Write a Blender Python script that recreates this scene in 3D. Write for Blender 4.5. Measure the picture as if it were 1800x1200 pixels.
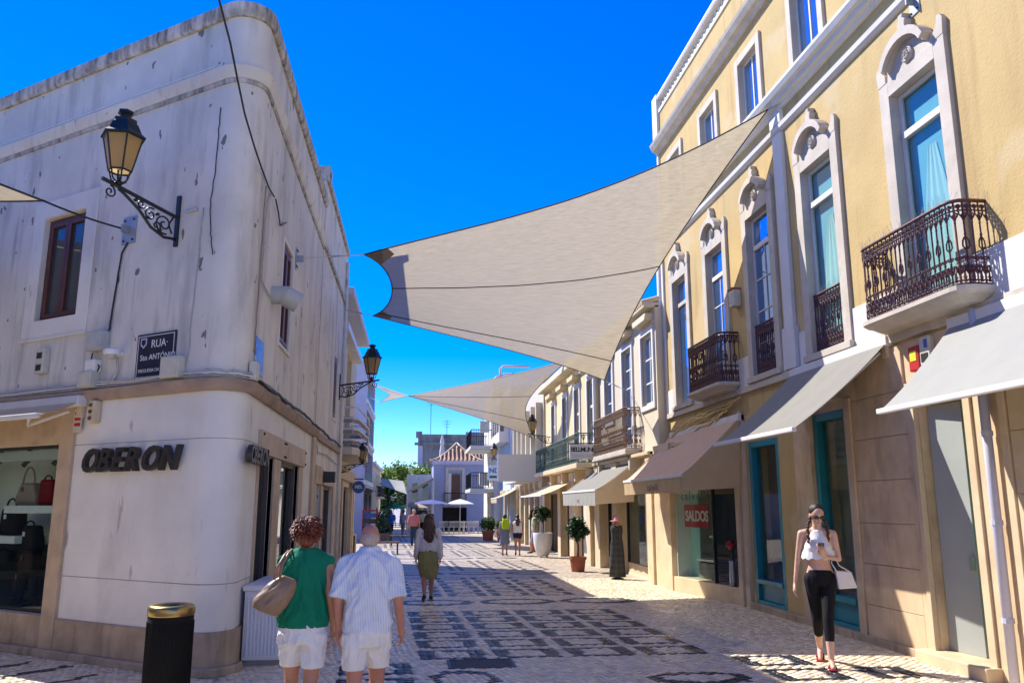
import bpy, bmesh, math, random
import numpy as np
from mathutils import Vector, Matrix, Quaternion, noise as mnoise

R = math.radians
scene = bpy.context.scene
for _o in list(bpy.data.objects):
    bpy.data.objects.remove(_o)
COL = scene.collection

# ------------------------------------------------------------------ camera
PITCH, YAW, EYE = R(11.27), R(6.604), 1.75
cam_data = bpy.data.cameras.new('camera')
cam = bpy.data.objects.new('camera', cam_data)
COL.objects.link(cam)
cam.location = (0, 0, EYE)
cam.rotation_euler = (R(90) + PITCH, 0, -YAW)
cam_data.sensor_width = 36.0
cam_data.lens = 36.0 * 1440.0 / 1800.0
cam_data.clip_start = 0.05
cam_data.clip_end = 3000.0
scene.camera = cam
scene.render.resolution_x, scene.render.resolution_y = 1024, 682

# ------------------------------------------------------------------ sky and sun
SUN_EL = R(46.0)
SUN_DIR = Vector((-0.747, 0.665, 0)).normalized()          # horizontal direction towards the sun
SUN_AZ = math.atan2(SUN_DIR.x, SUN_DIR.y)                # clockwise from +Y
world = bpy.data.worlds.new('World')
scene.world = world
world.use_nodes = True
wn = world.node_tree
for n in list(wn.nodes):
    wn.nodes.remove(n)
w_out = wn.nodes.new('ShaderNodeOutputWorld')
w_bg = wn.nodes.new('ShaderNodeBackground')
w_sky = wn.nodes.new('ShaderNodeTexSky')
w_hsv = wn.nodes.new('ShaderNodeHueSaturation')
w_sky.sky_type = 'NISHITA'
w_sky.sun_disc = False
w_sky.sun_elevation = SUN_EL
w_sky.sun_rotation = SUN_AZ
w_sky.altitude = 3000
w_sky.air_density = 1.0
w_sky.dust_density = 0.0
w_sky.ozone_density = 6.0
w_hsv.inputs['Saturation'].default_value = 1.37
w_hsv.inputs['Hue'].default_value = 0.518
w_hsv.inputs['Value'].default_value = 1.0
w_bg.inputs['Strength'].default_value = 0.097
wn.links.new(w_sky.outputs[0], w_hsv.inputs['Color'])
wn.links.new(w_hsv.outputs[0], w_bg.inputs[0])
wn.links.new(w_bg.outputs[0], w_out.inputs[0])

sun_data = bpy.data.lights.new('sun', 'SUN')
sun_data.energy = 2.75
sun_data.angle = R(0.53)
sun_data.color = (1.0, 0.945, 0.86)
sun = bpy.data.objects.new('sun', sun_data)
COL.objects.link(sun)
to_sun = Vector((SUN_DIR.x * math.cos(SUN_EL), SUN_DIR.y * math.cos(SUN_EL), math.sin(SUN_EL)))
sun.rotation_euler = to_sun.to_track_quat('Z', 'Y').to_euler()
sun.location = (-20, 15, 30)

vs = scene.view_settings
vs.view_transform = 'Standard'
vs.look = 'None'
vs.exposure = 1.72
vs.gamma = 1.0
vs.use_curve_mapping = False
scene.cycles.use_denoising = True
scene.cycles.max_bounces = 10
scene.cycles.diffuse_bounces = 7
scene.cycles.caustics_reflective = False
scene.cycles.caustics_refractive = False
scene.cycles.sample_clamp_indirect = 6.0

rnd = random.Random(7)

# ------------------------------------------------------------------ materials
MATS = {}
def nmat(name):
    m = bpy.data.materials.new(name)
    m.use_nodes = True
    nt = m.node_tree
    b = nt.nodes['Principled BSDF']
    MATS[name] = m
    return m, nt, b
def _coord(nt, scale=(1, 1, 1), kind='Position'):
    if kind == 'Position':
        g = nt.nodes.new('ShaderNodeNewGeometry'); src = g.outputs['Position']
    else:
        g = nt.nodes.new('ShaderNodeTexCoord'); src = g.outputs[kind]
    mp = nt.nodes.new('ShaderNodeMapping')
    mp.inputs['Scale'].default_value = scale
    nt.links.new(src, mp.inputs[0])
    return mp.outputs[0]
def _noise(nt, co, scale, detail=4, rough=0.55):
    n = nt.nodes.new('ShaderNodeTexNoise')
    n.inputs['Scale'].default_value = scale
    n.inputs['Detail'].default_value = detail
    n.inputs['Roughness'].default_value = rough
    nt.links.new(co, n.inputs['Vector'])
    return n.outputs['Fac']
def _ramp(nt, fac, stops):
    r = nt.nodes.new('ShaderNodeValToRGB')
    e = r.color_ramp.elements
    while len(e) < len(stops):
        e.new(0.5)
    for k, (p, c) in enumerate(stops):
        e[k].position = p
        e[k].color = (c[0], c[1], c[2], 1) if hasattr(c, '__len__') else (c, c, c, 1)
    nt.links.new(fac, r.inputs[0])
    return r.outputs[0]
def _mix(nt, fac, a, b, mode='MIX'):
    m = nt.nodes.new('ShaderNodeMix')
    m.data_type = 'RGBA'
    m.blend_type = mode
    for sock, v in ((m.inputs[0], fac), (m.inputs[6], a), (m.inputs[7], b)):
        if hasattr(v, 'is_linked') or hasattr(v, 'links'):
            nt.links.new(v, sock)
        elif hasattr(v, '__len__'):
            sock.default_value = (v[0], v[1], v[2], 1)
        else:
            sock.default_value = v
    return m.outputs[2]
def _bump(nt, b, fac, strength=0.3, dist=0.01):
    bp = nt.nodes.new('ShaderNodeBump')
    bp.inputs['Strength'].default_value = strength
    bp.inputs['Distance'].default_value = dist
    nt.links.new(fac, bp.inputs['Height'])
    nt.links.new(bp.outputs[0], b.inputs['Normal'])
def surf(name, col, rough=0.6, var=0.12, scale=3.0, bump=0.0, bscale=40.0, metal=0.0, spec=0.5, dark=None, dark_amt=0.0, dscale=0.8,
         stretch=(1, 1, 1), coord='Position', dthr=(0.5, 0.72), **kw):
    """a plain surface with its own grain: tone variation, optional dirt of its own shape, fine relief"""
    m, nt, b = nmat(name)
    co = _coord(nt, (1, 1, 1), coord)
    f = _noise(nt, co, scale, 5)
    lo = [max(0, c * (1 - var)) for c in col]
    hi = [min(1, c * (1 + var)) for c in col]
    c = _ramp(nt, f, [(0.3, lo), (0.7, hi)])
    if dark is not None and dark_amt > 0:
        co2 = _coord(nt, stretch, coord)
        d = _noise(nt, co2, dscale, 7, 0.62)
        fac = _ramp(nt, d, [(dthr[0], 0.0), (dthr[1], dark_amt)])
        c = _mix(nt, fac, c, dark)
    nt.links.new(c, b.inputs['Base Color'])
    b.inputs['Roughness'].default_value = rough
    b.inputs['Metallic'].default_value = metal
    b.inputs['Specular IOR Level'].default_value = spec
    if bump > 0:
        _bump(nt, b, _noise(nt, co, bscale, 4), bump, 0.01)
    for k, v in kw.items():
        b.inputs[k.replace('_', ' ')].default_value = v
    return m
def pane_mat(name, tint, ior=1.9, rough=0.02, see=0.0):
    """window glass: mirror-like at a slant, dark or tinted behind; see > 0 lets one look through"""
    m, nt, b = nmat(name)
    co = _coord(nt)
    f = _noise(nt, co, 1.3, 1)
    _bump(nt, b, f, 0.04, 0.03)
    b.inputs['Base Color'].default_value = (*tint, 1)
    b.inputs['Roughness'].default_value = rough
    b.inputs['IOR'].default_value = ior
    if see > 0:
        out = nt.nodes['Material Output']
        tr = nt.nodes.new('ShaderNodeBsdfTransparent')
        tr.inputs[0].default_value = (0.86, 0.92, 0.9, 1)
        gl = nt.nodes.new('ShaderNodeBsdfGlossy')
        gl.inputs['Roughness'].default_value = rough
        fr = nt.nodes.new('ShaderNodeFresnel')
        fr.inputs['IOR'].default_value = ior
        mx = nt.nodes.new('ShaderNodeMixShader')
        ge = nt.nodes.new('ShaderNodeNewGeometry')
        sb_ = nt.nodes.new('ShaderNodeMath'); sb_.operation = 'SUBTRACT'; sb_.inputs[0].default_value = 1.0
        nt.links.new(ge.outputs['Backfacing'], sb_.inputs[1])
        mu = nt.nodes.new('ShaderNodeMath'); mu.operation = 'MULTIPLY'
        nt.links.new(fr.outputs[0], mu.inputs[0]); nt.links.new(sb_.outputs[0], mu.inputs[1])
        nt.links.new(mu.outputs[0], mx.inputs[0])
        nt.links.new(tr.outputs[0], mx.inputs[1])
        nt.links.new(gl.outputs[0], mx.inputs[2])
        nt.links.new(mx.outputs[0], out.inputs['Surface'])
    return m

surf('plaster_white', (0.66, 0.625, 0.56), 0.85, 0.12, 1.2, 0.4, 55, dark=(0.22, 0.205, 0.20), dark_amt=0.7, dscale=1.5, stretch=(1.8, 1.8, 0.35), spec=0.2, dthr=(0.5, 0.78))
def speckle(name, col, scale, lo, hi, stretch=(1, 1, 1)):
    # chips and scuffs with a shape of their own laid over a finished material
    m = MATS[name]; nt = m.node_tree; b = nt.nodes['Principled BSDF']
    src = b.inputs['Base Color'].links[0].from_socket
    n = _noise(nt, _coord(nt, stretch), scale, 3, 0.5)
    nt.links.new(_mix(nt, _ramp(nt, n, [(lo, 0.0), (hi, 0.9)]), src, col), b.inputs['Base Color'])
speckle('plaster_white', (0.15, 0.135, 0.13), 6.5, 0.685, 0.70, (1.0, 1.0, 0.6))
speckle('plaster_white', (0.30, 0.275, 0.25), 2.2, 0.62, 0.88, (3.0, 3.0, 0.3))
surf('plaster_clean', (0.72, 0.69, 0.63), 0.8, 0.08, 1.6, 0.4, 45, dark=(0.36, 0.33, 0.29), dark_amt=0.5, dscale=1.0, stretch=(1.2, 1.2, 0.5), spec=0.2, dthr=(0.56, 0.8))
speckle('plaster_clean', (0.34, 0.31, 0.27), 3.4, 0.66, 0.74, (1.6, 1.6, 0.5))
surf('coping_stained', (0.52, 0.49, 0.45), 0.9, 0.2, 6, 0.5, 40, dark=(0.10, 0.09, 0.08), dark_amt=0.85, dscale=4.0, stretch=(2, 2, 0.5), spec=0.2, dthr=(0.42, 0.66))
surf('ledge_stone', (0.36, 0.27, 0.21), 0.85, 0.2, 6, 0.4, 40, dark=(0.10, 0.08, 0.07), dark_amt=0.6, dscale=3, spec=0.2)
surf('plinth_stone', (0.40, 0.30, 0.205), 0.7, 0.2, 3.5, 0.3, 45, dark=(0.09, 0.075, 0.06), dark_amt=0.7, dscale=2.2, stretch=(2.4, 2.4, 0.5), spec=0.35)
surf('shop_stone', (0.50, 0.375, 0.25), 0.6, 0.14, 3.0, 0.15, 60, dark=(0.22, 0.15, 0.10), dark_amt=0.5, dscale=2.0, spec=0.35)
surf('plaster_yellow', (0.48, 0.355, 0.16), 0.85, 0.08, 1.3, 0.6, 30, dark=(0.52, 0.34, 0.16), dark_amt=0.6, dscale=1.6, stretch=(1.6, 1.6, 0.35), spec=0.2, dthr=(0.5, 0.8))
speckle('plaster_yellow', (0.36, 0.25, 0.115), 1.3, 0.54, 0.80, (3.5, 3.5, 0.22))
speckle('plaster_yellow', (0.50, 0.39, 0.22), 0.9, 0.56, 0.62, (1, 1, 1))
surf('plaster_cream', (0.60, 0.50, 0.30), 0.85, 0.07, 1.3, 0.3, 45, dark=(0.55, 0.45, 0.30), dark_amt=0.4, dscale=1.2, spec=0.2)
surf('plaster_pale', (0.58, 0.52, 0.40), 0.85, 0.06, 1.3, 0.3, 45, dark=(0.55, 0.48, 0.36), dark_amt=0.4, dscale=1.2, spec=0.2)
surf('white_trim', (0.62, 0.605, 0.59), 0.7, 0.06, 2.5, 0.15, 60, dark=(0.5, 0.48, 0.46), dark_amt=0.35, dscale=2.0, spec=0.3)
surf('surround_stone', (0.50, 0.45, 0.385), 0.75, 0.14, 5, 0.3, 60, dark=(0.28, 0.24, 0.21), dark_amt=0.55, dscale=2.5, spec=0.3)
surf('cladding_stone', (0.60, 0.45, 0.285), 0.5, 0.16, 2.6, 0.12, 70, dark=(0.24, 0.165, 0.11), dark_amt=0.6, dscale=1.7, stretch=(1, 1.5, 0.7), spec=0.4)
surf('cream_stone', (0.58, 0.46, 0.30), 0.65, 0.1, 3, 0.15, 60, dark=(0.35, 0.26, 0.17), dark_amt=0.45, dscale=2.2, spec=0.35)
surf('concrete_grey', (0.27, 0.255, 0.25), 0.9, 0.2, 1.5, 0.3, 30, dark=(0.09, 0.085, 0.085), dark_amt=0.8, dscale=0.7, stretch=(2, 2, 0.4), spec=0.2)
surf('teal_paint', (0.012, 0.20, 0.235), 0.4, 0.1, 4, 0.08, 50, spec=0.5)
surf('brown_wood', (0.09, 0.028, 0.018), 0.45, 0.2, 8, 0.1, 60)
surf('brown_frame', (0.10, 0.065, 0.05), 0.5, 0.15, 8)
surf('wrought_iron', (0.012, 0.014, 0.015), 0.5, 0.2, 20, spec=0.5)
surf('maroon_iron', (0.075, 0.022, 0.024), 0.5, 0.3, 14, 0.2, 60, dark=(0.16, 0.08, 0.06), dark_amt=0.5, dscale=14)
surf('green_iron', (0.018, 0.075, 0.05), 0.5, 0.25, 14)
surf('rusty_iron', (0.20, 0.12, 0.07), 0.7, 0.3, 14)
surf('grey_metal', (0.34, 0.36, 0.38), 0.45, 0.1, 6, metal=0.4)
surf('zinc', (0.45, 0.46, 0.48), 0.4, 0.08, 6, metal=0.7)
surf('cabinet_grey', (0.66, 0.66, 0.68), 0.5, 0.05, 3, spec=0.4)
surf('box_grey', (0.43, 0.44, 0.42), 0.6, 0.08, 8)
surf('box_beige', (0.55, 0.52, 0.43), 0.6, 0.08, 8)
surf('white_plastic', (0.75, 0.75, 0.73), 0.45, 0.05, 8)
surf('black_rubber', (0.006, 0.006, 0.006), 0.7, 0.1, 8, spec=0.2)
surf('letter_dark', (0.022, 0.021, 0.02), 0.45, 0.2, 20)
surf('cable_grey', (0.42, 0.41, 0.40), 0.6, 0.2, 20)
surf('cable_black', (0.02, 0.02, 0.02), 0.6, 0.2, 20)
surf('cable_yellow', (0.62, 0.46, 0.17), 0.7, 0.15, 20)
surf('terracotta', (0.33, 0.10, 0.05), 0.75, 0.15, 5, 0.2, 40)
surf('roof_tile', (0.40, 0.25, 0.16), 0.8, 0.25, 6, 0.3, 40, dark=(0.2, 0.13, 0.09), dark_amt=0.6, dscale=3)
surf('urn_white', (0.66, 0.64, 0.59), 0.6, 0.07, 4, dark=(0.35, 0.3, 0.24), dark_amt=0.35, dscale=3)
surf('blue_plaster', (0.27, 0.31, 0.47), 0.85, 0.06, 2, 0.2, 40)
surf('lightblue_plaster', (0.48, 0.60, 0.78), 0.85, 0.06, 2, 0.2, 40)
surf('lavender_plaster', (0.46, 0.46, 0.57), 0.85, 0.06, 2, 0.2, 40)
surf('beige_panel', (0.55, 0.50, 0.40), 0.6, 0.05, 2)
surf('sign_panel', (0.60, 0.595, 0.57), 0.5, 0.03, 2)
surf('dark_inside', (0.018, 0.017, 0.016), 0.9, 0.3, 3)
surf('room_grey', (0.34, 0.335, 0.32), 0.9, 0.2, 2)
surf('room_light', (0.72, 0.72, 0.69), 0.9, 0.1, 2)
surf('red_sign', (0.42, 0.012, 0.015), 0.5, 0.05, 4)
surf('yellow_sign', (0.62, 0.60, 0.03), 0.5, 0.05, 4)
surf('blue_sign', (0.03, 0.10, 0.38), 0.45, 0.08, 4)
surf('navy_sign', (0.012, 0.012, 0.035), 0.35, 0.15, 8)
surf('white_print', (0.74, 0.74, 0.72), 0.55, 0.04, 8)
surf('lamp_black', (0.008, 0.014, 0.013), 0.45, 0.2, 12)
surf('gold', (0.36, 0.26, 0.11), 0.32, 0.05, 4, metal=1.0)
surf('inlay_dark', (0.035, 0.036, 0.042), 0.6, 0.25, 40, 0.6, 60, spec=0.5)
surf('curtain_cyan', (0.42, 0.68, 0.74), 0.8, 0.05, 2)

def fabric(name, col, var=0.06, trans=0.0, rough=0.85, weave=0.0, wscale=(1, 1, 1)):
    m, nt, b = nmat(name)
    co = _coord(nt, wscale)
    f = _noise(nt, co, 5, 5)
    c = _ramp(nt, f, [(0.3, [x * (1 - var) for x in col]), (0.7, [min(1, x * (1 + var)) for x in col])])
    nt.links.new(c, b.inputs['Base Color'])
    b.inputs['Roughness'].default_value = rough
    b.inputs['Specular IOR Level'].default_value = 0.15
    if weave:
        _bump(nt, b, _noise(nt, co, 90, 2), weave, 0.004)
    if trans > 0:
        out = nt.nodes['Material Output']
        t = nt.nodes.new('ShaderNodeBsdfTranslucent')
        nt.links.new(c, t.inputs[0])
        mx = nt.nodes.new('ShaderNodeMixShader')
        mx.inputs[0].default_value = trans
        nt.links.new(b.outputs[0], mx.inputs[1])
        nt.links.new(t.outputs[0], mx.inputs[2])
        nt.links.new(mx.outputs[0], out.inputs['Surface'])
    return m
def porous(name, amount):
    # knitted shade net: a share of the light passes straight through its holes
    nt = MATS[name].node_tree; out = nt.nodes['Material Output']
    src = out.inputs['Surface'].links[0].from_socket
    t = nt.nodes.new('ShaderNodeBsdfTransparent'); mx = nt.nodes.new('ShaderNodeMixShader'); mx.inputs[0].default_value = amount
    nt.links.new(src, mx.inputs[1]); nt.links.new(t.outputs[0], mx.inputs[2]); nt.links.new(mx.outputs[0], out.inputs['Surface'])
fabric('sail_cloth', (0.48, 0.415, 0.30), 0.12, 0.42, weave=0.2, wscale=(0.6, 5, 5)); porous('sail_cloth', 0.05)
fabric('sail_patch', (0.22, 0.20, 0.185), 0.06, 0.2)
fabric('awning_white', (0.40, 0.40, 0.375), 0.03, 0.25)
fabric('awning_grey', (0.25, 0.24, 0.215), 0.04, 0.12)
fabric('awning_brown', (0.62, 0.45, 0.35), 0.05, 0.12)
fabric('awning_tan', (0.60, 0.48, 0.31), 0.06, 0.4)
fabric('awning_cream', (0.70, 0.58, 0.40), 0.04, 0.3)

# ------------------------------------------------------------------ mesh helpers
class MB:
    """collects shapes in world coordinates; build() links them as ONE mesh object"""
    def __init__(self):
        self.v, self.f = [], []
    def add(self, vs_, fs_):
        o = len(self.v)
        self.v.extend([tuple(p) for p in vs_])
        self.f.extend([tuple(i + o for i in f) for f in fs_])
        return self
    def quad(self, a, b, c, d):
        return self.add([a, b, c, d], [(0, 1, 2, 3)])
    def obox(self, o, a, b, c):
        o, a, b, c = Vector(o), Vector(a), Vector(b), Vector(c)
        if a.cross(b).dot(c) < 0:
            a, b = b, a
        p = [o, o + a, o + a + b, o + b, o + c, o + a + c, o + a + b + c, o + b + c]
        return self.add(p, [(3, 2, 1, 0), (4, 5, 6, 7), (0, 1, 5, 4), (1, 2, 6, 5), (2, 3, 7, 6), (3, 0, 4, 7)])
    def box(self, x0, x1, y0, y1, z0, z1):
        return self.obox((x0, y0, z0), (x1 - x0, 0, 0), (0, y1 - y0, 0), (0, 0, z1 - z0))
    def tube(self, pts, r, n=6, caps=True, closed=False):
        pts = [Vector(p) for p in pts]
        k = len(pts)
        rs = r if hasattr(r, '__len__') else [r] * k
        prev = None
        vs_, fs_ = [], []
        for i, p in enumerate(pts):
            if closed:
                t = pts[(i + 1) % k] - pts[i - 1]
            else:
                t = pts[min(i + 1, k - 1)] - pts[max(i - 1, 0)]
            if t.length < 1e-9:
                t = Vector((0, 0, 1))
            t.normalize()
            if prev is None:
                ref = Vector((0, 0, 1)) if abs(t.z) < 0.9 else Vector((1, 0, 0))
                u = t.cross(ref).normalized()
            else:
                u = prev - t * prev.dot(t)
                u = u.normalized() if u.length > 1e-6 else t.orthogonal().normalized()
            prev = u
            w = t.cross(u)
            for j in range(n):
                a = 2 * math.pi * j / n
                vs_.append(p + (u * math.cos(a) + w * math.sin(a)) * rs[i])
        m = k if closed else k - 1
        for i in range(m):
            i2 = (i + 1) % k
            for j in range(n):
                fs_.append((i * n + j, i * n + (j + 1) % n, i2 * n + (j + 1) % n, i2 * n + j))
        if caps and not closed:
            fs_.append(tuple(reversed(range(n))))
            fs_.append(tuple(range((k - 1) * n, k * n)))
        return self.add(vs_, fs_)
    def lathe(self, prof, c=(0, 0, 0), n=20, axis=(0, 0, 1), ang0=0.0):
        c = Vector(c); ax = Vector(axis).normalized()
        u = ax.orthogonal().normalized() if abs(ax.z) < 0.99 else Vector((1, 0, 0))
        w = ax.cross(u)
        vs_, fs_ = [], []
        for (r, z) in prof:
            for j in range(n):
                a = ang0 + 2 * math.pi * j / n
                vs_.append(c + ax * z + (u * math.cos(a) + w * math.sin(a)) * r)
        for i in range(len(prof) - 1):
            for j in range(n):
                fs_.append((i * n + j, i * n + (j + 1) % n, (i + 1) * n + (j + 1) % n, (i + 1) * n + j))
        fs_.append(tuple(reversed(range(n))))
        fs_.append(tuple(range((len(prof) - 1) * n, len(prof) * n)))
        return self.add(vs_, fs_)
    def prism(self, poly, o, u, w, d):
        """poly of (a, b) in the plane o + a u + b w, pushed along d"""
        o, u, w, d = Vector(o), Vector(u), Vector(w), Vector(d)
        n = len(poly)
        base = [o + u * a + w * b for a, b in poly]
        area = sum(poly[i][0] * poly[(i + 1) % n][1] - poly[(i + 1) % n][0] * poly[i][1] for i in range(n))
        flip = (area > 0) == (u.cross(w).dot(d) > 0)
        vs_ = base + [p + d for p in base]
        fs_ = [tuple(range(n)), tuple(reversed(range(n, 2 * n)))]
        fs_ += [(i, i + n, (i + 1) % n + n, (i + 1) % n) for i in range(n)]
        if flip:
            fs_ = [tuple(reversed(f)) for f in fs_]
        return self.add(vs_, fs_)
    def grid(self, fn, nu, nv):
        vs_ = [fn(i / nu, j / nv) for i in range(nu + 1) for j in range(nv + 1)]
        fs_ = [(i * (nv + 1) + j, (i + 1) * (nv + 1) + j, (i + 1) * (nv + 1) + j + 1, i * (nv + 1) + j + 1) for i in range(nu) for j in range(nv)]
        return self.add(vs_, fs_)
    def ellipsoid(self, c, rx, ry, rz, nu=12, nv=8, rot=None):
        c = Vector(c)
        q = rot if rot is not None else Matrix.Identity(3)
        vs_, fs_ = [], []
        for i in range(nv + 1):
            t = math.pi * i / nv
            for j in range(nu):
                a = 2 * math.pi * j / nu
                vs_.append(c + q @ Vector((rx * math.sin(t) * math.cos(a), ry * math.sin(t) * math.sin(a), rz * math.cos(t))))
        for i in range(nv):
            for j in range(nu):
                fs_.append((i * nu + j, (i + 1) * nu + j, (i + 1) * nu + (j + 1) % nu, i * nu + (j + 1) % nu))
        return self.add(vs_, fs_)
    def mesh(self, name, off=(0, 0, 0)):
        off = Vector(off)
        me = bpy.data.meshes.new(name)
        me.from_pydata([tuple(Vector(p) - off) for p in self.v], [], self.f)
        return me
    def build(self, name, mat, parent=None, smooth=False, bevel=0.0, auto=None):
        off = wloc(parent) if parent is not None else Vector((0, 0, 0))
        me = self.mesh(name, off)
        return link(name, me, mat, parent, smooth, bevel, auto)
WLOC = {}
def wloc(o):
    return WLOC.get(o.name, Vector((0, 0, 0)))
def link(name, me, mat, parent=None, smooth=False, bevel=0.0, auto=None):
    o = bpy.data.objects.new(name, me)
    COL.objects.link(o)
    if mat is not None:
        if not me.materials:
            me.materials.append(MATS[mat] if isinstance(mat, str) else mat)
    if smooth:
        for p in me.polygons:
            p.use_smooth = True
        if auto:
            try:
                me.set_sharp_from_angle(angle=R(auto))
            except Exception:
                pass
    if parent is not None:
        o.parent = parent
        WLOC[o.name] = wloc(parent)
    else:
        WLOC[o.name] = Vector((0, 0, 0))
    if bevel > 0:
        bv = o.modifiers.new('bevel', 'BEVEL')
        bv.width = bevel; bv.segments = 2; bv.limit_method = 'ANGLE'
    return o
def tag(o, label, cat, group=None, kind=None):
    o['label'] = label
    o['category'] = cat
    if group: o['group'] = group
    if kind: o['kind'] = kind
    return o
def thing(name, label, cat, loc=(0, 0, 0), group=None):
    o = bpy.data.objects.new(name, None)
    COL.objects.link(o)
    o.location = loc
    o.empty_display_size = 0.2
    WLOC[o.name] = Vector(loc)
    return tag(o, label, cat, group)
def struct(name, mb, mat, **k):
    o = mb.build(name, mat, **k)
    o['kind'] = 'structure'
    return o
def copy_tree(o, parent=None, loc=None, rotz=None):
    c = o.copy()
    COL.objects.link(c)
    c.parent = parent
    if loc is not None: c.location = loc
    if rotz is not None: c.rotation_euler = (0, 0, rotz)
    WLOC[c.name] = Vector(c.location) if parent is None else wloc(parent)
    for ch in [x for x in o.children]:
        copy_tree(ch, c)
    return c
class Frame:
    """a wall's own axes: s along it, z up, d out of it"""
    def __init__(self, o, s, n):
        self.o, self.s, self.n = Vector(o), Vector(s).normalized(), Vector(n).normalized()
    def p(self, s, z, d=0.0):
        return self.o + self.s * s + self.n * d + Vector((0, 0, z))
    def box(self, mb, s0, s1, z0, z1, d0, d1):
        return mb.obox(self.p(s0, z0, d0), self.s * (s1 - s0), self.n * (d1 - d0), Vector((0, 0, z1 - z0)))
    def poly(self, mb, pts, d0, d1):
        return mb.prism(pts, self.p(0, 0, d0), self.s, Vector((0, 0, 1)), self.n * (d1 - d0))
    def wall(self, mb, s0, s1, z0, z1, holes, depth=0.25, d=0.0):
        ss = sorted({s0, s1, *[h[0] for h in holes], *[h[1] for h in holes]})
        zs = sorted({z0, z1, *[h[2] for h in holes], *[h[3] for h in holes]})
        up = Vector((0, 0, 1))
        flip = self.s.cross(up).dot(self.n) < 0
        def q(a, b, c, e):
            mb.quad(*((a, b, c, e) if not flip else (e, c, b, a)))
        for i in range(len(ss) - 1):
            for j in range(len(zs) - 1):
                cs, cz = (ss[i] + ss[i + 1]) / 2, (zs[j] + zs[j + 1]) / 2
                if cs < s0 or cs > s1 or cz < z0 or cz > z1: continue
                if any(h[0] < cs < h[1] and h[2] < cz < h[3] for h in holes): continue
                q(self.p(ss[i], zs[j], d), self.p(ss[i + 1], zs[j], d), self.p(ss[i + 1], zs[j + 1], d), self.p(ss[i], zs[j + 1], d))
        for (a, b, c, e) in holes:
            q(self.p(a, c, d), self.p(a, c, d - depth), self.p(b, c, d - depth), self.p(b, c, d))
            q(self.p(a, e, d - depth), self.p(a, e, d), self.p(b, e, d), self.p(b, e, d - depth))
            q(self.p(a, c, d - depth), self.p(a, c, d), self.p(a, e, d), self.p(a, e, d - depth))
            q(self.p(b, c, d), self.p(b, c, d - depth), self.p(b, e, d - depth), self.p(b, e, d))
        return mb
    def ring(self, mb, s0, s1, z0, z1, w, d0, d1, bottom=True):
        """a rectangular frame of four bars"""
        self.box(mb, s0, s0 + w, z0, z1, d0, d1)
        self.box(mb, s1 - w, s1, z0, z1, d0, d1)
        self.box(mb, s0 + w, s1 - w, z1 - w, z1, d0, d1)
        if bottom: self.box(mb, s0 + w, s1 - w, z0, z0 + w, d0, d1)
        return mb
def sweep(mb, path, prof, closed_prof=True):
    """prof of (d, z) carried along a plan path of (point, normal)"""
    n = len(prof)
    vs_, fs_ = [], []
    for (p, nn) in path:
        for (d, z) in prof:
            vs_.append((p[0] + nn[0] * d, p[1] + nn[1] * d, z))
    for i in range(len(path) - 1):
        for j in range(n if closed_prof else n - 1):
            fs_.append((i * n + j, (i + 1) * n + j, (i + 1) * n + (j + 1) % n, i * n + (j + 1) % n))
    if closed_prof:
        fs_.append(tuple(range(n)))
        fs_.append(tuple(reversed(range((len(path) - 1) * n, len(path) * n))))
    return mb.add(vs_, fs_)
def text_mesh(s, size, extrude=0.01, shear=0.0, offset=0.0, align='LEFT', res=3, spacing=1.0):
    cu = bpy.data.curves.new('lettering', 'FONT')
    cu.body = s; cu.size = size; cu.extrude = extrude; cu.shear = shear; cu.offset = offset
    cu.align_x = align; cu.resolution_u = res; cu.space_character = spacing
    o = bpy.data.objects.new('lettering', cu)
    COL.objects.link(o)
    dg = bpy.context.evaluated_depsgraph_get()
    me = bpy.data.meshes.new_from_object(o.evaluated_get(dg))
    bpy.data.objects.remove(o)
    bpy.data.curves.remove(cu)
    me.materials.clear()
    return me
def place_text(name, s, size, fr, s0, z0, d, mat, parent, mirror=False, **k):
    """flat lettering on a wall, reading the right way for someone facing the wall"""
    me = text_mesh(s, size, **k)
    right = fr.n.cross(Vector((0, 0, 1))) * -1.0         # reader's right when looking at the wall
    up = Vector((0, 0, 1))
    M = Matrix((right, up, right.cross(up))).transposed().to_4x4()
    M.translation = fr.p(s0, z0, d) - wloc(parent)
    me.transform(M)
    return link(name, me, mat, parent)
def catenary(a, b, sag, n=10):
    a, b = Vector(a), Vector(b)
    return [a.lerp(b, t / n) - Vector((0, 0, sag * 4 * (t / n) * (1 - t / n))) for t in range(n + 1)]
def gz(y):
    return -0.005 * max(0.0, y - 10.0)
# ------------------------------------------------------------------ ground and paving
def _ground_material():
    m, nt, b = nmat('limestone_paving')
    co = _coord(nt)
    v = nt.nodes.new('ShaderNodeTexVoronoi')
    v.inputs['Scale'].default_value = 11.0
    nt.links.new(co, v.inputs['Vector'])
    f = _noise(nt, co, 1.2, 5)
    base = _ramp(nt, f, [(0.3, (0.52, 0.43, 0.325)), (0.7, (0.66, 0.555, 0.425))])
    var = _ramp(nt, v.outputs['Color'], [(0.0, (0.75, 0.75, 0.75)), (1.0, (1.1, 1.1, 1.1))])
    c = _mix(nt, 1.0, base, var, 'MULTIPLY')
    edge = _ramp(nt, v.outputs['Distance'], [(0.35, 0.0), (0.62, 0.6)])
    c = _mix(nt, edge, c, (0.16, 0.13, 0.11))
    nt.links.new(c, b.inputs['Base Color'])
    b.inputs['Roughness'].default_value = 0.5
    _bump(nt, b, v.outputs['Distance'], 0.25, 0.01)
_ground_material()

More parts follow.
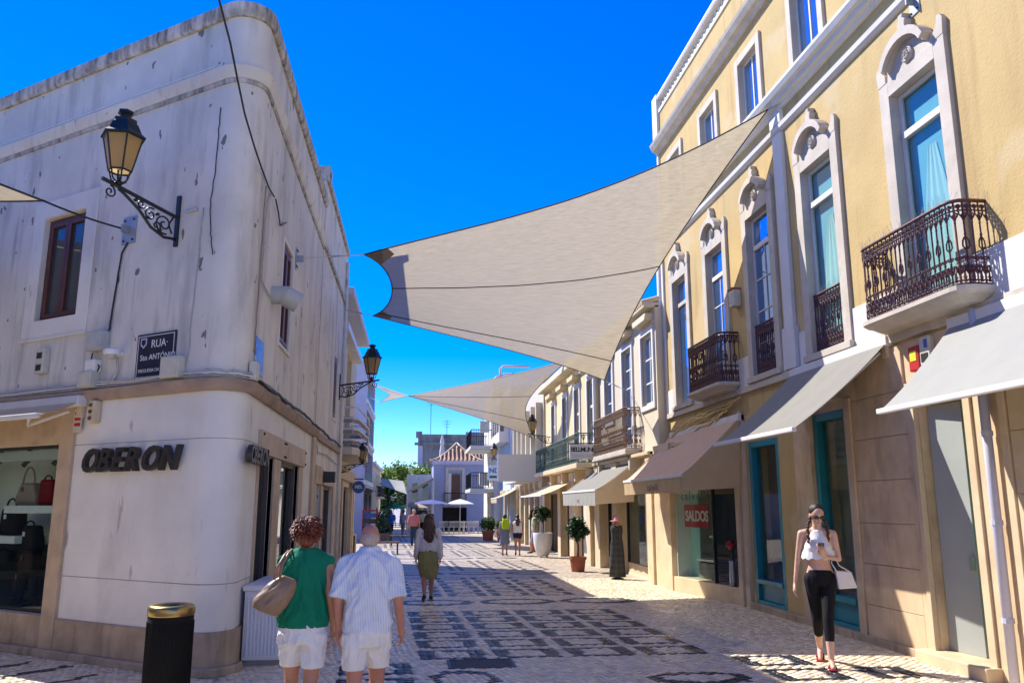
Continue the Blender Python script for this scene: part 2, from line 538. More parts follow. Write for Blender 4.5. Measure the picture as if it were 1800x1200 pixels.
mb = MB()
ys = [-60, 0, 10, 40, 80, 150, 400, 1600]
def _gzz(y): return gz(min(y, 150.0)) - 0.0045
vsx = [-700, -20, 20, 700]
vv = [(x, y, _gzz(y)) for y in ys for x in vsx]
nx = len(vsx)
mb.add(vv, [(j * nx + i, j * nx + i + 1, (j + 1) * nx + i + 1, (j + 1) * nx + i) for j in range(len(ys) - 1) for i in range(nx - 1)])
pavement = struct('pavement', mb, 'limestone_paving')

# the black basalt drawing in the pale paving: rows of frames, with a band of lens shapes between the modules
def sh(y): return -0.042 * (y - 10.0)
FR = []                      # frames: x0, x1, y0, y1 before the drift of the columns
def _rows(y0, n, ks):
    for r_ in range(n):
        for k in ks:
            FR.append((0.10 + 0.9 * k, 0.88 + 0.9 * k, y0 + 0.79 * r_, y0 + 0.79 * r_ + 0.61))
_rows(10.06, 6, range(0, 4))
_rows(8.45, 2, (-1, 4))
FR += [(4.75, 5.3, 8.45, 9.06)]
LENS = []
for m_ in range(1, 7):
    _rows(10.06 + 7.0 * m_, 6, range(-1, 5) if m_ > 1 else range(-1, 4))
for m_ in range(0, 7):
    for k in range(3):
        LENS.append((0.65 + 1.55 * k, 15.95 + 7.0 * m_, 0.74, 0.5))
LENS += [(0.5, 8.9, 0.36, 0.5), (2.9, 8.7, 0.55, 0.32)]
STRIPES = [((-4.95, 9.5), (-4.3, 10.42), 0.075), ((-4.5, 9.2), (-3.75, 10.15), 0.075), ((-5.6, 9.9), (-5.0, 10.8), 0.075), ((-4.0, 8.7), (-3.3, 9.6), 0.05)]
def dark_mask(x, y):
    xs = x - sh(y)
    d = np.zeros(x.shape, bool)
    for (cx, cy, rx, ry) in LENS:
        q = ((xs - cx) / rx) ** 2 + ((y - cy) / ry) ** 2
        q2 = ((xs - cx) / (rx * 0.72)) ** 2 + ((y - cy - ry * 0.08) / (ry * 0.55)) ** 2
        d |= (q < 1) & (q2 > 1)
    for (p, q_, w) in STRIPES:
        p = np.array(p); q_ = np.array(q_); u = (q_ - p) / np.linalg.norm(q_ - p)
        t = (x - p[0]) * u[0] + (y - p[1]) * u[1]
        s = np.abs((x - p[0]) * -u[1] + (y - p[1]) * u[0])
        d |= (s < w) & (t > 0) & (t < np.linalg.norm(q_ - p))
    return d

def cobbles():
    g = np.random.default_rng(3)
    sp = 0.083
    n = int(20 / sp)
    ii, jj = np.meshgrid(np.arange(-n, n), np.arange(-n, n), indexing='ij')
    a = R(38)
    u = ii * sp + 0.5 * sp * (jj % 2)
    w = jj * sp * 0.98
    cx = u * math.cos(a) - w * math.sin(a) + 0.5
    cy = u * math.sin(a) + w * math.cos(a) + 14.0
    cx = cx.ravel(); cy = cy.ravel()
    # long shallow arcs in the laying of the rows
    cx = cx + 0.05 * np.sin(cy * 2.3)
    keep = (cx > -6.2) & (cx < 6.05) & (cy > 7.4) & (cy < 21.0) & ~((cx > 0.38) & (cx < 1.17) & (cy > 9.46) & (cy < 10.03))
    wall = (cx < -1.95) & (cy > 9.1 + (-1.93 - cx) * 0.727)        # inside the corner house
    keep &= ~wall
    cx, cy = cx[keep], cy[keep]
    xs0 = cx - sh(cy)
    inband = np.zeros(len(cx), bool)
    for (a0, b0, c0, e0) in FR:
        if c0 > 21: continue
        o0 = (xs0 > a0 - 0.012) & (xs0 < b0 + 0.012) & (cy > c0 - 0.012) & (cy < e0 + 0.012)
        i0 = (xs0 > a0 + 0.185) & (xs0 < b0 - 0.185) & (cy > c0 + 0.10) & (cy < e0 - 0.10)
        inband |= o0 & ~i0
    cx, cy = cx[~inband], cy[~inband]
    ex = []                                            # basalt stones cut square to the frames
    for (a0, b0, c0, e0) in FR:
        if c0 > 21: continue
        for (x0, x1, y0, y1, nx0, ny0) in ((a0, a0 + 0.185, c0, e0, 2, 7), (b0 - 0.185, b0, c0, e0, 2, 7), (a0 + 0.185, b0 - 0.185, c0, c0 + 0.10, 4, 1), (a0 + 0.185, b0 - 0.185, e0 - 0.10, e0, 4, 1)):
            for i_ in range(nx0):
                for j_ in range(ny0):
                    xx = x0 + (x1 - x0) * (i_ + 0.5) / nx0; yy = y0 + (y1 - y0) * (j_ + 0.5) / ny0
                    ex.append((xx + sh(yy), yy, (x1 - x0) / nx0 / 2, (y1 - y0) / ny0 / 2))
    ex = np.array(ex)
    ex = ex[~((ex[:, 0] > 0.36) & (ex[:, 0] < 1.19) & (ex[:, 1] > 9.44) & (ex[:, 1] < 10.05)) & (ex[:, 1] > 7.4)]
    cx = cx + g.normal(0, 0.005, len(cx)); cy = cy + g.normal(0, 0.005, len(cy))
    nl = len(cx)
    cx = np.concatenate([cx, ex[:, 0]]); cy = np.concatenate([cy, ex[:, 1]])
    N = len(cx)
    h = sp * 0.5
    corner = np.array([(-1, -1), (1, -1), (1, 1), (-1, 1)], float)
    rot = a + g.normal(0, 0.16, N)
    sx = h * g.uniform(0.93, 1.04, N); sy = h * g.uniform(0.93, 1.04, N)
    sx[nl:] = ex[:, 2] * 0.98; sy[nl:] = ex[:, 3] * 0.98; rot[nl:] = R(2.4) + g.normal(0, 0.03, N - nl)
    top = g.normal(0, 0.0009, N)
    tilt = g.normal(0, 0.014, (N, 2))
    dk = dark_mask(cx, cy); dk[:nl] &= True; dk[nl:] = True
    V = np.zeros((N, 8, 3)); 
    for k in range(4):
        for lay, (ins, dz) in enumerate(((0.955, 0.0), (1.02, -0.02))):
            lx = corner[k, 0] * sx * ins + g.normal(0, 0.003, N)
            ly = corner[k, 1] * sy * ins + g.normal(0, 0.003, N)
            X = cx + lx * np.cos(rot) - ly * np.sin(rot)
            Y = cy + lx * np.sin(rot) + ly * np.cos(rot)
            Z = -0.005 * np.maximum(0, cy - 10) + top + dz + (tilt[:, 0] * lx + tilt[:, 1] * ly if lay == 0 else 0)
            V[:, k + 4 * lay] = np.stack([X, Y, Z], 1)
    faces = np.array([(0, 1, 2, 3), (4, 5, 1, 0), (5, 6, 2, 1), (6, 7, 3, 2), (7, 4, 0, 3)])
    F = (np.arange(N)[:, None, None] * 8 + faces[None]).reshape(-1, 4)
    me = bpy.data.meshes.new('cobblestones')
    me.vertices.add(N * 8); me.vertices.foreach_set('co', V.ravel())
    me.loops.add(F.size); me.loops.foreach_set('vertex_index', F.ravel().astype(np.int32))
    me.polygons.add(len(F)); me.polygons.foreach_set('loop_start', np.arange(0, F.size, 4, dtype=np.int32))
    me.polygons.foreach_set('loop_total', np.full(len(F), 4, np.int32))
    me.update()
    col = np.zeros((N, 4)); col[:, 3] = 1
    t = np.clip(g.normal(1.04, 0.12, N), 0.6, 1.3)
    warm = g.uniform(0.0, 1.0, N)
    lightc = np.stack([0.72 + 0.05 * warm, 0.60 + 0.02 * warm, 0.445 - 0.03 * warm], 1) * t[:, None]
    darkc = np.stack([0.026 + 0 * t, 0.028 + 0 * t, 0.034 + 0 * t], 1) * (t ** 2)[:, None]
    col[:, :3] = np.where(dk[:, None], darkc, lightc)
    at = me.color_attributes.new('stone', 'FLOAT_COLOR', 'POINT')
    at.data.foreach_set('color', np.repeat(col, 8, axis=0).ravel())
    return me
m, nt, b = nmat('cobble')
ca = nt.nodes.new('ShaderNodeVertexColor'); ca.layer_name = 'stone'
nt.links.new(ca.outputs[0], b.inputs['Base Color'])
co = _coord(nt)
rf = nt.nodes.new('ShaderNodeMapRange'); nt.links.new(_noise(nt, co, 1.7, 4), rf.inputs[0])
rf.inputs[1].default_value = 0.3; rf.inputs[2].default_value = 0.7; rf.inputs[3].default_value = 0.2; rf.inputs[4].default_value = 0.44
nt.links.new(rf.outputs[0], b.inputs['Roughness'])
b.inputs['Specular IOR Level'].default_value = 0.3
_bump(nt, b, _noise(nt, co, 70, 3), 0.25, 0.004)
cob = link('cobblestones', cobbles(), 'cobble', pavement)
cob['kind'] = 'stuff'
cob['label'] = 'small pale limestone and black basalt paving stones'

# farther down the street the same drawing as flat inlays
proto_fr = None
proto_near = None
for (a, b_, c, e) in FR:
    if c < 20.9:
        if proto_near is None:
            q = MB(); W_, L_ = b_ - a, e - c
            for (x0, x1, y0, y1) in ((0, 0.19, 0, L_), (W_ - 0.19, W_, 0, L_), (0.19, W_ - 0.19, 0, 0.105), (0.19, W_ - 0.19, L_ - 0.105, L_)):
                q.quad((x0, y0, 0), (x1, y0, 0), (x1, y1, 0), (x0, y1, 0))
            proto_near = q.mesh('paving_inlay'); proto_near.materials.append(MATS['inlay_dark'])
        if a > 4.7: continue
        o = bpy.data.objects.new('paving_inlay', proto_near); COL.objects.link(o); o.parent = pavement
        o.location = (a + sh(c), c, gz(c + 0.3) - 0.0025); o.rotation_euler = (math.atan(-0.005) if c > 10 else 0, 0, R(2.4)); continue
    if proto_fr is None:
        q = MB()
        W_, L_ = b_ - a, e - c
        for (x0, x1, y0, y1) in ((0, 0.14, 0, L_), (W_ - 0.14, W_, 0, L_), (0.14, W_ - 0.14, 0, 0.07), (0.14, W_ - 0.14, L_ - 0.07, L_)):
            q.quad((x0, y0, 0), (x1, y0, 0), (x1, y1, 0), (x0, y1, 0))
        proto_fr = q.mesh('paving_inlay')
        proto_fr.materials.append(MATS['inlay_dark'])
    o = bpy.data.objects.new('paving_inlay', proto_fr)
    COL.objects.link(o); o.parent = pavement
    o.location = (a + sh(c), c, gz(c + 0.3) - 0.0015)
    o.rotation_euler = (math.atan(-0.005), 0, R(2.4))
proto_le = None
for (cx, cy, rx, ry) in LENS:
    if cy < 20.9: continue
    if proto_le is None:
        q = MB()
        n = 28
        o_ = [(rx * math.cos(2 * math.pi * k / n), ry * math.sin(2 * math.pi * k / n), 0) for k in range(n)]
        i_ = [(rx * 0.72 * math.cos(2 * math.pi * k / n), ry * 0.08 + ry * 0.55 * math.sin(2 * math.pi * k / n), 0) for k in range(n)]
        q.add(o_ + i_, [(k, (k + 1) % n, n + (k + 1) % n, n + k) for k in range(n)])
        proto_le = q.mesh('paving_lens')
        proto_le.materials.append(MATS['inlay_dark'])
    o = bpy.data.objects.new('paving_lens', proto_le)
    COL.objects.link(o); o.parent = pavement
    o.location = (cx + sh(cy), cy, gz(cy) - 0.0015)
    o.rotation_euler = (math.atan(-0.005), 0, R(2.4))

# iron cover let into the paving
mc = thing('manhole_cover', 'dark rectangular iron manhole cover let into the patterned paving', 'manhole cover', (0.775, 9.745, 0))
q = MB()
for (x0, x1, y0, y1) in ((0.4, 1.15, 9.48, 9.51), (0.4, 1.15, 9.98, 10.01), (0.4, 0.43, 9.51, 9.98), (1.12, 1.15, 9.51, 9.98)):
    q.box(x0, x1, y0, y1, -0.03, 0.004)
q.build('frame', 'wrought_iron', mc)
q = MB(); q.box(0.433, 1.117, 9.513, 9.977, -0.03, -0.003)
for i in range(17):
    q.box(0.455 + i * 0.039, 0.475 + i * 0.039, 9.53, 9.96, -0.003, 0.003)
surf('cover_iron', (0.05, 0.05, 0.05), 0.65, 0.25, 12, metal=0.5)
q.build('cover_plate', 'cover_iron', mc)
# ------------------------------------------------------------------ corner house on the left
ANG = R(54)
CX, CY = -1.93, 9.10                                  # where its two walls would meet
LF = Frame((CX, CY, 0), (-math.sin(ANG), math.cos(ANG), 0), (-math.cos(ANG), -math.sin(ANG), 0))    # wall to the side street
LS = Frame((CX, 0, 0), (0, 1, 0), (1, 0, 0))                                                          # wall to the shopping street
RAD = 0.28
TL = RAD / math.tan(ANG / 2)
def corner_path(s_far, y_far, n=12):
    pts = []
    pts.append((LF.p(s_far, 0), LF.n))
    pts.append((LF.p(TL, 0), LF.n))
    c = LF.p(TL, 0) - LF.n * RAD
    a0 = math.atan2(LF.n.y, LF.n.x); a1 = 0.0
    while a1 < a0: a1 += 2 * math.pi
    for k in range(1, n):
        a = a0 + (a1 - a0) * k / n
        nn = Vector((math.cos(a), math.sin(a), 0))
        pts.append((c + nn * RAD, nn))
    pts.append((Vector((CX, CY + TL, 0)), LS.n))
    pts.append((Vector((CX, y_far, 0)), LS.n))
    return pts
def arc_path(n=14):
    return corner_path(1.0, 12.0, n)[1:-1]

house = thing('corner_house', 'white rounded-corner house with stained parapet and brown windows', 'building', (CX, CY + 0.3, 0))
YE = 15.95                                            # where the corner house ends along the shopping street
# lower storey
q = MB()
LF.wall(q, TL, 11.0, 0.0, 3.0, [(3.07, 6.3, 0.45, 2.5)], 0.5)
LS.wall(q, CY + TL, YE, 0.0, 3.0, [(10.42, 11.5, 0.42, 2.37), (12.02, 13.9, 0.42, 2.37)], 0.3)
sweep(q, arc_path(), [(0, 0.0), (0, 3.0)], False)
lower = q.build('lower_wall', 'plaster_clean', house, smooth=True, auto=30)
# upper storey with its window openings
q = MB()
LF.wall(q, TL, 11.0, 3.0, 7.62, [(3.07, 3.98, 4.14, 5.60)], 0.16)
LS.wall(q, CY + TL, YE, 3.0, 7.62, [(11.42, 12.25, 3.95, 5.42)], 0.14)
sweep(q, arc_path(), [(0, 3.0), (0, 7.62)], False)
q.build('upper_wall', 'plaster_white', house, smooth=True, auto=30)
# roof, so that no light falls in
q = MB()
q.add([LF.p(0.6, 7.3, -0.3), LF.p(11, 7.3, -0.3), (-9, 30, 7.3), (CX - 0.25, YE, 7.3), (CX - 0.25, 10.2, 7.3)], [(0, 4, 3, 2, 1)])
q.quad((CX - 0.1, YE, 0), (-9, YE + 6, 0), (-9, YE + 6, 7.6), (CX - 0.1, YE, 7.6))
q.build('flat_roof', 'concrete_grey', house)
# parapet coping, string course, ledge, plinth, all bent round the corner
q = MB(); sweep(q, corner_path(11.0, YE), [(0.0, 7.60), (0.035, 7.60), (0.06, 7.64), (0.06, 7.78), (0.0, 7.80), (-0.25, 7.80), (-0.25, 7.60)])
q.build('parapet_coping', 'coping_stained', house, smooth=True, auto=35)
q = MB(); sweep(q, corner_path(11.0, YE), [(-0.02, 6.78), (0.03, 6.78), (0.055, 6.83), (0.075, 6.93), (-0.02, 6.95)])
q.build('string_course', 'plaster_white', house, smooth=True, auto=35)
q = MB(); sweep(q, corner_path(11.0, YE), [(-0.02, 6.725), (0.022, 6.725), (0.024, 6.777), (-0.02, 6.777)])
q.build('string_course_underside', 'coping_stained', house, smooth=True, auto=35)
q = MB(); sweep(q, corner_path(11.0, YE), [(-0.02, 3.00), (0.04, 3.00), (0.08, 3.05), (0.09, 3.13), (-0.02, 3.15)])
q.build('ledge', 'ledge_stone', house, smooth=True, auto=35)
q = MB(); sweep(q, corner_path(2.84, 10.35), [(-0.02, 0.0), (0.03, 0.0), (0.03, 0.42), (0.012, 0.435), (-0.02, 0.435)])
q.build('plinth', 'plinth_stone', house, smooth=True, auto=35)
q = MB(); sweep(q, corner_path(11.0, 9.72), [(-0.02, 0.0), (0.10, 0.0), (0.10, 0.07), (0.085, 0.085), (-0.02, 0.085)])
q.build('kerb_step', 'plinth_stone', house, smooth=True, auto=35)
q = MB(); sweep(q, corner_path(2.80, 10.35), [(-0.004, 0.915), (0.0035, 0.915), (0.0035, 0.922), (-0.004, 0.922)])
q.build('plaster_seam', 'concrete_grey', house)
q = MB(); sweep(q, corner_path(2.80, 10.35), [(-0.004, 2.47), (0.0035, 2.47), (0.0035, 2.476), (-0.004, 2.476)])
q.build('plaster_seam', 'concrete_grey', house)

# brown casement windows of the upper storey
pane_mat('pane_dark', (0.05, 0.055, 0.06), 1.55)
fabric('net_curtain', (0.42, 0.41, 0.40), 0.1)
def casement(fr, s0, s1, z0, z1, parent, wood='brown_wood', dp=-0.10, pane='pane_dark'):
    q = MB(); fr.ring(q, s0 + 0.004, s1 - 0.004, z0 + 0.004, z1 - 0.004, 0.055, dp - 0.05, dp)
    w = q.build('window', wood, parent, bevel=0.004)
    mid = (s0 + s1) / 2
    for (a, b_) in ((s0 + 0.06, mid - 0.003), (mid + 0.003, s1 - 0.06)):
        q = MB(); fr.ring(q, a, b_, z0 + 0.06, z1 - 0.06, 0.06, dp - 0.045, dp + 0.015)
        q.build('sash', wood, w, bevel=0.004)
        q = MB(); fr.box(q, a + 0.058, b_ - 0.058, z0 + 0.118, z1 - 0.118, dp - 0.03, dp - 0.022)
        q.build('pane', pane, w)
        q = MB()
        q.grid(lambda u, v: fr.p(a + (b_ - a) * u, z0 + 0.08 + (z1 - z0 - 0.16) * v, dp - 0.09 + 0.012 * math.sin(u * 40)), 24, 1)
        q.build('curtain', 'net_curtain', w)
    return w
casement(LF, 3.07, 3.98, 4.14, 5.60, house, dp=-0.06)
casement(LS, 11.42, 12.25, 3.95, 5.42, house, dp=-0.025)
q = MB(); LF.ring(q, 2.82, 4.23, 3.92, 5.86, 0.245, 0, 0.018)
q.build('window_surround', 'plaster_clean', house, bevel=0.006)
q = MB(); LF.box(q, 2.80, 4.25, 3.885, 3.918, -0.01, 0.035); q.build('window_sill', 'plaster_clean', house, bevel=0.006)
q = MB(); LS.box(q, 11.36, 12.31, 3.90, 3.948, -0.1, 0.03); q.build('window_sill', 'plaster_clean', house, bevel=0.006)
q = MB(); LS.ring(q, 11.36, 12.31, 3.95, 5.48, 0.055, 0.0, 0.012, False); q.build('window_surround', 'plaster_clean', house)

# shop window to the side street
pane_mat('pane_clear', (0.5, 0.5, 0.5), 1.5, 0.01, 1.0)
q = MB()
LF.box(q, 2.80, 3.068, 0.0, 2.98, -0.03, 0.045)
q.build('pilaster', 'shop_stone', house, bevel=0.006)
q = MB(); LF.box(q, 3.07, 6.55, 2.502, 2.98, -0.03, 0.03); q.build('lintel', 'shop_stone', house, bevel=0.006)
for k, (a, b_) in enumerate(((3.072, 3.95), (3.956, 4.9), (4.906, 6.3))):
    q = MB(); LF.box(q, a, b_, 0.0, 0.448, -0.03, 0.03); q.build('stone_slab', 'plinth_stone', house, bevel=0.006)
q = MB(); LF.ring(q, 3.075, 6.295, 0.455, 2.495, 0.035, -0.12, -0.06)
sw = q.build('shop_window', 'wrought_iron', house)
q = MB(); LF.box(q, 3.11, 6.26, 0.49, 2.46, -0.095, -0.085); q.build('pane', 'pane_clear', sw)
q = MB(); LF.box(q, 3.11, 6.26, 2.32, 2.44, -0.2, -0.1); q.build('roller_box', 'box_grey', sw)
# display room behind it
q = MB()
LF.box(q, 3.0, 6.5, 0.40, 2.6, -1.05, -1.0)
q.build('display_back', 'room_light', sw)
q = MB(); LF.box(q, 3.0, 6.5, 0.42, 0.46, -1.0, -0.13); LF.box(q, 3.0, 3.05, 0.46, 2.6, -1.0, -0.13); LF.box(q, 3.0, 6.5, 2.6, 2.64, -1.0, -0.13)
LF.box(q, 6.5, 6.55, 0.4, 2.6, -1.0, -0.13)
q.build('display_floor', 'dark_inside', sw)
for (z, a, b_) in ((1.64, 3.62, 4.75), (1.24, 4.42, 5.4)):
    q = MB(); LF.box(q, a, b_, z, z + 0.10, -0.75, -0.32); q.build('shelf', 'white_plastic', sw, bevel=0.004)
q = MB(); LF.box(q, 3.06, 4.0, 0.46, 2.55, -0.96, -0.9); q.build('display_panel', 'dark_inside', sw)
q = MB(); LF.box(q, 4.0, 6.4, 0.46, 1.2, -0.96, -0.9); q.build('display_panel', 'dark_inside', sw)
for s_ in (3.9, 4.6, 5.3):
    q = MB(); q.tube([LF.p(s_, 2.5, -0.5), LF.p(s_, 2.36, -0.5), LF.p(s_ + 0.05, 2.28, -0.45)], 0.035, 8); q.build('spot_lamp', 'letter_dark', sw)

fabric('bag_taupe', (0.34, 0.25, 0.20)); fabric('bag_red', (0.22, 0.012, 0.015)); fabric('bag_black', (0.014, 0.014, 0.016)); fabric('bag_darkbrown', (0.05, 0.03, 0.022))
def handbag(label, s, z, w, h, mat, dep=0.16, taper=0.75, d=-0.5, handle=0.5):
    t = thing('handbag', label, 'handbag', LF.p(s, z, d), 'handbags in the shop window')
    q = MB()
    LF.poly(q, [(s - w / 2, z), (s + w / 2, z), (s + w / 2 * 1.02, z + h * 0.35), (s + w / 2 * taper, z + h), (s - w / 2 * taper, z + h), (s - w / 2 * 1.02, z + h * 0.35)], d - dep / 2, d + dep / 2)
    q.build('body', mat, t, bevel=0.03)
    q = MB()
    pts = [LF.p(s + w * 0.28 * math.cos(a), z + h * 0.96 + handle * h * math.sin(a), d + dep * 0.3) for a in [math.pi * k / 10 for k in range(11)]]
    q.tube(pts, 0.012, 6); q.build('handle', mat, t, smooth=True)
    q = MB(); LF.box(q, s + w * 0.1, s + w * 0.1 + 0.05, z + h * 0.6, z + h * 0.6 + 0.06, d + dep / 2 + 0.004, d + dep / 2 + 0.012); q.build('tag', 'white_print' if mat == 'bag_black' else 'gold', t)
    return t
handbag('taupe slouchy handbag on the upper white shelf of the window', 4.46, 1.745, 0.48, 0.30, 'bag_taupe', handle=0.75, taper=0.6)
handbag('dark red stiff handbag beside the taupe one on the upper shelf', 4.02, 1.745, 0.30, 0.34, 'bag_red', taper=0.95, handle=0.2)
handbag('black tote bag on the lower white shelf with round handle', 4.80, 1.345, 0.42, 0.36, 'bag_black', taper=0.9, handle=0.4)
handbag('black backpack with white tag standing over two boots in the window', 4.32, 1.12, 0.36, 0.36, 'bag_black', taper=0.6, handle=0.2)
handbag('small black clutch with white tag low behind the glass', 4.72, 0.98, 0.32, 0.17, 'bag_black', handle=0.2, d=-0.4)
handbag('dark brown shoulder bag hanging under the black backpack', 4.22, 0.88, 0.34, 0.25, 'bag_darkbrown', handle=0.1, d=-0.45)
handbag('dark brown satchel low between the boots', 4.55, 0.62, 0.30, 0.24, 'bag_darkbrown', handle=0.2, d=-0.6)
for sgn, s in (('standing nearer the stone pilaster', 4.10), ('standing farther from the stone pilaster', 4.38)):
    t = thing('boot', 'tall dark leather boot on display, ' + sgn, 'boot', LF.p(s, 0.46, -0.42), 'boots in the shop window')
    q = MB(); q.lathe([(0.045, 0), (0.05, 0.1), (0.055, 0.2), (0.06, 0.36), (0.062, 0.38)], LF.p(s, 0.46, -0.45), 12)
    q.build('shaft', 'bag_black', t, smooth=True)
    q = MB(); q.ellipsoid(LF.p(s, 0.50, -0.38), 0.05, 0.11, 0.045); q.build('foot', 'bag_black', t, smooth=True)

# shop front to the shopping street: stone posts, panel above, two panes
for (a, b_, c) in ((10.36, 10.42, 0.42), (11.5, 12.02, 0.42), (13.9, 14.35, 0.42)):
    q = MB(); LS.box(q, a, b_, c, 2.37, -0.05, 0.03); q.build('window_post', 'shop_stone', house, bevel=0.004)
for (a, b_) in ((10.36, 12.15), (12.16, 14.42)):
    q = MB(); LS.box(q, a, b_, 2.372, 2.66, -0.02, 0.055); o = q.build('fascia_panel', 'shop_stone', house, bevel=0.004)
    for s in (a + 0.06, b_ - 0.06):
        for z in (2.42, 2.61):
            q = MB(); q.lathe([(0.018, 0), (0.018, 0.012), (0.008, 0.02)], LS.p(s, z, 0.055), 8, LS.n); q.build('bolt', 'wrought_iron', o)
pane_mat('pane_shop', (0.02, 0.03, 0.035), 1.75, 0.015)
for (a, b_) in ((10.42, 11.5), (12.02, 13.9)):
    q = MB(); LS.ring(q, a + 0.003, b_ - 0.003, 0.425, 2.365, 0.05, -0.14, -0.05); w = q.build('shop_window', 'brown_frame', house)
    q = MB(); LS.box(q, a + 0.053, b_ - 0.053, 0.476, 2.315, -0.11, -0.10); q.build('pane', 'pane_shop', w)
q = MB(); LS.box(q, 10.36, 14.35, 0.0, 0.418, -0.05, 0.028); q.build('stone_sill', 'plinth_stone', house, bevel=0.006)
q = MB(); LS.box(q, 15.5, 15.92, 0.0, 2.99, -0.02, 0.05); q.build('pilaster', 'shop_stone', house, bevel=0.006)

# ------------------------------------------------------------------ lower neighbour along the shopping street
nb = thing('white_town_house', 'plain white house between the corner house and the balcony house', 'building', (CX, 18.4, 0))
Y0, Y1 = 16.0, 21.3
q = MB()
LS.wall(q, Y0, Y1, 0.0, 8.2, [(16.35, 17.1, 0.05, 2.15), (17.5, 19.6, 0.05, 2.15), (19.05, 19.72, 3.72, 5.15)], 0.22, d=0.0)
q.quad((CX, Y0, 7.5), (-9, Y0, 7.5), (-9, Y0, 8.2), (CX, Y0, 8.2))
q.quad((CX, Y1, 0), (-9, Y1, 0), (-9, Y1, 8.2), (CX, Y1, 8.2))
q.add([(CX, Y0, 8.0), (CX, Y1, 8.0), (-9, Y1, 8.0), (-9, Y0, 8.0)], [(0, 1, 2, 3)])
q.build('wall', 'plaster_white', nb)
q = MB(); LS.box(q, Y0 - 0.03, Y1, 8.2, 8.36, -0.25, 0.05); q.build('parapet_coping', 'coping_stained', nb)
q = MB(); LS.box(q, Y0 - 0.03, Y0 + 0.35, 8.36, 8.5, -0.3, 0.07); q.build('parapet_block', 'coping_stained', nb)
q = MB(); LS.box(q, Y0, Y1, 6.8, 6.9, -0.01, 0.05); q.build('string_course', 'coping_stained', nb)
q = MB(); LS.box(q, Y0, Y1, 2.98, 3.10, -0.01, 0.07); q.build('ledge', 'ledge_stone', nb)
casement(LS, 19.05, 19.72, 3.72, 5.15, nb, dp=-0.025)
q = MB(); LS.box(q, 19.0, 19.78, 3.66, 3.715, -0.05, 0.03); q.build('window_sill', 'plaster_clean', nb)
for (a, b_) in ((16.35, 17.1), (17.5, 19.6)):
    q = MB(); LS.ring(q, a + 0.003, b_ - 0.003, 0.053, 2.147, 0.07, -0.16, -0.06, True); w = q.build('shop_window', 'brown_frame', nb)
    q = MB(); LS.box(q, a + 0.07, b_ - 0.07, 0.12, 2.08, -0.12, -0.11); q.build('pane', 'pane_shop', w)
q = MB(); LS.box(q, 16.15, 17.2, 2.152, 2.5, -0.01, 0.05); q.build('fascia_panel', 'shop_stone', nb, bevel=0.005)
q = MB(); LS.box(q, 17.35, 19.7, 2.152, 2.45, -0.01, 0.05); q.build('fascia_panel', 'shop_stone', nb, bevel=0.005)
for (a, b_) in ((16.05, 16.33), (17.12, 17.48), (19.62, 20.0)):
    q = MB(); LS.box(q, a, b_, 0.0, 2.14, -0.01, 0.04); q.build('door_post', 'shop_stone', nb, bevel=0.005)
q = MB(); LS.box(q, 17.3, 17.5, 2.2, 2.42, 0.05, 0.28); q.build('fascia_lamp', 'letter_dark', nb)
q = MB(); q.tube([LS.p(20.75, 0.02, 0.06), LS.p(20.75, 7.9, 0.06)], 0.045, 8); q.build('drainpipe', 'plaster_clean', nb, smooth=True)
# ------------------------------------------------------------------ yellow house on the right
RX = 5.95
RF = Frame((RX, 0, 0), (0, 1, 0), (-1, 0, 0))
yh = thing('yellow_house', 'yellow three-storey house with carved stone window heads and white cornices', 'building', (RX, 10.5, 0))
YA, YB = 2.0, 18.95
WIN = [8.58, 11.07, 13.28, 15.42, 17.68]
HW = 0.47
q = MB()
RF.wall(q, YA, YB, 3.72, 8.26, [(w - HW - 0.1, w + HW + 0.1, 3.90, 6.96) for w in WIN + [6.1, 3.6]], 0.30)
q.build('middle_wall', 'plaster_yellow', yh)
q = MB()
RF.wall(q, YA, YB, 8.26, 11.0, [(w - 0.50, w + 0.50, 8.52, 10.0) for w in WIN + [6.1, 3.6]], 0.24)
q.quad((RX, YB, 3.7), (RX, YB, 11.9), (RX + 6, YB, 11.9), (RX + 6, YB, 3.7))
q.build('upper_wall', 'plaster_yellow', yh)
DOOR = (8.26, 9.14, 0.14, 2.92)
TE1 = (10.80, 11.82, 0.03, 3.08)
TE2 = (13.06, 14.30, 0.03, 2.86)
CAL = (14.86, 18.40, 0.28, 3.05)
q = MB()
RF.wall(q, YA, 12.45, -0.1, 3.72, [DOOR, TE1], 0.35)
q.build('stone_wall', 'cladding_stone', yh)
q = MB()
RF.wall(q, 12.45, YB, -0.1, 3.72, [TE2, CAL], 0.35)
q.build('lower_wall', 'plaster_yellow', yh)
q = MB(); q.add([(RX, YA, 11.0), (RX, YB, 11.0), (RX + 7, YB, 11.0), (RX + 7, YA, 11.0)], [(0, 1, 2, 3)]); q.quad((RX + 7, YA, 0), (RX + 7, YB, 0), (RX + 7, YB, 11), (RX + 7, YA, 11)); q.quad((RX, YA, 0), (RX + 7, YA, 0), (RX + 7, YA, 11), (RX, YA, 11))
q.build('flat_roof', 'concrete_grey', yh)
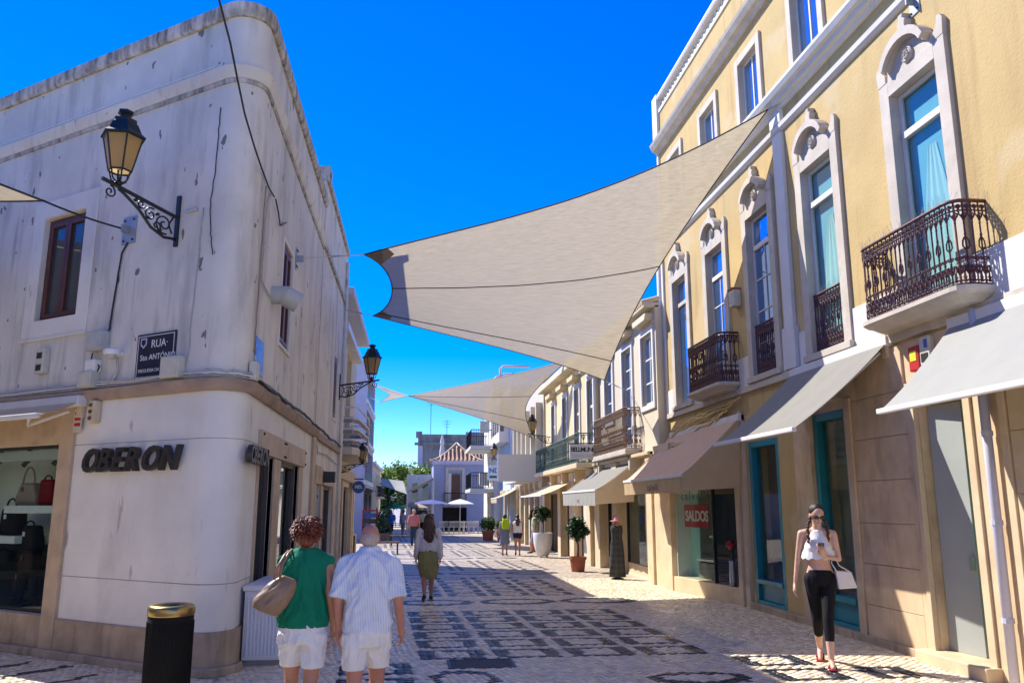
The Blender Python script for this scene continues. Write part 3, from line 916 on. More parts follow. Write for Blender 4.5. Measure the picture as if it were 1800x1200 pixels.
# cornices
def mould(name, prof, mat, s0=YA, s1=YB, fr=RF, parent=None):
    q = MB()
    pts = [fr.p(s0, z, d) for d, z in prof] + [fr.p(s1, z, d) for d, z in prof]
    n = len(prof)
    q.add(pts, [(i, (i + 1) % n, (i + 1) % n + n, i + n) for i in range(n)] + [tuple(reversed(range(n))), tuple(range(n, 2 * n))])
    return q.build(name, mat, parent if parent is not None else yh)
mould('lower_moulding', [(-0.01, 7.86), (0.03, 7.87), (0.07, 7.91), (0.08, 7.98), (0.04, 8.0), (-0.01, 8.0)], 'white_trim')
mould('cornice', [(-0.01, 8.24), (0.05, 8.24), (0.07, 8.29), (0.14, 8.30), (0.16, 8.36), (0.22, 8.37), (0.26, 8.44), (0.26, 8.49), (-0.01, 8.51)], 'white_trim')
mould('upper_cornice', [(-0.01, 10.42), (0.05, 10.42), (0.10, 10.50), (0.16, 10.52), (0.22, 10.62), (0.24, 10.68), (-0.01, 10.7)], 'surround_stone')
mould('parapet_band', [(-0.3, 10.7), (0.06, 10.7), (0.06, 11.42), (-0.3, 11.42)], 'plaster_yellow')
mould('balustrade_base', [(-0.25, 11.42), (0.09, 11.42), (0.09, 11.5), (-0.25, 11.5)], 'white_trim')
mould('balustrade_cap', [(-0.25, 11.78), (0.11, 11.78), (0.13, 11.83), (0.11, 11.9), (-0.25, 11.9)], 'white_trim')
mould('balustrade_back', [(-0.25, 11.5), (-0.14, 11.5), (-0.14, 11.78), (-0.25, 11.78)], 'white_trim')
q = MB(); q.lathe([(0.035, 0), (0.05, 0.05), (0.07, 0.12), (0.035, 0.2), (0.04, 0.28)], (0, 0, 0), 8)
bal_me = q.mesh('baluster'); bal_me.materials.append(MATS['white_trim'])
y = 12.0
while y < YB:
    o = bpy.data.objects.new('baluster', bal_me); COL.objects.link(o); o.parent = yh
    o.location = RF.p(y, 11.5, -0.03) - wloc(yh); y += 0.2
q = MB(); RF.box(q, YB - 0.35, YB + 0.03, 10.7, 11.95, -0.3, 0.13); q.build('parapet_pier', 'white_trim', yh)
q = MB(); RF.box(q, YB - 0.10, YB + 0.02, 3.75, 10.4, -0.05, 0.05); q.build('quoin', 'white_trim', yh)
# white dado under the windows and the pilaster
for (a, b_) in ((YA, WIN[0] - 0.67), (WIN[0] + 0.67, WIN[1] - 0.67), (WIN[1] + 0.67, 12.02), (12.49, WIN[2] - 0.67), (WIN[2] + 0.67, WIN[3] - 0.67), (WIN[3] + 0.67, WIN[4] - 0.67), (WIN[4] + 0.67, YB - 0.11)):
    q = MB(); RF.box(q, a, b_, 3.86, 4.40, -0.01, 0.025); q.build('dado', 'white_trim', yh, bevel=0.006)
q = MB(); RF.box(q, YA, YB - 0.11, 3.74, 3.855, -0.01, 0.07); q.build('sill_course', 'surround_stone', yh, bevel=0.006)
q = MB(); RF.box(q, 12.10, 12.42, 4.55, 7.85, -0.01, 0.06); RF.box(q, 12.04, 12.47, 3.87, 4.55, -0.01, 0.085); q.build('pilaster', 'white_trim', yh, bevel=0.006)
q = MB(); RF.box(q, 12.06, 12.46, 8.01, 8.235, -0.01, 0.07); q.build('pilaster_cap', 'white_trim', yh, bevel=0.006)

# ---- windows of the middle floor
pane_mat('pane_sky', (0.22, 0.42, 0.82), 1.6, 0.01); MATS['pane_sky'].node_tree.nodes['Principled BSDF'].inputs['Metallic'].default_value = 0.9  # blue metallic tint puts the sky's reflection into the pane colour
pane_mat('pane_front', (0.3, 0.3, 0.3), 1.8, 0.01, 1.0)
surf('blind_blue', (0.17, 0.47, 0.64), 0.8, 0.05, 2)
def stone_head(c, parent):
    q = MB()
    o = HW + 0.20
    # jambs with their eared tops
    for sg in (-1, 1):
        a, b_ = sorted((c + sg * HW, c + sg * o))
        RF.box(q, a, b_, 3.967, 7.06, -0.28, 0.055)
        ear = [(c + sg * (HW + 0.03), 7.06), (c + sg * o, 7.06), (c + sg * (o + 0.02), 7.26), (c + sg * (o - 0.02), 7.32), (c + sg * (o - 0.08), 7.33), (c + sg * (o - 0.10), 7.24), (c + sg * (HW + 0.03), 7.16)]
        RF.poly(q, ear, -0.02, 0.06)
    RF.box(q, c - HW, c + HW, 6.86, 7.06, -0.28, 0.055)
    n = 10
    arc = [(c + 0.48 * math.cos(math.pi * k / n), 7.06 + 0.34 * math.sin(math.pi * k / n)) for k in range(n + 1)]
    RF.poly(q, arc, -0.02, 0.045)
    s = q.build('window_surround', 'surround_stone', parent, bevel=0.005)
    q = MB()
    outer = [(c + 0.50 * math.cos(R(22) + (math.pi - R(44)) * k / n), 7.02 + 0.47 * math.sin(R(22) + (math.pi - R(44)) * k / n)) for k in range(n + 1)]
    inner = [(c + 0.42 * math.cos(R(22) + (math.pi - R(44)) * k / n), 7.02 + 0.36 * math.sin(R(22) + (math.pi - R(44)) * k / n)) for k in range(n + 1)]
    for k in range(n):
        RF.poly(q, [outer[k], outer[k + 1], inner[k + 1], inner[k]], 0.02, 0.17)
        lo = [((a[0] - c) * 0.97 + c, (a[1] - 7.02) * 0.95 + 7.02) for a in (inner[k], inner[k + 1])]
        RF.poly(q, [inner[k], inner[k + 1], lo[1], lo[0]], 0.02, 0.11)
    q.build('pediment', 'surround_stone', s)
    q = MB()
    q.lathe([(0.105, 0), (0.105, 0.03), (0.085, 0.045), (0.08, 0.03)], RF.p(c, 7.185, 0.045), 16, RF.n)
    for k in range(6):
        a = k * math.pi / 3
        q.ellipsoid(RF.p(c + 0.035 * math.cos(a), 7.185 + 0.045 * math.sin(a), 0.085), 0.018, 0.018, 0.022, 6, 4)
    q.build('medallion', 'surround_stone', s, smooth=True, auto=40)
    q = MB()
    RF.poly(q, [(c - 0.10, 7.46), (c + 0.10, 7.46), (c + 0.07, 7.55), (c + 0.085, 7.62), (c + 0.04, 7.66), (c + 0.05, 7.72), (c - 0.05, 7.72), (c - 0.04, 7.66), (c - 0.085, 7.62), (c - 0.07, 7.55)], 0.0, 0.11)
    q.build('finial', 'surround_stone', s, bevel=0.012)
    q = MB(); RF.box(q, c - o - 0.02, c + o + 0.02, 3.865, 3.965, -0.3, 0.10); q.build('sill', 'surround_stone', s, bevel=0.006)
    return s
def white_window(c, z0, z1, hw, bars, parent, pane='pane_sky', dp=-0.07, transom=None, cols=2, fw=0.05, bw=0.022, fr=RF, mat='white_trim'):
    """white joinery with every pane its own piece; bars = heights of the cross bars under the transom"""
    q = MB(); fr.ring(q, c - hw + 0.003, c + hw - 0.003, z0 + 0.003, z1 - 0.003, fw, dp - 0.05, dp)
    if transom: fr.box(q, c - hw + fw, c + hw - fw, transom - 0.045, transom + 0.045, dp - 0.05, dp + 0.02)
    w = q.build('window', mat, parent, bevel=0.004)
    a, b_ = c - hw + fw, c + hw - fw
    rows = []
    zt = transom - 0.045 if transom else z1 - fw
    zz = [z0 + fw] + list(bars) + [zt]
    for i in range(len(zz) - 1):
        rows.append((zz[i] + (bw / 2 if i else 0), zz[i + 1] - (bw / 2 if i < len(zz) - 2 else 0), cols))
    if transom: rows.append((transom + 0.045, z1 - fw, 1))
    q = MB(); any_bar = False
    for (u0, u1, n) in rows:
        cw = (b_ - a) / n
        for k in range(n):
            p = MB(); fr.box(p, a + k * cw + (bw / 2 if k else 0), a + (k + 1) * cw - (bw / 2 if k < n - 1 else 0), u0, u1, dp - 0.03, dp - 0.02)
            p.build('pane', pane, w)
            if k: fr.box(q, a + k * cw - bw / 2, a + k * cw + bw / 2, u0, u1, dp - 0.04, dp - 0.005); any_bar = True
    for zb in bars:
        fr.box(q, a, b_, zb - bw / 2, zb + bw / 2, dp - 0.04, dp - 0.004); any_bar = True
    if any_bar: q.build('glazing_bars', mat, w)
    return w
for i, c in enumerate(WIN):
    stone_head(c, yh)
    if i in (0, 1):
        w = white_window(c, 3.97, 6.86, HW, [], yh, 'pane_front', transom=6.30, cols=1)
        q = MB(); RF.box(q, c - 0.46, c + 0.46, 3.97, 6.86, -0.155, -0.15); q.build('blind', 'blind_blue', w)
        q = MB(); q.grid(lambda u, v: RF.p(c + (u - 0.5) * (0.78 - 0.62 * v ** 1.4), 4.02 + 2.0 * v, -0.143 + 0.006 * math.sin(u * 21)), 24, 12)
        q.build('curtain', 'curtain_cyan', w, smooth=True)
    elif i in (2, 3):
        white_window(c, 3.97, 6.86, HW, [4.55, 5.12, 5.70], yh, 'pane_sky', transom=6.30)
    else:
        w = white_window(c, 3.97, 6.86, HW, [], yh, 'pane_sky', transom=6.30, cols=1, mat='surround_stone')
        for k in range(32):
            q = MB(); z = 4.05 + k * 0.068
            q.obox(RF.p(c - 0.40, z, -0.20), RF.s * 0.80, RF.n * 0.045 + Vector((0, 0, -0.03)), Vector((0, 0, 0.05)))
            q.build('slat', 'concrete_grey' if k > 20 else 'box_grey', w)
# ---- windows of the top floor
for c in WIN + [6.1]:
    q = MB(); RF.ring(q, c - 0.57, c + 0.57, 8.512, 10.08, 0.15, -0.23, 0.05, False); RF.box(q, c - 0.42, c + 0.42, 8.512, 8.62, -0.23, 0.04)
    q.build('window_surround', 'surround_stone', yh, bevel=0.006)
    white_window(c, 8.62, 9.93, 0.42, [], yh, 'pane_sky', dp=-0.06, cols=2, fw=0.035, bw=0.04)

# ---- wrought-iron railings
def scroll(cx, cz, r, turns, start, sgn, n=14):
    return [(cx + sgn * r * (1 - 0.8 * k / n) * math.cos(start + turns * 2 * math.pi * k / n), 0, cz + r * (1 - 0.8 * k / n) * math.sin(start + turns * 2 * math.pi * k / n)) for k in range(n + 1)]
def iron_unit(kind, h=0.88):
    q = MB()
    q.tube([(0, 0, 0), (0, 0, h)], 0.011, 4)
    for sg in (-1, 1):
        q.tube(scroll(sg * 0.028, h - 0.06, 0.034, 0.9, R(200), sg), 0.0095, 4)
        q.tube([(sg * 0.05, 0, h - 0.02), (sg * 0.045, 0, h - 0.12), (sg * 0.012, 0, h - 0.17), (0, 0, h - 0.21)], 0.009, 4)
        q.tube(scroll(sg * 0.03, 0.06, 0.034, 0.9, R(160), sg), 0.0095, 4)
        q.tube([(sg * 0.052, 0, 0.02), (sg * 0.045, 0, 0.12), (sg * 0.02, 0, 0.17), (0, 0, 0.22)], 0.009, 4)
        q.tube([(0, 0, 0.10), (sg * 0.03, 0, 0.15), (sg * 0.035, 0, 0.20)], 0.010, 4)
        if kind:
            q.tube([(0, 0, 0.36), (sg * 0.035, 0, 0.40), (sg * 0.03, 0, 0.46), (sg * 0.008, 0, 0.50)], 0.010, 4)
    q.tube(scroll(0.0, h - 0.145, 0.036, 1.3, R(90), 1), 0.009, 4); q.tube(scroll(0.0, 0.15, 0.04, 1.3, R(270), -1), 0.010, 4); q.tube(scroll(0.02, 0.27, 0.022, 1.1, R(0), 1), 0.009, 4); q.tube(scroll(-0.02, 0.27, 0.022, 1.1, R(0), -1), 0.009, 4)
    q.ellipsoid((0, 0, h - 0.22), 0.013, 0.013, 0.02, 6, 4)
    q.ellipsoid((0, 0, 0.235), 0.014, 0.014, 0.022, 6, 4)
    if kind: q.ellipsoid((0, 0, 0.53), 0.014, 0.014, 0.035, 6, 4)
    return q.mesh('baluster')
UNITS = {}
def units(mat):
    if mat not in UNITS:
        UNITS[mat] = []
        for k in (0, 1):
            me = iron_unit(k); me.materials.append(MATS[mat]); UNITS[mat].append(me)
    return UNITS[mat]
def railing(path, z0, h, parent, mat, step=0.09, spikes=False, zs=1.0):
    """path in plan; top and bottom rail, then balusters along it"""
    pts = [Vector(p) for p in path]
    q = MB(); q.tube([p + Vector((0, 0, z0 + h)) for p in pts], 0.021, 6)
    q.build('top_rail', mat, parent, smooth=True)
    q = MB(); q.tube([p + Vector((0, 0, z0 + 0.02)) for p in pts], 0.013, 4); q.tube([p + Vector((0, 0, z0 + h - 0.055)) for p in pts], 0.009, 4)
    q.build('bottom_rail', mat, parent)
    seg = [(pts[i + 1] - pts[i]).length for i in range(len(pts) - 1)]
    tot = sum(seg); n = max(2, int(round(tot / step)))
    ms = units(mat)
    for k in range(n + 1):
        t = tot * k / n; i = 0
        while i < len(seg) - 1 and t > seg[i]: t -= seg[i]; i += 1
        d = (pts[i + 1] - pts[i]).normalized(); p = pts[i] + d * t
        o = bpy.data.objects.new('baluster', ms[k % 2]); COL.objects.link(o); o.parent = parent
        o.location = p + Vector((0, 0, z0 + 0.02)) - wloc(parent)
        o.rotation_euler = (0, 0, math.atan2(d.y, d.x)); o.scale = (1, 1, (h - 0.04) / 0.88)
    if spikes:
        q = MB(); t = 0.0; k = 0
        while t < tot:
            tt = t; i = 0
            while i < len(seg) - 1 and tt > seg[i]: tt -= seg[i]; i += 1
            d = (pts[i + 1] - pts[i]).normalized(); p = pts[i] + d * tt + Vector((0, 0, z0 + h))
            q.tube([p, p + Vector((rnd.uniform(-0.05, 0.05), rnd.uniform(-0.05, 0.05), 0.11))], 0.0016, 3)
            t += 0.035
        q.build('bird_spikes', 'zinc', parent)
def balcony(fr, s0, s1, z, depth, parent, mat='maroon_iron', slab='surround_stone', rail=0.93, spikes=False, step=0.088):
    r = 0.16; d = depth
    plan = [(s0, 0.0), (s0, d - r)] + [(s0 + r - r * math.cos(a), d - r + r * math.sin(a)) for a in (R(30), R(60))] + [(s0 + r, d), (s1 - r, d)] + [(s1 - r + r * math.sin(a), d - r + r * math.cos(a)) for a in (R(30), R(60))] + [(s1, d - r), (s1, 0.0)]
    q = MB()
    def ring(off, zz):
        out = []
        cs = (s0 + s1) / 2
        for (s, dd) in plan:
            out.append(fr.p(cs + (s - cs) * (1 + off * 2 / (s1 - s0)), zz, max(-0.01, dd * (1 + off / d)) if dd > 0 else -0.01))
        return out
    layers = [ring(-0.10, z - 0.15), ring(-0.03, z - 0.10), ring(0.02, z - 0.08), ring(0.05, z - 0.05), ring(0.05, z)]
    n = len(plan)
    vs_ = [p for l in layers for p in l]
    q.add(vs_, [(i * n + j, i * n + (j + 1) % n, (i + 1) * n + (j + 1) % n, (i + 1) * n + j) for i in range(len(layers) - 1) for j in range(n)] + [tuple(reversed(range(n))), tuple(range((len(layers) - 1) * n, len(layers) * n))])
    b_ = q.build('balcony', slab, parent)
    path = [fr.p(s, 0, dd) for (s, dd) in plan]
    railing(path, z, rail, b_, mat, step, spikes)
    return b_
balcony(RF, WIN[0] - 0.95, WIN[0] + 0.95, 3.99, 0.38, yh, spikes=True)
balcony(RF, WIN[3] - 0.95, WIN[3] + 0.95, 3.99, 0.38, yh)
for c in (WIN[1], WIN[2]):
    q = MB(); RF.box(q, c - HW, c + HW, 3.968, 3.985, -0.08, 0.0); j = q.build('window_guard', 'maroon_iron', yh)
    railing([RF.p(c - HW + 0.015, 0, -0.03), RF.p(c + HW - 0.015, 0, -0.03)], 3.985, 0.88, j, 'maroon_iron', 0.085, spikes=(c == WIN[1]))

# ---- ground floor: stone cladding, door, shop windows
def slabs(s0, s1, zs, nx_, parent, mat='cladding_stone', d=0.03, skip=None, name='stone_slab'):
    for i in range(len(zs) - 1):
        w = (s1 - s0) / nx_
        for k in range(nx_):
            q = MB(); e = rnd.uniform(0, 0.003)
            RF.box(q, s0 + k * w + 0.003, s0 + (k + 1) * w - 0.003, zs[i] + 0.003, zs[i + 1] - 0.003, -0.02, d + e)
            q.build(name, mat, parent, bevel=0.004)
slabs(9.36, 10.62, [0.0, 0.48, 1.0, 1.52, 2.06, 2.6, 3.14, 3.7], 2, yh)
slabs(5.6, 7.62, [0.0, 0.62, 1.24, 1.86, 2.48, 3.1, 3.7], 3, yh, 'cream_stone', 0.03)
for (a, b_, m_, d) in ((9.16, 9.24, 'cream_stone', 0.06), (9.25, 9.35, 'cladding_stone', 0.04), (10.63, 10.79, 'cladding_stone', 0.055), (11.83, 11.95, 'cladding_stone', 0.055), (8.02, 8.13, 'cream_stone', 0.04), (8.135, 8.25, 'cream_stone', 0.07), (7.64, 7.74, 'cream_stone', 0.05)):
    q = MB(); RF.box(q, a, b_, 0.0, 3.2 if d != 0.07 else 3.0, -0.02, d); q.build('jamb', m_, yh, bevel=0.006)
q = MB(); RF.box(q, 11.96, 12.44, 0.0, 3.55, -0.02, 0.03); q.build('pilaster', 'cladding_stone', yh, bevel=0.006)
q = MB(); RF.box(q, 8.26, 9.14, 2.93, 3.7, -0.02, 0.03); q.build('lintel', 'cladding_stone', yh, bevel=0.006)
q = MB(); RF.box(q, 10.63, 11.95, 3.22, 3.7, -0.02, 0.03); q.build('lintel', 'cladding_stone', yh, bevel=0.006)
q = MB(); RF.box(q, 9.0, 14.4, -0.05, 0.09, -0.02, 0.09); q.build('base_course', 'plinth_stone', yh, bevel=0.01)
q = MB(); RF.box(q, 8.10, 9.32, -0.05, 0.135, -0.6, 0.22); q.build('door_step', 'cream_stone', yh, bevel=0.012)
# shop door: a grey leaf and a dark gap with shelves behind
surf('door_grey', (0.33, 0.355, 0.33), 0.55, 0.06, 2)
q = MB(); q.obox(RF.p(9.13, 0.14, -0.10), RF.s * -0.52 + RF.n * -0.06, RF.n * -0.05, Vector((0, 0, 2.77))); d_ = q.build('door', 'door_grey', yh, bevel=0.004)
q = MB(); RF.box(q, 8.62, 8.65, 1.05, 1.2, -0.15, -0.10); q.build('handle', 'zinc', d_)
surf('green_edge', (0.02, 0.22, 0.12), 0.3, 0.05)
q = MB(); RF.box(q, 8.265, 8.29, 0.14, 2.9, -0.3, -0.02); q.build('glass_door_edge', 'green_edge', yh)
def room(s0, s1, z0, z1, depth, parent, mat='dark_inside', name='shop_interior', d0=-0.36, floor=None):
    q = MB()
    RF.box(q, s0 - 0.3, s1 + 0.3, z0 - 0.05, z0, -depth, d0)
    RF.box(q, s0 - 0.3, s1 + 0.3, z1, z1 + 0.05, -depth, d0)
    RF.box(q, s0 - 0.35, s0 - 0.3, z0, z1, -depth, d0)
    RF.box(q, s1 + 0.3, s1 + 0.35, z0, z1, -depth, d0)
    RF.box(q, s0 - 0.3, s1 + 0.3, z0, z1, -depth - 0.05, -depth)
    return q.build(name, mat, parent)
r_ = room(8.26, 9.14, 0.135, 3.0, 3.5, yh, 'room_grey')
for k in range(4):
    q = MB(); RF.box(q, 8.1, 8.9, 0.5 + k * 0.45, 0.53 + k * 0.45, -2.6, -2.0); q.build('shelf', 'brown_wood', r_)
pane_mat('pane_shopfront', (0.4, 0.4, 0.4), 1.55, 0.01, 1.0)
def teal_front(a, b_, z0, z1, room_mat):
    q = MB(); RF.ring(q, a + 0.003, b_ - 0.003, z0 + 0.003, z1 - 0.003, 0.11, -0.16, 0.0)
    RF.box(q, a + 0.11, b_ - 0.11, 0.42, 0.50, -0.16, 0.02)
    w = q.build('shop_window', 'teal_paint', yh, bevel=0.008)
    q = MB(); RF.box(q, a + 0.113, b_ - 0.113, z0 + 0.116, 0.419, -0.13, -0.06); q.build('panel', 'teal_paint', w, bevel=0.01)
    q = MB(); RF.box(q, a + 0.113, b_ - 0.113, 0.502, z1 - 0.116, -0.11, -0.10); q.build('pane', 'pane_shopfront', w)
    r_ = room(a, b_, 0.45, z1, 1.3, w, room_mat, 'display_room', -0.17)
    return w
t1 = teal_front(*TE1, 'room_light')
t2 = teal_front(*TE2, 'room_grey')
q = MB(); RF.box(q, 10.95, 11.75, 2.42, 2.47, -0.7, -0.3); q.build('shelf', 'room_grey', t1)
q = MB(); RF.box(q, 13.2, 14.2, 1.5, 2.7, -0.9, -0.86); q.build('poster', 'bag_red', t2)
q = MB(); RF.box(q, 13.2, 14.2, 0.5, 1.5, -0.9, -0.86); q.build('backdrop', 'dark_inside', t2)
t = thing('number_plate', 'small dark house number plate above the second teal window', 'number plate', RF.p(11.3, 3.2, 0.03))
q = MB(); RF.box(q, 11.24, 11.36, 3.235, 3.36, 0.031, 0.042); q.build('plate', 'letter_dark', t)
place_text('digit', '4', 0.1, RF, 11.33, 3.26, 0.044, 'white_print', t, extrude=0.001)

# things shown in the teal windows
surf('wicker', (0.42, 0.33, 0.22), 0.8, 0.2, 30)
bk = thing('wicker_basket', 'pale wicker basket with arched handle low in the teal window', 'basket', RF.p(11.15, 0.5, -0.4))
q = MB()
for k in range(6): 
    z = 0.51 + k * 0.05
    q.tube([RF.p(11.15 + (0.20 + 0.012 * k) * math.cos(2 * math.pi * j / 14), z, -0.42 + (0.14 + 0.01 * k) * math.sin(2 * math.pi * j / 14)) for j in range(14)], 0.02, 5, closed=True)
q.build('body', 'wicker', bk)
q = MB(); q.tube([RF.p(11.15 + 0.17 * math.cos(math.pi * k / 10), 0.78 + 0.2 * math.sin(math.pi * k / 10), -0.32) for k in range(11)], 0.012, 5); q.build('handle', 'brown_wood', bk, smooth=True)
lampd = thing('glass_bell', 'small glass bell standing on the display shelf', 'ornament', RF.p(11.35, 2.47, -0.45))
q = MB(); q.lathe([(0.09, 0), (0.085, 0.03), (0.07, 0.12), (0.03, 0.19), (0.012, 0.22), (0.02, 0.25), (0.005, 0.27)], RF.p(11.35, 2.472, -0.45), 14); q.build('bell', 'zinc', lampd, smooth=True)
rs = thing('red_shirt', 'red patterned blouse hanging low in the darker teal window', 'blouse', RF.p(13.4, 0.75, -0.35))
q = MB(); q.lathe([(0.11, 0.0), (0.13, 0.12), (0.12, 0.3), (0.14, 0.42), (0.05, 0.5)], RF.p(13.4, 0.62, -0.35), 12); q.build('body', 'bag_red', rs, smooth=True)
ws = thing('white_shirt', 'pale grey top on a hanger in the darker teal window', 'top', RF.p(13.35, 1.7, -0.4))
q = MB(); q.lathe([(0.10, 0.0), (0.11, 0.2), (0.13, 0.36), (0.05, 0.44)], RF.p(13.35, 1.72, -0.4), 12); q.build('body', 'white_print', ws, smooth=True)

# ---- glass shop front, splayed out from the wall
cf = thing('glass_shop_front', 'splayed glass shop front with pink stone base under the brown awning', 'shop front', (5.7, 16.2, 0))
_d = Vector((5.53 - 5.93, 17.5 - 14.86, 0)); CFL = _d.length
CFF = Frame((5.93, 14.86, 0), _d, (-_d.y, _d.x, 0))
q = MB(); CFF.box(q, 0.0, CFL, -0.1, 0.27, -0.3, 0.05); q.build('base', 'cream_stone', cf, bevel=0.008)
q = MB(); CFF.box(q, 0.0, 0.04, 0.272, 3.0, -0.08, 0.02); q.build('post', 'cream_stone', cf)
q = MB(); CFF.box(q, 0.955, 0.985, 0.272, 3.0, -0.06, 0.015); q.build('post', 'wrought_iron', cf)
q = MB(); CFF.box(q, 0.045, 0.95, 0.275, 2.98, -0.03, -0.02); q.build('dark_pane', 'pane_shop', cf)
q = MB(); CFF.box(q, 0.99, CFL - 0.04, 0.275, 2.45, -0.03, -0.02); q.build('pane', 'pane_shopfront', cf)
surf('cyan_panel', (0.36, 0.66, 0.70), 0.5, 0.04)
q = MB(); CFF.box(q, CFL - 0.42, CFL - 0.02, 0.275, 2.45, -0.40, -0.37); q.build('side_panel', 'cyan_panel', cf)
q = MB(); CFF.box(q, 0.99, CFL, 2.452, 3.0, -0.06, -0.01); q.build('top_panel', 'brown_frame', cf)
q = MB(); CFF.box(q, 0.0, CFL, 3.0, 3.06, -0.5, 0.02); q.build('canopy', 'cream_stone', cf)
q = MB()
CFF.box(q, 0.0, CFL, 0.24, 0.272, -1.0, -0.31); CFF.box(q, 0.0, CFL, 0.272, 3.0, -1.05, -1.0); CFF.box(q, 0.97, 1.0, 0.272, 3.0, -1.0, -0.10); CFF.box(q, CFL - 0.02, CFL, 0.272, 3.0, -1.0, -0.05)
q.build('display_room', 'room_light', cf)
for (z, a, b_) in ((1.10, 1.05, 1.6), (0.62, 1.05, 2.2)):
    q = MB(); CFF.box(q, a, b_, z, z + 0.04, -0.7, -0.25); q.build('shelf', 'white_plastic', cf)
q = MB(); CFF.box(q, 1.05, 2.2, 0.275, 0.58, -0.7, -0.3); q.build('plinth', 'concrete_grey', cf)
q = MB(); CFF.box(q, 1.05, 1.7, 1.2, 2.0, -0.9, -0.86); q.build('poster', 'box_grey', cf)
sg = thing('sale_sign', 'red sign with white SALDOS lettering inside the glass shop front', 'sign', CFF.p(1.8, 1.3, -0.05))
q = MB(); CFF.box(q, 1.22, 2.25, 1.30, 1.76, -0.055, -0.04); q.build('board', 'red_sign', sg)
place_text('lettering', 'SALDOS', 0.29, CFF, 2.20, 1.43, -0.038, 'white_print', sg, extrude=0.001, offset=0.008, spacing=0.90)
cl = thing('shop_lettering', 'thin dark shop name lettering on the glass above the red sign', 'lettering', CFF.p(1.8, 1.9, -0.02))
place_text('lettering', 'calvelli', 0.27, CFF, 2.33, 1.85, -0.017, 'letter_dark', cl, extrude=0.001, spacing=1.5)
fl = thing('red_flower', 'red flower in a tall vase by the dark shop glass', 'flower', CFF.p(0.35, 0.3, 0.03))
# pillars at the party wall
for (a, b_, d, m_) in ((17.62, 18.35, 0.46, 'cream_stone'), (18.36, 18.94, 0.42, 'cream_stone'), (14.42, 14.62, 0.06, 'cream_stone'), (14.64, 14.82, 0.10, 'cream_stone')):
    q = MB(); RF.box(q, a, b_, -0.1, 3.1 if d > 0.2 else 3.4, -0.02, d); q.build('pillar', m_, yh, bevel=0.01)
# flower on display (in front of the dark glass's reflection)
q = MB()
for k in range(9): q.ellipsoid(CFF.p(0.33 + rnd.uniform(-0.07, 0.07), 1.02 + rnd.uniform(-0.06, 0.06), 0.0 + rnd.uniform(-0.01, 0.03)), 0.045, 0.045, 0.04, 7, 5)
q.build('petals', 'red_sign', fl, smooth=True)
q = MB(); q.tube([CFF.p(0.33, 0.6, 0.0), CFF.p(0.33, 1.0, 0.0)], 0.012, 5); q.build('stem', 'green_iron', fl)
q = MB(); q.lathe([(0.05, 0), (0.06, 0.1), (0.05, 0.4), (0.06, 0.46)], CFF.p(0.33, 0.272, 0.0), 12); q.build('vase', 'zinc', fl, smooth=True)

# rainwater pipe
dp = thing('drainpipe', 'painted drainpipe running down beside the shop doorway', 'drainpipe', RF.p(7.88, 0, 0.1))
q = MB(); q.tube([RF.p(7.88, 0.0, 0.09), RF.p(7.88, 3.8, 0.09)], 0.05, 10); q.build('pipe', 'lavender_plaster', dp, smooth=True)
for z in (0.6, 1.55, 2.45):
    q = MB(); q.lathe([(0.058, 0), (0.058, 0.05)], RF.p(7.88, z, 0.09), 10); q.build('collar', 'lavender_plaster', dp)
dp2 = thing('drainpipe', 'tall white drainpipe where the yellow and cream houses meet', 'drainpipe', RF.p(19.1, 3.2, 0.1))
q = MB(); q.tube([RF.p(19.08, 3.1, 0.07), RF.p(19.08, 8.2, 0.07)], 0.055, 10); q.build('pipe', 'white_trim', dp2, smooth=True)
q = MB(); q.tube([RF.p(19.25, 3.1, 0.05), RF.p(19.25, 4.9, 0.05)], 0.03, 8); q.build('side_pipe', 'white_trim', dp2, smooth=True)
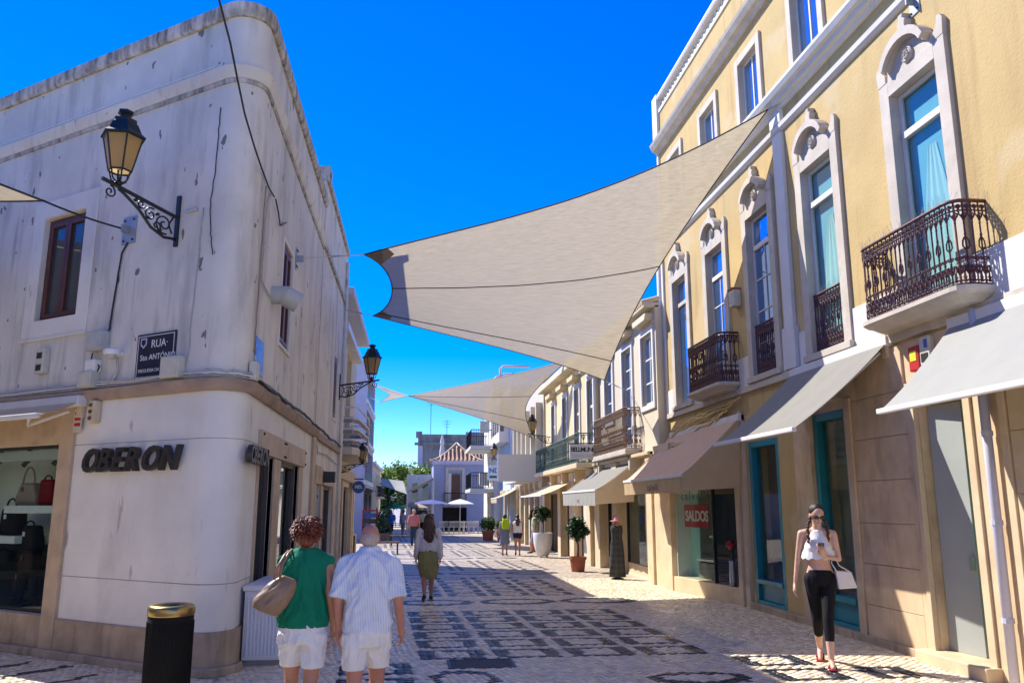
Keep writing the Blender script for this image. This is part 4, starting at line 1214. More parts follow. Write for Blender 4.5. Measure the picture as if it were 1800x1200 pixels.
# ------------------------------------------------------------------ shade sails
def sail(name, label, A, B, C, D, en, ef, el, er, seams, anchors, patch=0.10, nu=44, nv=26):
    A, B, C, D = map(Vector, (A, B, C, D))
    t = thing(name, label, 'shade sail', A, 'shade sails stretched over the street')
    def P(u, v):
        uu = el * 4 * v * (1 - v) + u * (1 - (el + er) * 4 * v * (1 - v))
        vv = en * 4 * uu * (1 - uu) + v * (1 - (en + ef) * 4 * uu * (1 - uu))
        p = A * (1 - uu) * (1 - vv) + C * uu * (1 - vv) + B * (1 - uu) * vv + D * uu * vv
        p.z -= 0.10 * 16 * uu * (1 - uu) * vv * (1 - vv) - 0.012 * math.sin(uu * 31 + vv * 4) * vv * (1 - vv)
        return p
    q = MB(); q.grid(P, nu, nv); cl = q.build('cloth', 'sail_cloth', t, smooth=True)
    q = MB()
    q.tube([P(k / 30, 0) for k in range(31)], 0.014, 5); q.tube([P(k / 30, 1) for k in range(31)], 0.014, 5)
    q.tube([P(0, k / 16) for k in range(17)], 0.014, 5); q.tube([P(1, k / 16) for k in range(17)], 0.014, 5)
    q.build('edge_rope', 'cable_black', t)
    for v in seams:
        q = MB(); q.tube([P(k / 30, v) - Vector((0, 0, 0.012)) for k in range(31)], 0.011, 5); q.build('seam_rope', 'cable_black', t)
    # reinforced corners
    for (u0, v0, du, dv) in ((0, 0, 1, 1), (0, 1, 1, -1)):
        q = MB(); e = patch
        q.grid(lambda a, b: P(u0 + du * a * e * (1 - 0.0 * b), v0 + dv * b * e * 2.6 * (1 - 0.55 * a)) - Vector((0, 0, 0.008)), 5, 5)
        q.build('corner_patch', 'sail_patch', t, smooth=True)
    for (cn, an) in zip((A, B, C, D), anchors):
        if an is None: continue
        an = Vector(an)
        q = MB(); q.tube([cn, cn.lerp(an, 0.4), an], 0.009, 5)
        m_ = cn.lerp(an, 0.45); e = (an - cn).normalized() * 0.12
        q.tube([m_ - e, m_ + e], 0.018, 6)
        q.build('guy_wire', 'zinc', t)
    return t
S1 = sail('shade_sail', 'large beige shade sail spanning the street to the yellow house', (-0.98, 13.9, 6.02), (-1.13, 19.7, 6.26), (5.78, 12.25, 8.31), (4.75, 20.4, 4.88),
     0.085, 0.03, 0.075, 0.05, (0.46, 0.90), ((-1.9, 12.54, 5.5), (-1.9, 20.57, 6.6), (5.92, 11.9, 8.3), (5.72, 21.6, 4.75)), 0.06)
S2 = sail('shade_sail', 'smaller twisted beige shade sail farther down the street', (-1.9, 42.0, 6.87), (-2.62, 48.0, 8.68), (5.35, 28.5, 6.85), (5.2, 36.0, 4.62),
     0.05, 0.06, 0.10, 0.10, (0.4, 0.78), ((-3.0, 50.2, 8.2), (-3.05, 51.0, 9.2), (5.58, 28.2, 7.0), (5.5, 36.8, 4.55)), 0.10)
# corner of another sail over the side street
_tip = Vector((-4.26, 9.32, 5.12))
S3 = thing('shade_sail', 'pale corner of a shade sail above the side street window', 'shade sail', _tip, 'shade sails stretched over the street')
q = MB()
_p1, _p2, _p3 = Vector((-9.2, 6.2, 6.9)), Vector((-9.5, 12.6, 6.6)), Vector((-13.0, 9.5, 7.2))  # far corners lie out of view, set wide to shade the side street
def _s3(u, v):
    uu = u * (1 - 0.18 * v * (1 - v)); vv = v * (1 - 0.18 * u * (1 - u))
    return _tip * (1 - uu) * (1 - vv) + _p1 * uu * (1 - vv) + _p2 * (1 - uu) * vv + _p3 * uu * vv - Vector((0, 0, 0.6 * uu * (1 - uu) * (1 - vv) + 0.6 * vv * (1 - vv) * (1 - uu)))
q.grid(_s3, 20, 20)
q.build('cloth', 'sail_cloth', S3, smooth=True)
q = MB(); q.tube([_s3(k / 14, 0) for k in range(15)], 0.014, 5); q.tube([_s3(0, k / 14) for k in range(15)], 0.014, 5)
q.build('edge_rope', 'cable_black', S3)
q = MB(); q.tube(catenary(_tip, LF.p(2.15, 5.14, 0.12), 0.02), 0.013, 5); q.build('guy_wire', 'cable_black', S3)
# anchor plates on the walls
def anchor_plate(label, fr, s, z, w=0.17, h=0.30, cable=None):
    t = thing('anchor_plate', label, 'anchor plate', fr.p(s, z, 0), 'steel plates that hold the sails')
    q = MB(); fr.box(q, s - w / 2, s + w / 2, z - h / 2, z + h / 2, 0.0, 0.015); q.build('plate', 'grey_metal', t, bevel=0.004)
    q = MB(); fr.box(q, s - 0.012, s + 0.012, z - 0.05, z + 0.05, 0.015, 0.12); q.build('lug', 'grey_metal', t)
    for a in (-1, 1):
        for b_ in (-1, 1):
            q = MB(); q.lathe([(0.014, 0), (0.014, 0.014), (0.006, 0.018)], fr.p(s + a * w * 0.33, z + b_ * h * 0.37, 0.015), 6, fr.n); q.build('bolt', 'wrought_iron', t)
    return t
anchor_plate('square steel anchor plate below the wall lantern', LF, 2.13, 5.14, 0.26, 0.36)
anchor_plate('narrow steel anchor plate beside the brown side window', LS, 12.54, 5.5, 0.12, 0.34)
anchor_plate('white steel anchor plate above the nearest carved window head', RF, 8.42, 7.80, 0.20, 0.34)

# ------------------------------------------------------------------ awnings
def awning(label, fr, s0, s1, zt, dt, zb, db, mat, valance=0.0, vmat=None, cheeks=None, bar='white_trim', arms=True, bend=0.05):
    t = thing('awning', label, 'awning', fr.p((s0 + s1) / 2, zt, dt), 'awnings over the shop fronts')
    q = MB()
    def f(u, v):
        s = s0 + (s1 - s0) * v
        return fr.p(s, zt + (zb - zt) * u - bend * 4 * u * (1 - u) - 0.012 * math.sin(math.pi * u) * math.sin(v * math.pi * (s1 - s0) / 0.6) ** 2 - 0.006 * math.sin(v * 23 + u * 5) * u, dt + (db - dt) * u)
    q.grid(f, 10, 40)
    q.grid(lambda u, v: f(u, v) - Vector((0, 0, 0.006)), 10, 40)
    q.build('canopy', mat, t, smooth=True)
    q = MB(); q.obox(fr.p(s0 - 0.02, zb - 0.035, db - 0.03), fr.s * (s1 - s0 + 0.04), fr.n * 0.06, Vector((0, 0, 0.06))); q.build('front_bar', bar, t, bevel=0.012)
    q = MB(); q.obox(fr.p(s0 - 0.03, zt - 0.06, dt - 0.1), fr.s * (s1 - s0 + 0.06), fr.n * 0.14, Vector((0, 0, 0.13))); q.build('roller_case', bar, t, bevel=0.012)
    if valance:
        q = MB(); n = 60
        q.grid(lambda u, v: fr.p(s0 + (s1 - s0) * v, zb - 0.03 - valance * u, db + 0.012 + 0.012 * math.sin(v * 55) * u), 3, n); q.build('valance', vmat or mat, t, smooth=True)
    if cheeks:
        for s in (s0, s1):
            q = MB(); q.add([fr.p(s, zt, dt), fr.p(s, zb - 0.03, db), fr.p(s, zb - valance, db), fr.p(s, zb - valance * 0.8, dt + 0.05)], [(0, 1, 2, 3)]); q.build('cheek', cheeks, t)
    if arms:
        for s in (s0 + 0.15, s1 - 0.15):
            q = MB(); el = fr.p(s + (0.5 if s < (s0 + s1) / 2 else -0.5), (zt + zb) / 2 - 0.18, dt + (db - dt) * 0.45)
            q.tube([fr.p(s, zt - 0.12, dt + 0.02), el, fr.p(s, zb - 0.02, db)], 0.022, 6); q.build('arm', bar, t)
    for s in (s0 + 0.08, s1 - 0.08):
        q = MB(); fr.box(q, s - 0.06, s + 0.06, zt - 0.2, zt + 0.12, 0.0, 0.07); q.build('bracket', 'cream_stone', t, bevel=0.02)
    return t
awning('bright white awning over the open doorway in the sun', RF, 4.6, 8.30, 3.72, 0.06, 2.74, 1.0, 'awning_white')
awning('plain grey awning over the stone wall and teal windows', RF, 9.56, 12.25, 3.78, 0.06, 2.66, 1.38, 'awning_grey')
a3 = awning('brown awning with tan valance over the glass shop front', RF, 14.45, 18.55, 3.32, 0.08, 2.27, 1.22, 'awning_brown', 0.27, 'awning_tan', 'awning_tan')
place_text('lettering', 'calvelli', 0.2, RF, 16.6, 2.03, 1.245, 'brown_frame', a3, extrude=0.001, spacing=1.3)
# ------------------------------------------------------------------ cream house after the yellow one
def hood(fr, c, hw, z, parent, mat='plaster_pale', d=0.22):
    q = MB(); fr.poly(q, [(c - hw - 0.12, z + 0.10), (c - hw - 0.12, z + 0.16), (c + hw + 0.12, z + 0.16), (c + hw + 0.12, z + 0.10), (c + hw + 0.04, z + 0.0), (c - hw - 0.04, z + 0.0)], 0.0, d)
    q.build('window_hood', mat, parent, bevel=0.01)
def simple_box_walls(q, fr, s0, s1, z1, depth=7.0, z0=-0.6):
    for s in (s0, s1): q.quad(fr.p(s, z0, -0.001), fr.p(s, z1, -0.001), fr.p(s, z1, -depth), fr.p(s, z0, -depth))
    q.quad(fr.p(s0, z1 - 0.02, 0), fr.p(s1, z1 - 0.02, 0), fr.p(s1, z1 - 0.02, -depth), fr.p(s0, z1 - 0.02, -depth))
    q.quad(fr.p(s0, z0, -depth), fr.p(s1, z0, -depth), fr.p(s1, z1, -depth), fr.p(s0, z1, -depth))
R2 = Frame((5.72, 0, 0), (0, 1, 0), (-1, 0, 0))
h2 = thing('cream_house', 'cream house with white sash windows and a rusty iron balcony', 'building', (5.72, 22, -0.06))
q = MB()
W2 = [(19.75, 0.5), (21.75, 0.5), (23.95, 0.5)]
R2.wall(q, 19.0, 25.35, -0.3, 6.55, [(c - h_, c + h_, 4.2 if i != 1 else 3.25, 5.95) for i, (c, h_) in enumerate(W2)] + [(19.5, 22.4, 0.0, 2.25), (23.0, 24.6, 0.0, 2.2)], 0.12)
simple_box_walls(q, R2, 19.0, 25.35, 6.55)
q.build('wall', 'plaster_pale', h2)
for i, (c, h_) in enumerate(W2):
    q = MB(); R2.ring(q, c - h_ - 0.13, c + h_ + 0.13, (4.05 if i != 1 else 3.2), 6.08, 0.13, -0.02, 0.05); q.build('window_surround', 'white_trim', h2, bevel=0.006)
    white_window(c, 4.2 if i != 1 else 3.25, 5.95, h_, [4.75, 5.35] if i != 1 else [3.8, 4.35, 4.9, 5.4], h2, 'pane_sky', dp=-0.06, fr=R2, fw=0.06, bw=0.04)
    hood(R2, c, h_, 6.22, h2)
q = MB(); R2.poly(q, [(19.0, 6.5), (25.35, 6.5), (25.35, 6.62), (19.0, 6.62)], -0.1, 0.28); q.build('eave', 'plaster_pale', h2, bevel=0.01)
q = MB(); q.tube([(0, 0, 0), (-0.45, 0, -0.13)], 0.075, 8); tile_me = q.mesh('roof_tile'); tile_me.materials.append(MATS['cream_stone'])
for k in range(38):
    o = bpy.data.objects.new('roof_tile', tile_me); COL.objects.link(o); o.parent = h2
    o.location = Vector((5.86, 19.1 + k * 0.165, 6.75)) - wloc(h2)
q = MB(); R2.poly(q, [(20.6, 3.02), (24.5, 3.02), (24.5, 3.16), (20.6, 3.16)], 0.0, 0.42); bl = q.build('balcony', 'surround_stone', h2, bevel=0.02)
railing([R2.p(20.62, 0, 0.0), R2.p(20.62, 0, 0.38), R2.p(24.48, 0, 0.38), R2.p(24.48, 0, 0.0)], 3.16, 1.06, bl, 'rusty_iron', 0.125)
for s in (20.75, 24.35):
    q = MB(); R2.poly(q, [(s - 0.07, 2.62), (s + 0.07, 2.62), (s + 0.1, 3.02), (s - 0.1, 3.02)], 0.0, 0.3); q.build('corbel', 'surround_stone', h2, bevel=0.02)
for (a, b_, z) in ((19.0, 19.48, 3.0), (22.42, 22.98, 2.9), (24.62, 25.3, 2.9)):
    q = MB(); R2.box(q, a, b_, -0.2, z, -0.02, 0.24); q.build('pillar', 'cream_stone', h2, bevel=0.01)
q = MB(); R2.box(q, 19.0, 25.3, 2.92, 3.0, -0.02, 0.3); q.build('shop_cornice', 'cream_stone', h2, bevel=0.01)
for (a, b_) in ((19.5, 22.4), (23.0, 24.6)):
    q = MB(); R2.ring(q, a + 0.01, b_ - 0.01, -0.05, 2.24, 0.05, -0.1, -0.03); w = q.build('shop_window', 'wrought_iron', h2)
    q = MB(); R2.box(q, a + 0.06, b_ - 0.06, 0.25, 2.19, -0.075, -0.065); q.build('pane', 'pane_shopfront', w)
    q = MB(); R2.box(q, a + 0.06, b_ - 0.06, -0.05, 0.248, -0.09, -0.02); q.build('sill_panel', 'cream_stone', w)
    q = MB(); R2.box(q, a - 0.1, b_ + 0.1, -0.1, 2.5, -1.3, -1.25); R2.box(q, a - 0.1, a - 0.05, -0.1, 2.5, -1.25, -0.13); R2.box(q, b_ + 0.05, b_ + 0.1, -0.1, 2.5, -1.25, -0.13); R2.box(q, a - 0.05, b_ + 0.05, 2.4, 2.45, -1.25, -0.13)
    q.build('display_room', 'room_grey', w)
t = thing('sale_poster', 'tall pale poster with a big dark red 7 in the shop window', 'poster', R2.p(20.1, 0.3, -0.05))
q = MB(); R2.box(q, 19.95, 20.6, 0.35, 2.05, -0.058, -0.05); q.build('sheet', 'beige_panel', t)
place_text('digit', '7', 1.25, R2, 20.52, 0.42, -0.047, 'red_sign', t, extrude=0.001, offset=0.02)
q = MB(); R2.box(q, 20.1, 20.5, 1.45, 1.8, -0.049, -0.046); q.build('red_patch', 'red_sign', t)
place_text('lettering', 'SALE', 0.34, R2, 20.85, 2.1, -0.045, 'red_sign', t, extrude=0.001, offset=0.01)
t = thing('yellow_notice', 'yellow notice with dark capitals at the top of the shop window', 'notice', R2.p(19.8, 1.85, -0.05))
q = MB(); R2.box(q, 19.55, 20.05, 1.78, 2.16, -0.05, -0.044); q.build('sheet', 'yellow_sign', t)
place_text('lettering', '2ª REBAJA', 0.105, R2, 20.02, 1.92, -0.041, 'letter_dark', t, extrude=0.001)
aw = awning('grey awning with white valance beside the potted tree', R2, 20.9, 25.6, 2.86, 0.1, 2.12, 1.15, 'awning_grey', 0.36, 'awning_white', 'awning_cream', arms=False)
surf('pink_print', (0.62, 0.10, 0.30), 0.6, 0.05)
place_text('logo', 'aro', 0.2, R2, 23.3, 1.82, 1.178, 'pink_print', aw, extrude=0.001, shear=0.3)

# ------------------------------------------------------------------ pale yellow house with the green balcony
R3 = Frame((5.58, 0, 0), (0, 1, 0), (-1, 0, 0))
h3 = thing('pale_yellow_house', 'pale yellow house with a long green iron balcony', 'building', (5.58, 30, -0.1))
q = MB()
W3 = [25.95, 28.2, 30.6, 33.2]
R3.wall(q, 25.36, 35.4, -0.4, 6.7, [(c - 0.45, c + 0.45, 3.1, 5.75) for c in W3] + [(26.0, 28.0, -0.1, 2.2), (29.0, 30.6, -0.1, 2.2), (31.4, 34.4, -0.1, 2.2)], 0.16)
simple_box_walls(q, R3, 25.36, 35.4, 6.7)
q.build('wall', 'plaster_cream', h3)
for c in W3:
    q = MB(); R3.ring(q, c - 0.6, c + 0.6, 3.1, 5.9, 0.15, -0.02, 0.05, False); q.build('window_surround', 'white_trim', h3)
    white_window(c, 3.1, 5.75, 0.45, [3.75, 4.3], h3, 'pane_sky', dp=-0.08, fr=R3, transom=4.9, fw=0.07, bw=0.05)
    hood(R3, c, 0.45, 6.02, h3, 'plaster_cream', 0.28)
q = MB(); R3.poly(q, [(25.36, 6.5), (35.4, 6.5), (35.4, 6.75), (25.36, 6.75)], -0.1, 0.34); q.build('cornice', 'plaster_pale', h3, bevel=0.03)
q = MB(); R3.poly(q, [(25.4, 2.88), (34.6, 2.88), (34.6, 3.04), (25.4, 3.04)], 0.0, 0.62); bl = q.build('balcony', 'cream_stone', h3, bevel=0.02)
railing([R3.p(25.42, 0, 0.0), R3.p(25.42, 0, 0.56), R3.p(34.55, 0, 0.56), R3.p(34.55, 0, 0.0)], 3.04, 0.92, bl, 'green_iron', 0.19)
for s in (26.9, 29.4, 31.9, 34.2):
    q = MB(); R3.poly(q, [(s - 0.08, 2.5), (s + 0.08, 2.5), (s + 0.12, 2.88), (s - 0.12, 2.88)], 0.0, 0.4); q.build('corbel', 'cream_stone', h3, bevel=0.02)
for (a, b_) in ((26.0, 28.0), (29.0, 30.6), (31.4, 34.4)):
    q = MB(); R3.ring(q, a, b_, -0.15, 2.2, 0.06, -0.12, -0.04); w = q.build('shop_window', 'brown_frame', h3)
    q = MB(); R3.box(q, a + 0.06, b_ - 0.06, -0.1, 2.14, -0.09, -0.08); q.build('pane', 'pane_shop' if a != 26.0 else 'beige_panel', w)
for (a, b_) in ((25.4, 25.95), (28.1, 28.9), (30.7, 31.3), (34.5, 35.3)):
    q = MB(); R3.box(q, a, b_, -0.3, 2.85, -0.02, 0.22); q.build('pillar', 'cream_stone', h3, bevel=0.01)
t = thing('hanging_sign', 'flat hanging shop sign with raised capitals under the rusty balcony', 'sign', (5.2, 25.0, 3.3))
q = MB(); q.box(4.68, 5.62, 24.98, 25.02, 3.13, 3.58); q.build('board', 'sign_panel', t, bevel=0.006)
SG = Frame((0, 24.98, 0), (1, 0, 0), (0, -1, 0))
place_text('lettering', 'BELLMUNDO', 0.19, SG, 4.71, 3.36, 0.004, 'letter_dark', t, extrude=0.003, offset=0.004, spacing=0.78)
place_text('small_lettering', 'FASHION STORE', 0.085, SG, 4.75, 3.2, 0.004, 'box_grey', t, extrude=0.002)
q = MB(); q.tube([(5.7, 25, 3.62), (4.66, 25, 3.6)], 0.02, 6); q.build('bracket', 'wrought_iron', t)
awning('cream pointed awning beyond the white urn', R3, 28.5, 34.5, 2.62, 0.1, 2.08, 1.25, 'awning_cream', 0.0, arms=False)

# ------------------------------------------------------------------ modern beige block with the blank box sign
R4 = Frame((5.5, 0, 0), (0, 1, 0), (-1, 0, 0))
h4 = thing('beige_office_block', 'modern beige block with vertical fins above the shop pillars', 'building', (5.5, 41, -0.15))
q = MB(); R4.wall(q, 35.45, 46.5, -0.5, 7.4, [(36.2 + k * 1.7, 37.5 + k * 1.7, 4.0, 6.0) for k in range(6)] + [(36.0 + k * 1.75, 37.3 + k * 1.75, -0.2, 2.5) for k in range(6)], 0.4); simple_box_walls(q, R4, 35.45, 46.5, 7.4)
q.build('wall', 'beige_panel', h4)
for k in range(6):
    q = MB(); R4.box(q, 36.2 + k * 1.7, 37.5 + k * 1.7, 4.0, 6.0, -0.35, -0.33); q.build('pane', 'pane_sky' if k < 2 else 'pane_dark', h4)
    q = MB(); R4.box(q, 36.0 + k * 1.75, 37.3 + k * 1.75, -0.2, 2.5, -0.35, -0.33); q.build('pane', 'pane_dark', h4)
    q = MB(); R4.box(q, 35.55 + k * 1.75, 35.9 + k * 1.75, -0.4, 2.75, -0.02, 0.14); q.build('pillar', 'cream_stone', h4)
    q = MB(); R4.box(q, 35.75 + k * 1.7, 36.0 + k * 1.7, 3.9, 6.2, 0.0, 0.3); q.build('fin', 'beige_panel', h4)
for k in range(9):
    q = MB(); R4.box(q, 38.2, 46.4, 4.55 + k * 0.13, 4.61 + k * 0.13, 0.0, 0.1); q.build('louvre', 'cream_stone', h4)
for k in range(6):
    q = MB(); q.add([R4.p(36.0, 4.9 + k * 0.16, 0.0), R4.p(37.6, 4.9 + k * 0.16, 0.0), R4.p(37.6, 4.82 + k * 0.16, 0.42), R4.p(36.3, 4.82 + k * 0.16, 0.6)], [(0, 1, 2, 3), (3, 2, 1, 0)]); q.build('sunshade_slat', 'cream_stone', h4)
t = thing('box_sign', 'blank grey box sign projecting over the pavement', 'sign', R4.p(37, 2.8, 0.4))
q = MB(); R4.box(q, 36.3, 37.0, 2.78, 3.95, 0.0, 1.9); q.build('front_panel', 'sign_panel', t, bevel=0.01)
q = MB(); R4.box(q, 37.01, 43.0, 2.78, 3.9, 0.0, 0.9); q.build('long_panel', 'sign_panel', t, bevel=0.01)
awning('small cream awning by the round clipped bushes', R4, 44.2, 47.5, 2.62, 0.1, 2.1, 1.2, 'awning_cream', 0.22, arms=False)
# roof railing in pink paint
surf('pink_paint', (0.62, 0.42, 0.45), 0.5, 0.05)
t = thing('roof_railing', 'pale pink tube railing on the roof behind the smaller sail', 'railing', (5.4, 45, 7.4))
for k, (x0, x1, z) in enumerate(((4.55, 6.2, 9.35), (4.2, 4.6, 8.75), (4.6, 6.2, 8.9))):
    q = MB(); q.tube([(x0, 45, 7.4), (x0, 45, z - 0.15), (x0 + 0.15, 45, z), (x1, 45, z)], 0.07, 6); q.build('tube', 'pink_paint', t, smooth=True)

# ------------------------------------------------------------------ light blue house with the white bay
R5 = Frame((5.3, 0, 0), (0, 1, 0), (-1, 0, 0))
h5 = thing('light_blue_house', 'light blue house with a white glazed bay window', 'building', (5.3, 49, -0.2))
q = MB(); R5.wall(q, 46.55, 52.0, -0.5, 8.5, [(47.2, 48.6, -0.2, 2.3), (49.4, 51.2, -0.2, 2.3)], 0.3); simple_box_walls(q, R5, 46.55, 52.0, 8.5); q.build('wall', 'lightblue_plaster', h5)
q = MB(); R5.box(q, 47.0, 51.5, 5.3, 7.9, 0.0, 0.6); bay = q.build('bay_window', 'white_trim', h5, bevel=0.02)
for k in range(3):
    q = MB(); R5.box(q, 47.3 + k * 1.4, 48.4 + k * 1.4, 5.9, 7.5, 0.6, 0.612); q.build('pane', 'pane_dark', bay)
for k in range(2):
    q = MB(); q.box(4.76, 4.96, 46.97, 46.985, 5.9 + k * 0.9, 6.65 + k * 0.9); q.build('pane', 'pane_dark', bay)
for (a, b_) in ((47.2, 48.6), (49.4, 51.2)):
    q = MB(); R5.box(q, a, b_, -0.2, 2.3, -0.25, -0.23); q.build('pane', 'pane_dark', h5)
    q = MB(); R5.ring(q, a - 0.2, b_ + 0.2, -0.3, 2.6, 0.2, 0.0, 0.1, False); q.build('shop_surround', 'cream_stone', h5)
t = thing('blue_shop_sign', 'small white sign with blue capitals on the light blue wall', 'sign', (4.2, 44.6, 3.4))
q = MB(); q.box(3.85, 4.6, 44.6, 44.7, 3.05, 3.85); q.build('board', 'lightblue_plaster', t, bevel=0.01)
SG2 = Frame((0, 44.6, 0), (1, 0, 0), (0, -1, 0))
place_text('lettering', 'ND.', 0.36, SG2, 3.92, 3.45, 0.006, 'blue_sign', t, extrude=0.002, offset=0.012)
q = MB(); SG2.box(q, 3.95, 4.5, 3.17, 3.3, 0.001, 0.012); q.build('stripe', 'green_iron', t)
q = MB(); q.tube([(5.2, 44.65, 3.75), (4.4, 44.65, 3.8)], 0.025, 5); q.build('bracket', 'wrought_iron', t)

# ------------------------------------------------------------------ white house with two projecting balconies
R6 = Frame((4.9, 0, 0), (0, 1, 0), (-1, 0, 0))
h6 = thing('white_balcony_house', 'white house with two projecting balconies near the street end', 'building', (4.9, 55, -0.2))
q = MB(); R6.wall(q, 52.1, 60.0, -0.6, 9.2, [(53.0, 54.2, 2.9, 5.0), (53.0, 54.4, 6.0, 8.3), (55.5, 56.6, 2.9, 5.0), (52.6, 54.4, -0.2, 2.3), (55.2, 57.0, -0.2, 2.3)], 0.3); simple_box_walls(q, R6, 52.1, 60.0, 9.2)
q.build('wall', 'plaster_clean', h6)
for (a, b_, c, e) in [(53.0, 54.2, 2.9, 5.0), (53.0, 54.4, 6.0, 8.3), (55.5, 56.6, 2.9, 5.0), (52.6, 54.4, -0.2, 2.3), (55.2, 57.0, -0.2, 2.3)]:
    q = MB(); R6.box(q, a, b_, c, e, -0.25, -0.23); q.build('pane', 'pane_dark', h6)
units('wrought_iron')
def bar_rail(path, z0, h, parent, mat, step=0.14):
    pts = [Vector(p) for p in path]
    q = MB(); q.tube([p + Vector((0, 0, z0 + h)) for p in pts], 0.03, 5); q.tube([p + Vector((0, 0, z0 + 0.06)) for p in pts], 0.02, 4); q.build('rail', mat, parent)
    b0 = MB(); b0.tube([(0, 0, 0.05), (0, 0, h)], 0.014, 4); me = b0.mesh('bar'); me.materials.append(MATS[mat])
    for i in range(len(pts) - 1):
        L = (pts[i + 1] - pts[i]).length; n = max(1, int(L / step))
        for k in range(n):
            o = bpy.data.objects.new('bar', me); COL.objects.link(o); o.parent = parent; o.location = pts[i].lerp(pts[i + 1], k / n) + Vector((0, 0, z0)) - wloc(parent)
for (z, dd) in ((5.45, 1.5), (2.75, 1.5)):
    q = MB(); R6.poly(q, [(52.2, z - 0.22), (57.5, z - 0.22), (57.5, z), (52.2, z)], 0.0, dd); b_ = q.build('balcony', 'white_trim', h6, bevel=0.02)
    bar_rail([R6.p(52.25, 0, 0.05), R6.p(52.25, 0, dd - 0.05), R6.p(57.4, 0, dd - 0.05), R6.p(57.4, 0, 0)], z, 1.0, b_, 'wrought_iron')
q = MB(); R6.box(q, 52.2, 52.6, 6.3, 7.0, 0.3, 0.9); q.build('air_conditioner', 'box_grey', h6)
q = MB(); R6.box(q, 52.3, 52.9, 2.95, 3.75, 0.3, 0.9); q.build('air_conditioner', 'box_beige', h6)

# ------------------------------------------------------------------ blue house that closes the street
bh = thing('blue_tiled_house', 'small blue house with a curved pyramid roof closing the street', 'building', (3.2, 70, -0.35))
F7 = Frame((0, 68, 0), (1, 0, 0), (0, -1, 0))
q = MB(); F7.wall(q, 1.42, 6.2, -0.6, 5.1, [(2.62, 3.75, 1.95, 4.35), (2.2, 4.2, -0.4, 1.55)], 0.25); q.quad((1.42, 68, -0.6), (1.42, 68, 5.1), (1.42, 76, 5.1), (1.42, 76, -0.6)); q.quad((6.2, 68, -0.6), (6.2, 76, -0.6), (6.2, 76, 5.1), (6.2, 68, 5.1))
q.build('wall', 'blue_plaster', bh)
q = MB(); F7.box(q, 1.3, 6.3, 5.0, 5.3, -0.3, 0.15); q.build('cornice', 'lavender_plaster', bh, bevel=0.02)
q = MB(); F7.ring(q, 2.4, 3.97, 1.75, 4.75, 0.22, 0.0, 0.08); q.build('door_surround', 'surround_stone', bh)
q = MB(); F7.box(q, 2.9, 3.6, 1.95, 4.2, -0.2, -0.16); q.build('door', 'brown_wood', bh)
q = MB(); F7.box(q, 2.64, 2.88, 1.95, 4.3, -0.2, -0.12); q.build('shutter', 'white_trim', bh)
q = MB(); F7.box(q, 2.3, 4.1, 1.72, 1.84, 0.0, 0.6); b_ = q.build('balcony', 'surround_stone', bh); bar_rail([F7.p(2.32, 0, 0.0), F7.p(2.32, 0, 0.55), F7.p(4.08, 0, 0.55), F7.p(4.08, 0, 0)], 1.84, 0.85, b_, 'wrought_iron', 0.12)
q = MB(); F7.box(q, 2.2, 4.2, -0.4, 1.55, -1.2, -1.1); q.build('cafe_inside', 'dark_inside', bh)
# curved roof: rows of tiles
cxr, cyr, rw = 3.4, 70.5, 2.25
def roof_pt(u, a): 
    r = rw * (1 - u) ** 1.0; z = 5.3 + 1.55 * (u ** 1.6) 
    return r, z
q = MB()
rp = [(rw * (1 - k / 8), 5.28 + 1.6 * (k / 8) ** 1.55) for k in range(9)]
for k in range(8):
    (r0, z0), (r1, z1) = rp[k], rp[k + 1]
    c0 = [(cxr - r0, cyr - r0 * 1.1, z0), (cxr + r0, cyr - r0 * 1.1, z0), (cxr + r0, cyr + r0 * 1.1, z0), (cxr - r0, cyr + r0 * 1.1, z0)]
    c1 = [(cxr - r1, cyr - r1 * 1.1, z1), (cxr + r1, cyr - r1 * 1.1, z1), (cxr + r1, cyr + r1 * 1.1, z1), (cxr - r1, cyr + r1 * 1.1, z1)]
    for j in range(4): q.quad(c0[j], c0[(j + 1) % 4], c1[(j + 1) % 4], c1[j])
rf = q.build('roof', 'roof_tile', bh)
for j in range(13):
    t0 = -1 + 2 * (j + 0.5) / 13
    pts = [(cxr + max(-r, min(r, t0 * rw)), cyr - r * 1.1 - 0.02, z + 0.05) for (r, z) in rp if r >= abs(t0 * rw) * 0.98 or True]
    pts = [p for p, (r, z) in zip(pts, rp) if r > abs(t0 * rw)] 
    if len(pts) > 1:
        q = MB(); q.tube(pts, 0.085, 6); q.build('tile_row', 'roof_tile', rf, smooth=True)
for sg in (-1, 1):
    q = MB(); q.tube([(cxr + sg * r, cyr - r * 1.1, z + 0.05) for (r, z) in rp], 0.09, 6); q.build('ridge_tile', 'cream_stone', rf, smooth=True)
q = MB(); q.lathe([(0.26, 0), (0.22, 0.9), (0.13, 1.5), (0.2, 1.6), (0.14, 1.9), (0.05, 2.3)], (2.2, 71.5, 5.4), 8); q.build('chimney', 'white_trim', rf)
q = MB(); q.quad((4.6, 72.5, 5.3), (8.5, 72.5, 5.3), (8.0, 75, 6.9), (4.6, 75, 6.9)); q.build('rear_roof', 'roof_tile', bh)
for j in range(12):
    q = MB(); q.tube([(4.7 + j * 0.3, 72.45, 5.36), (4.7 + j * 0.3, 75, 6.96)], 0.085, 6); q.build('tile_row', 'roof_tile', rf, smooth=True)

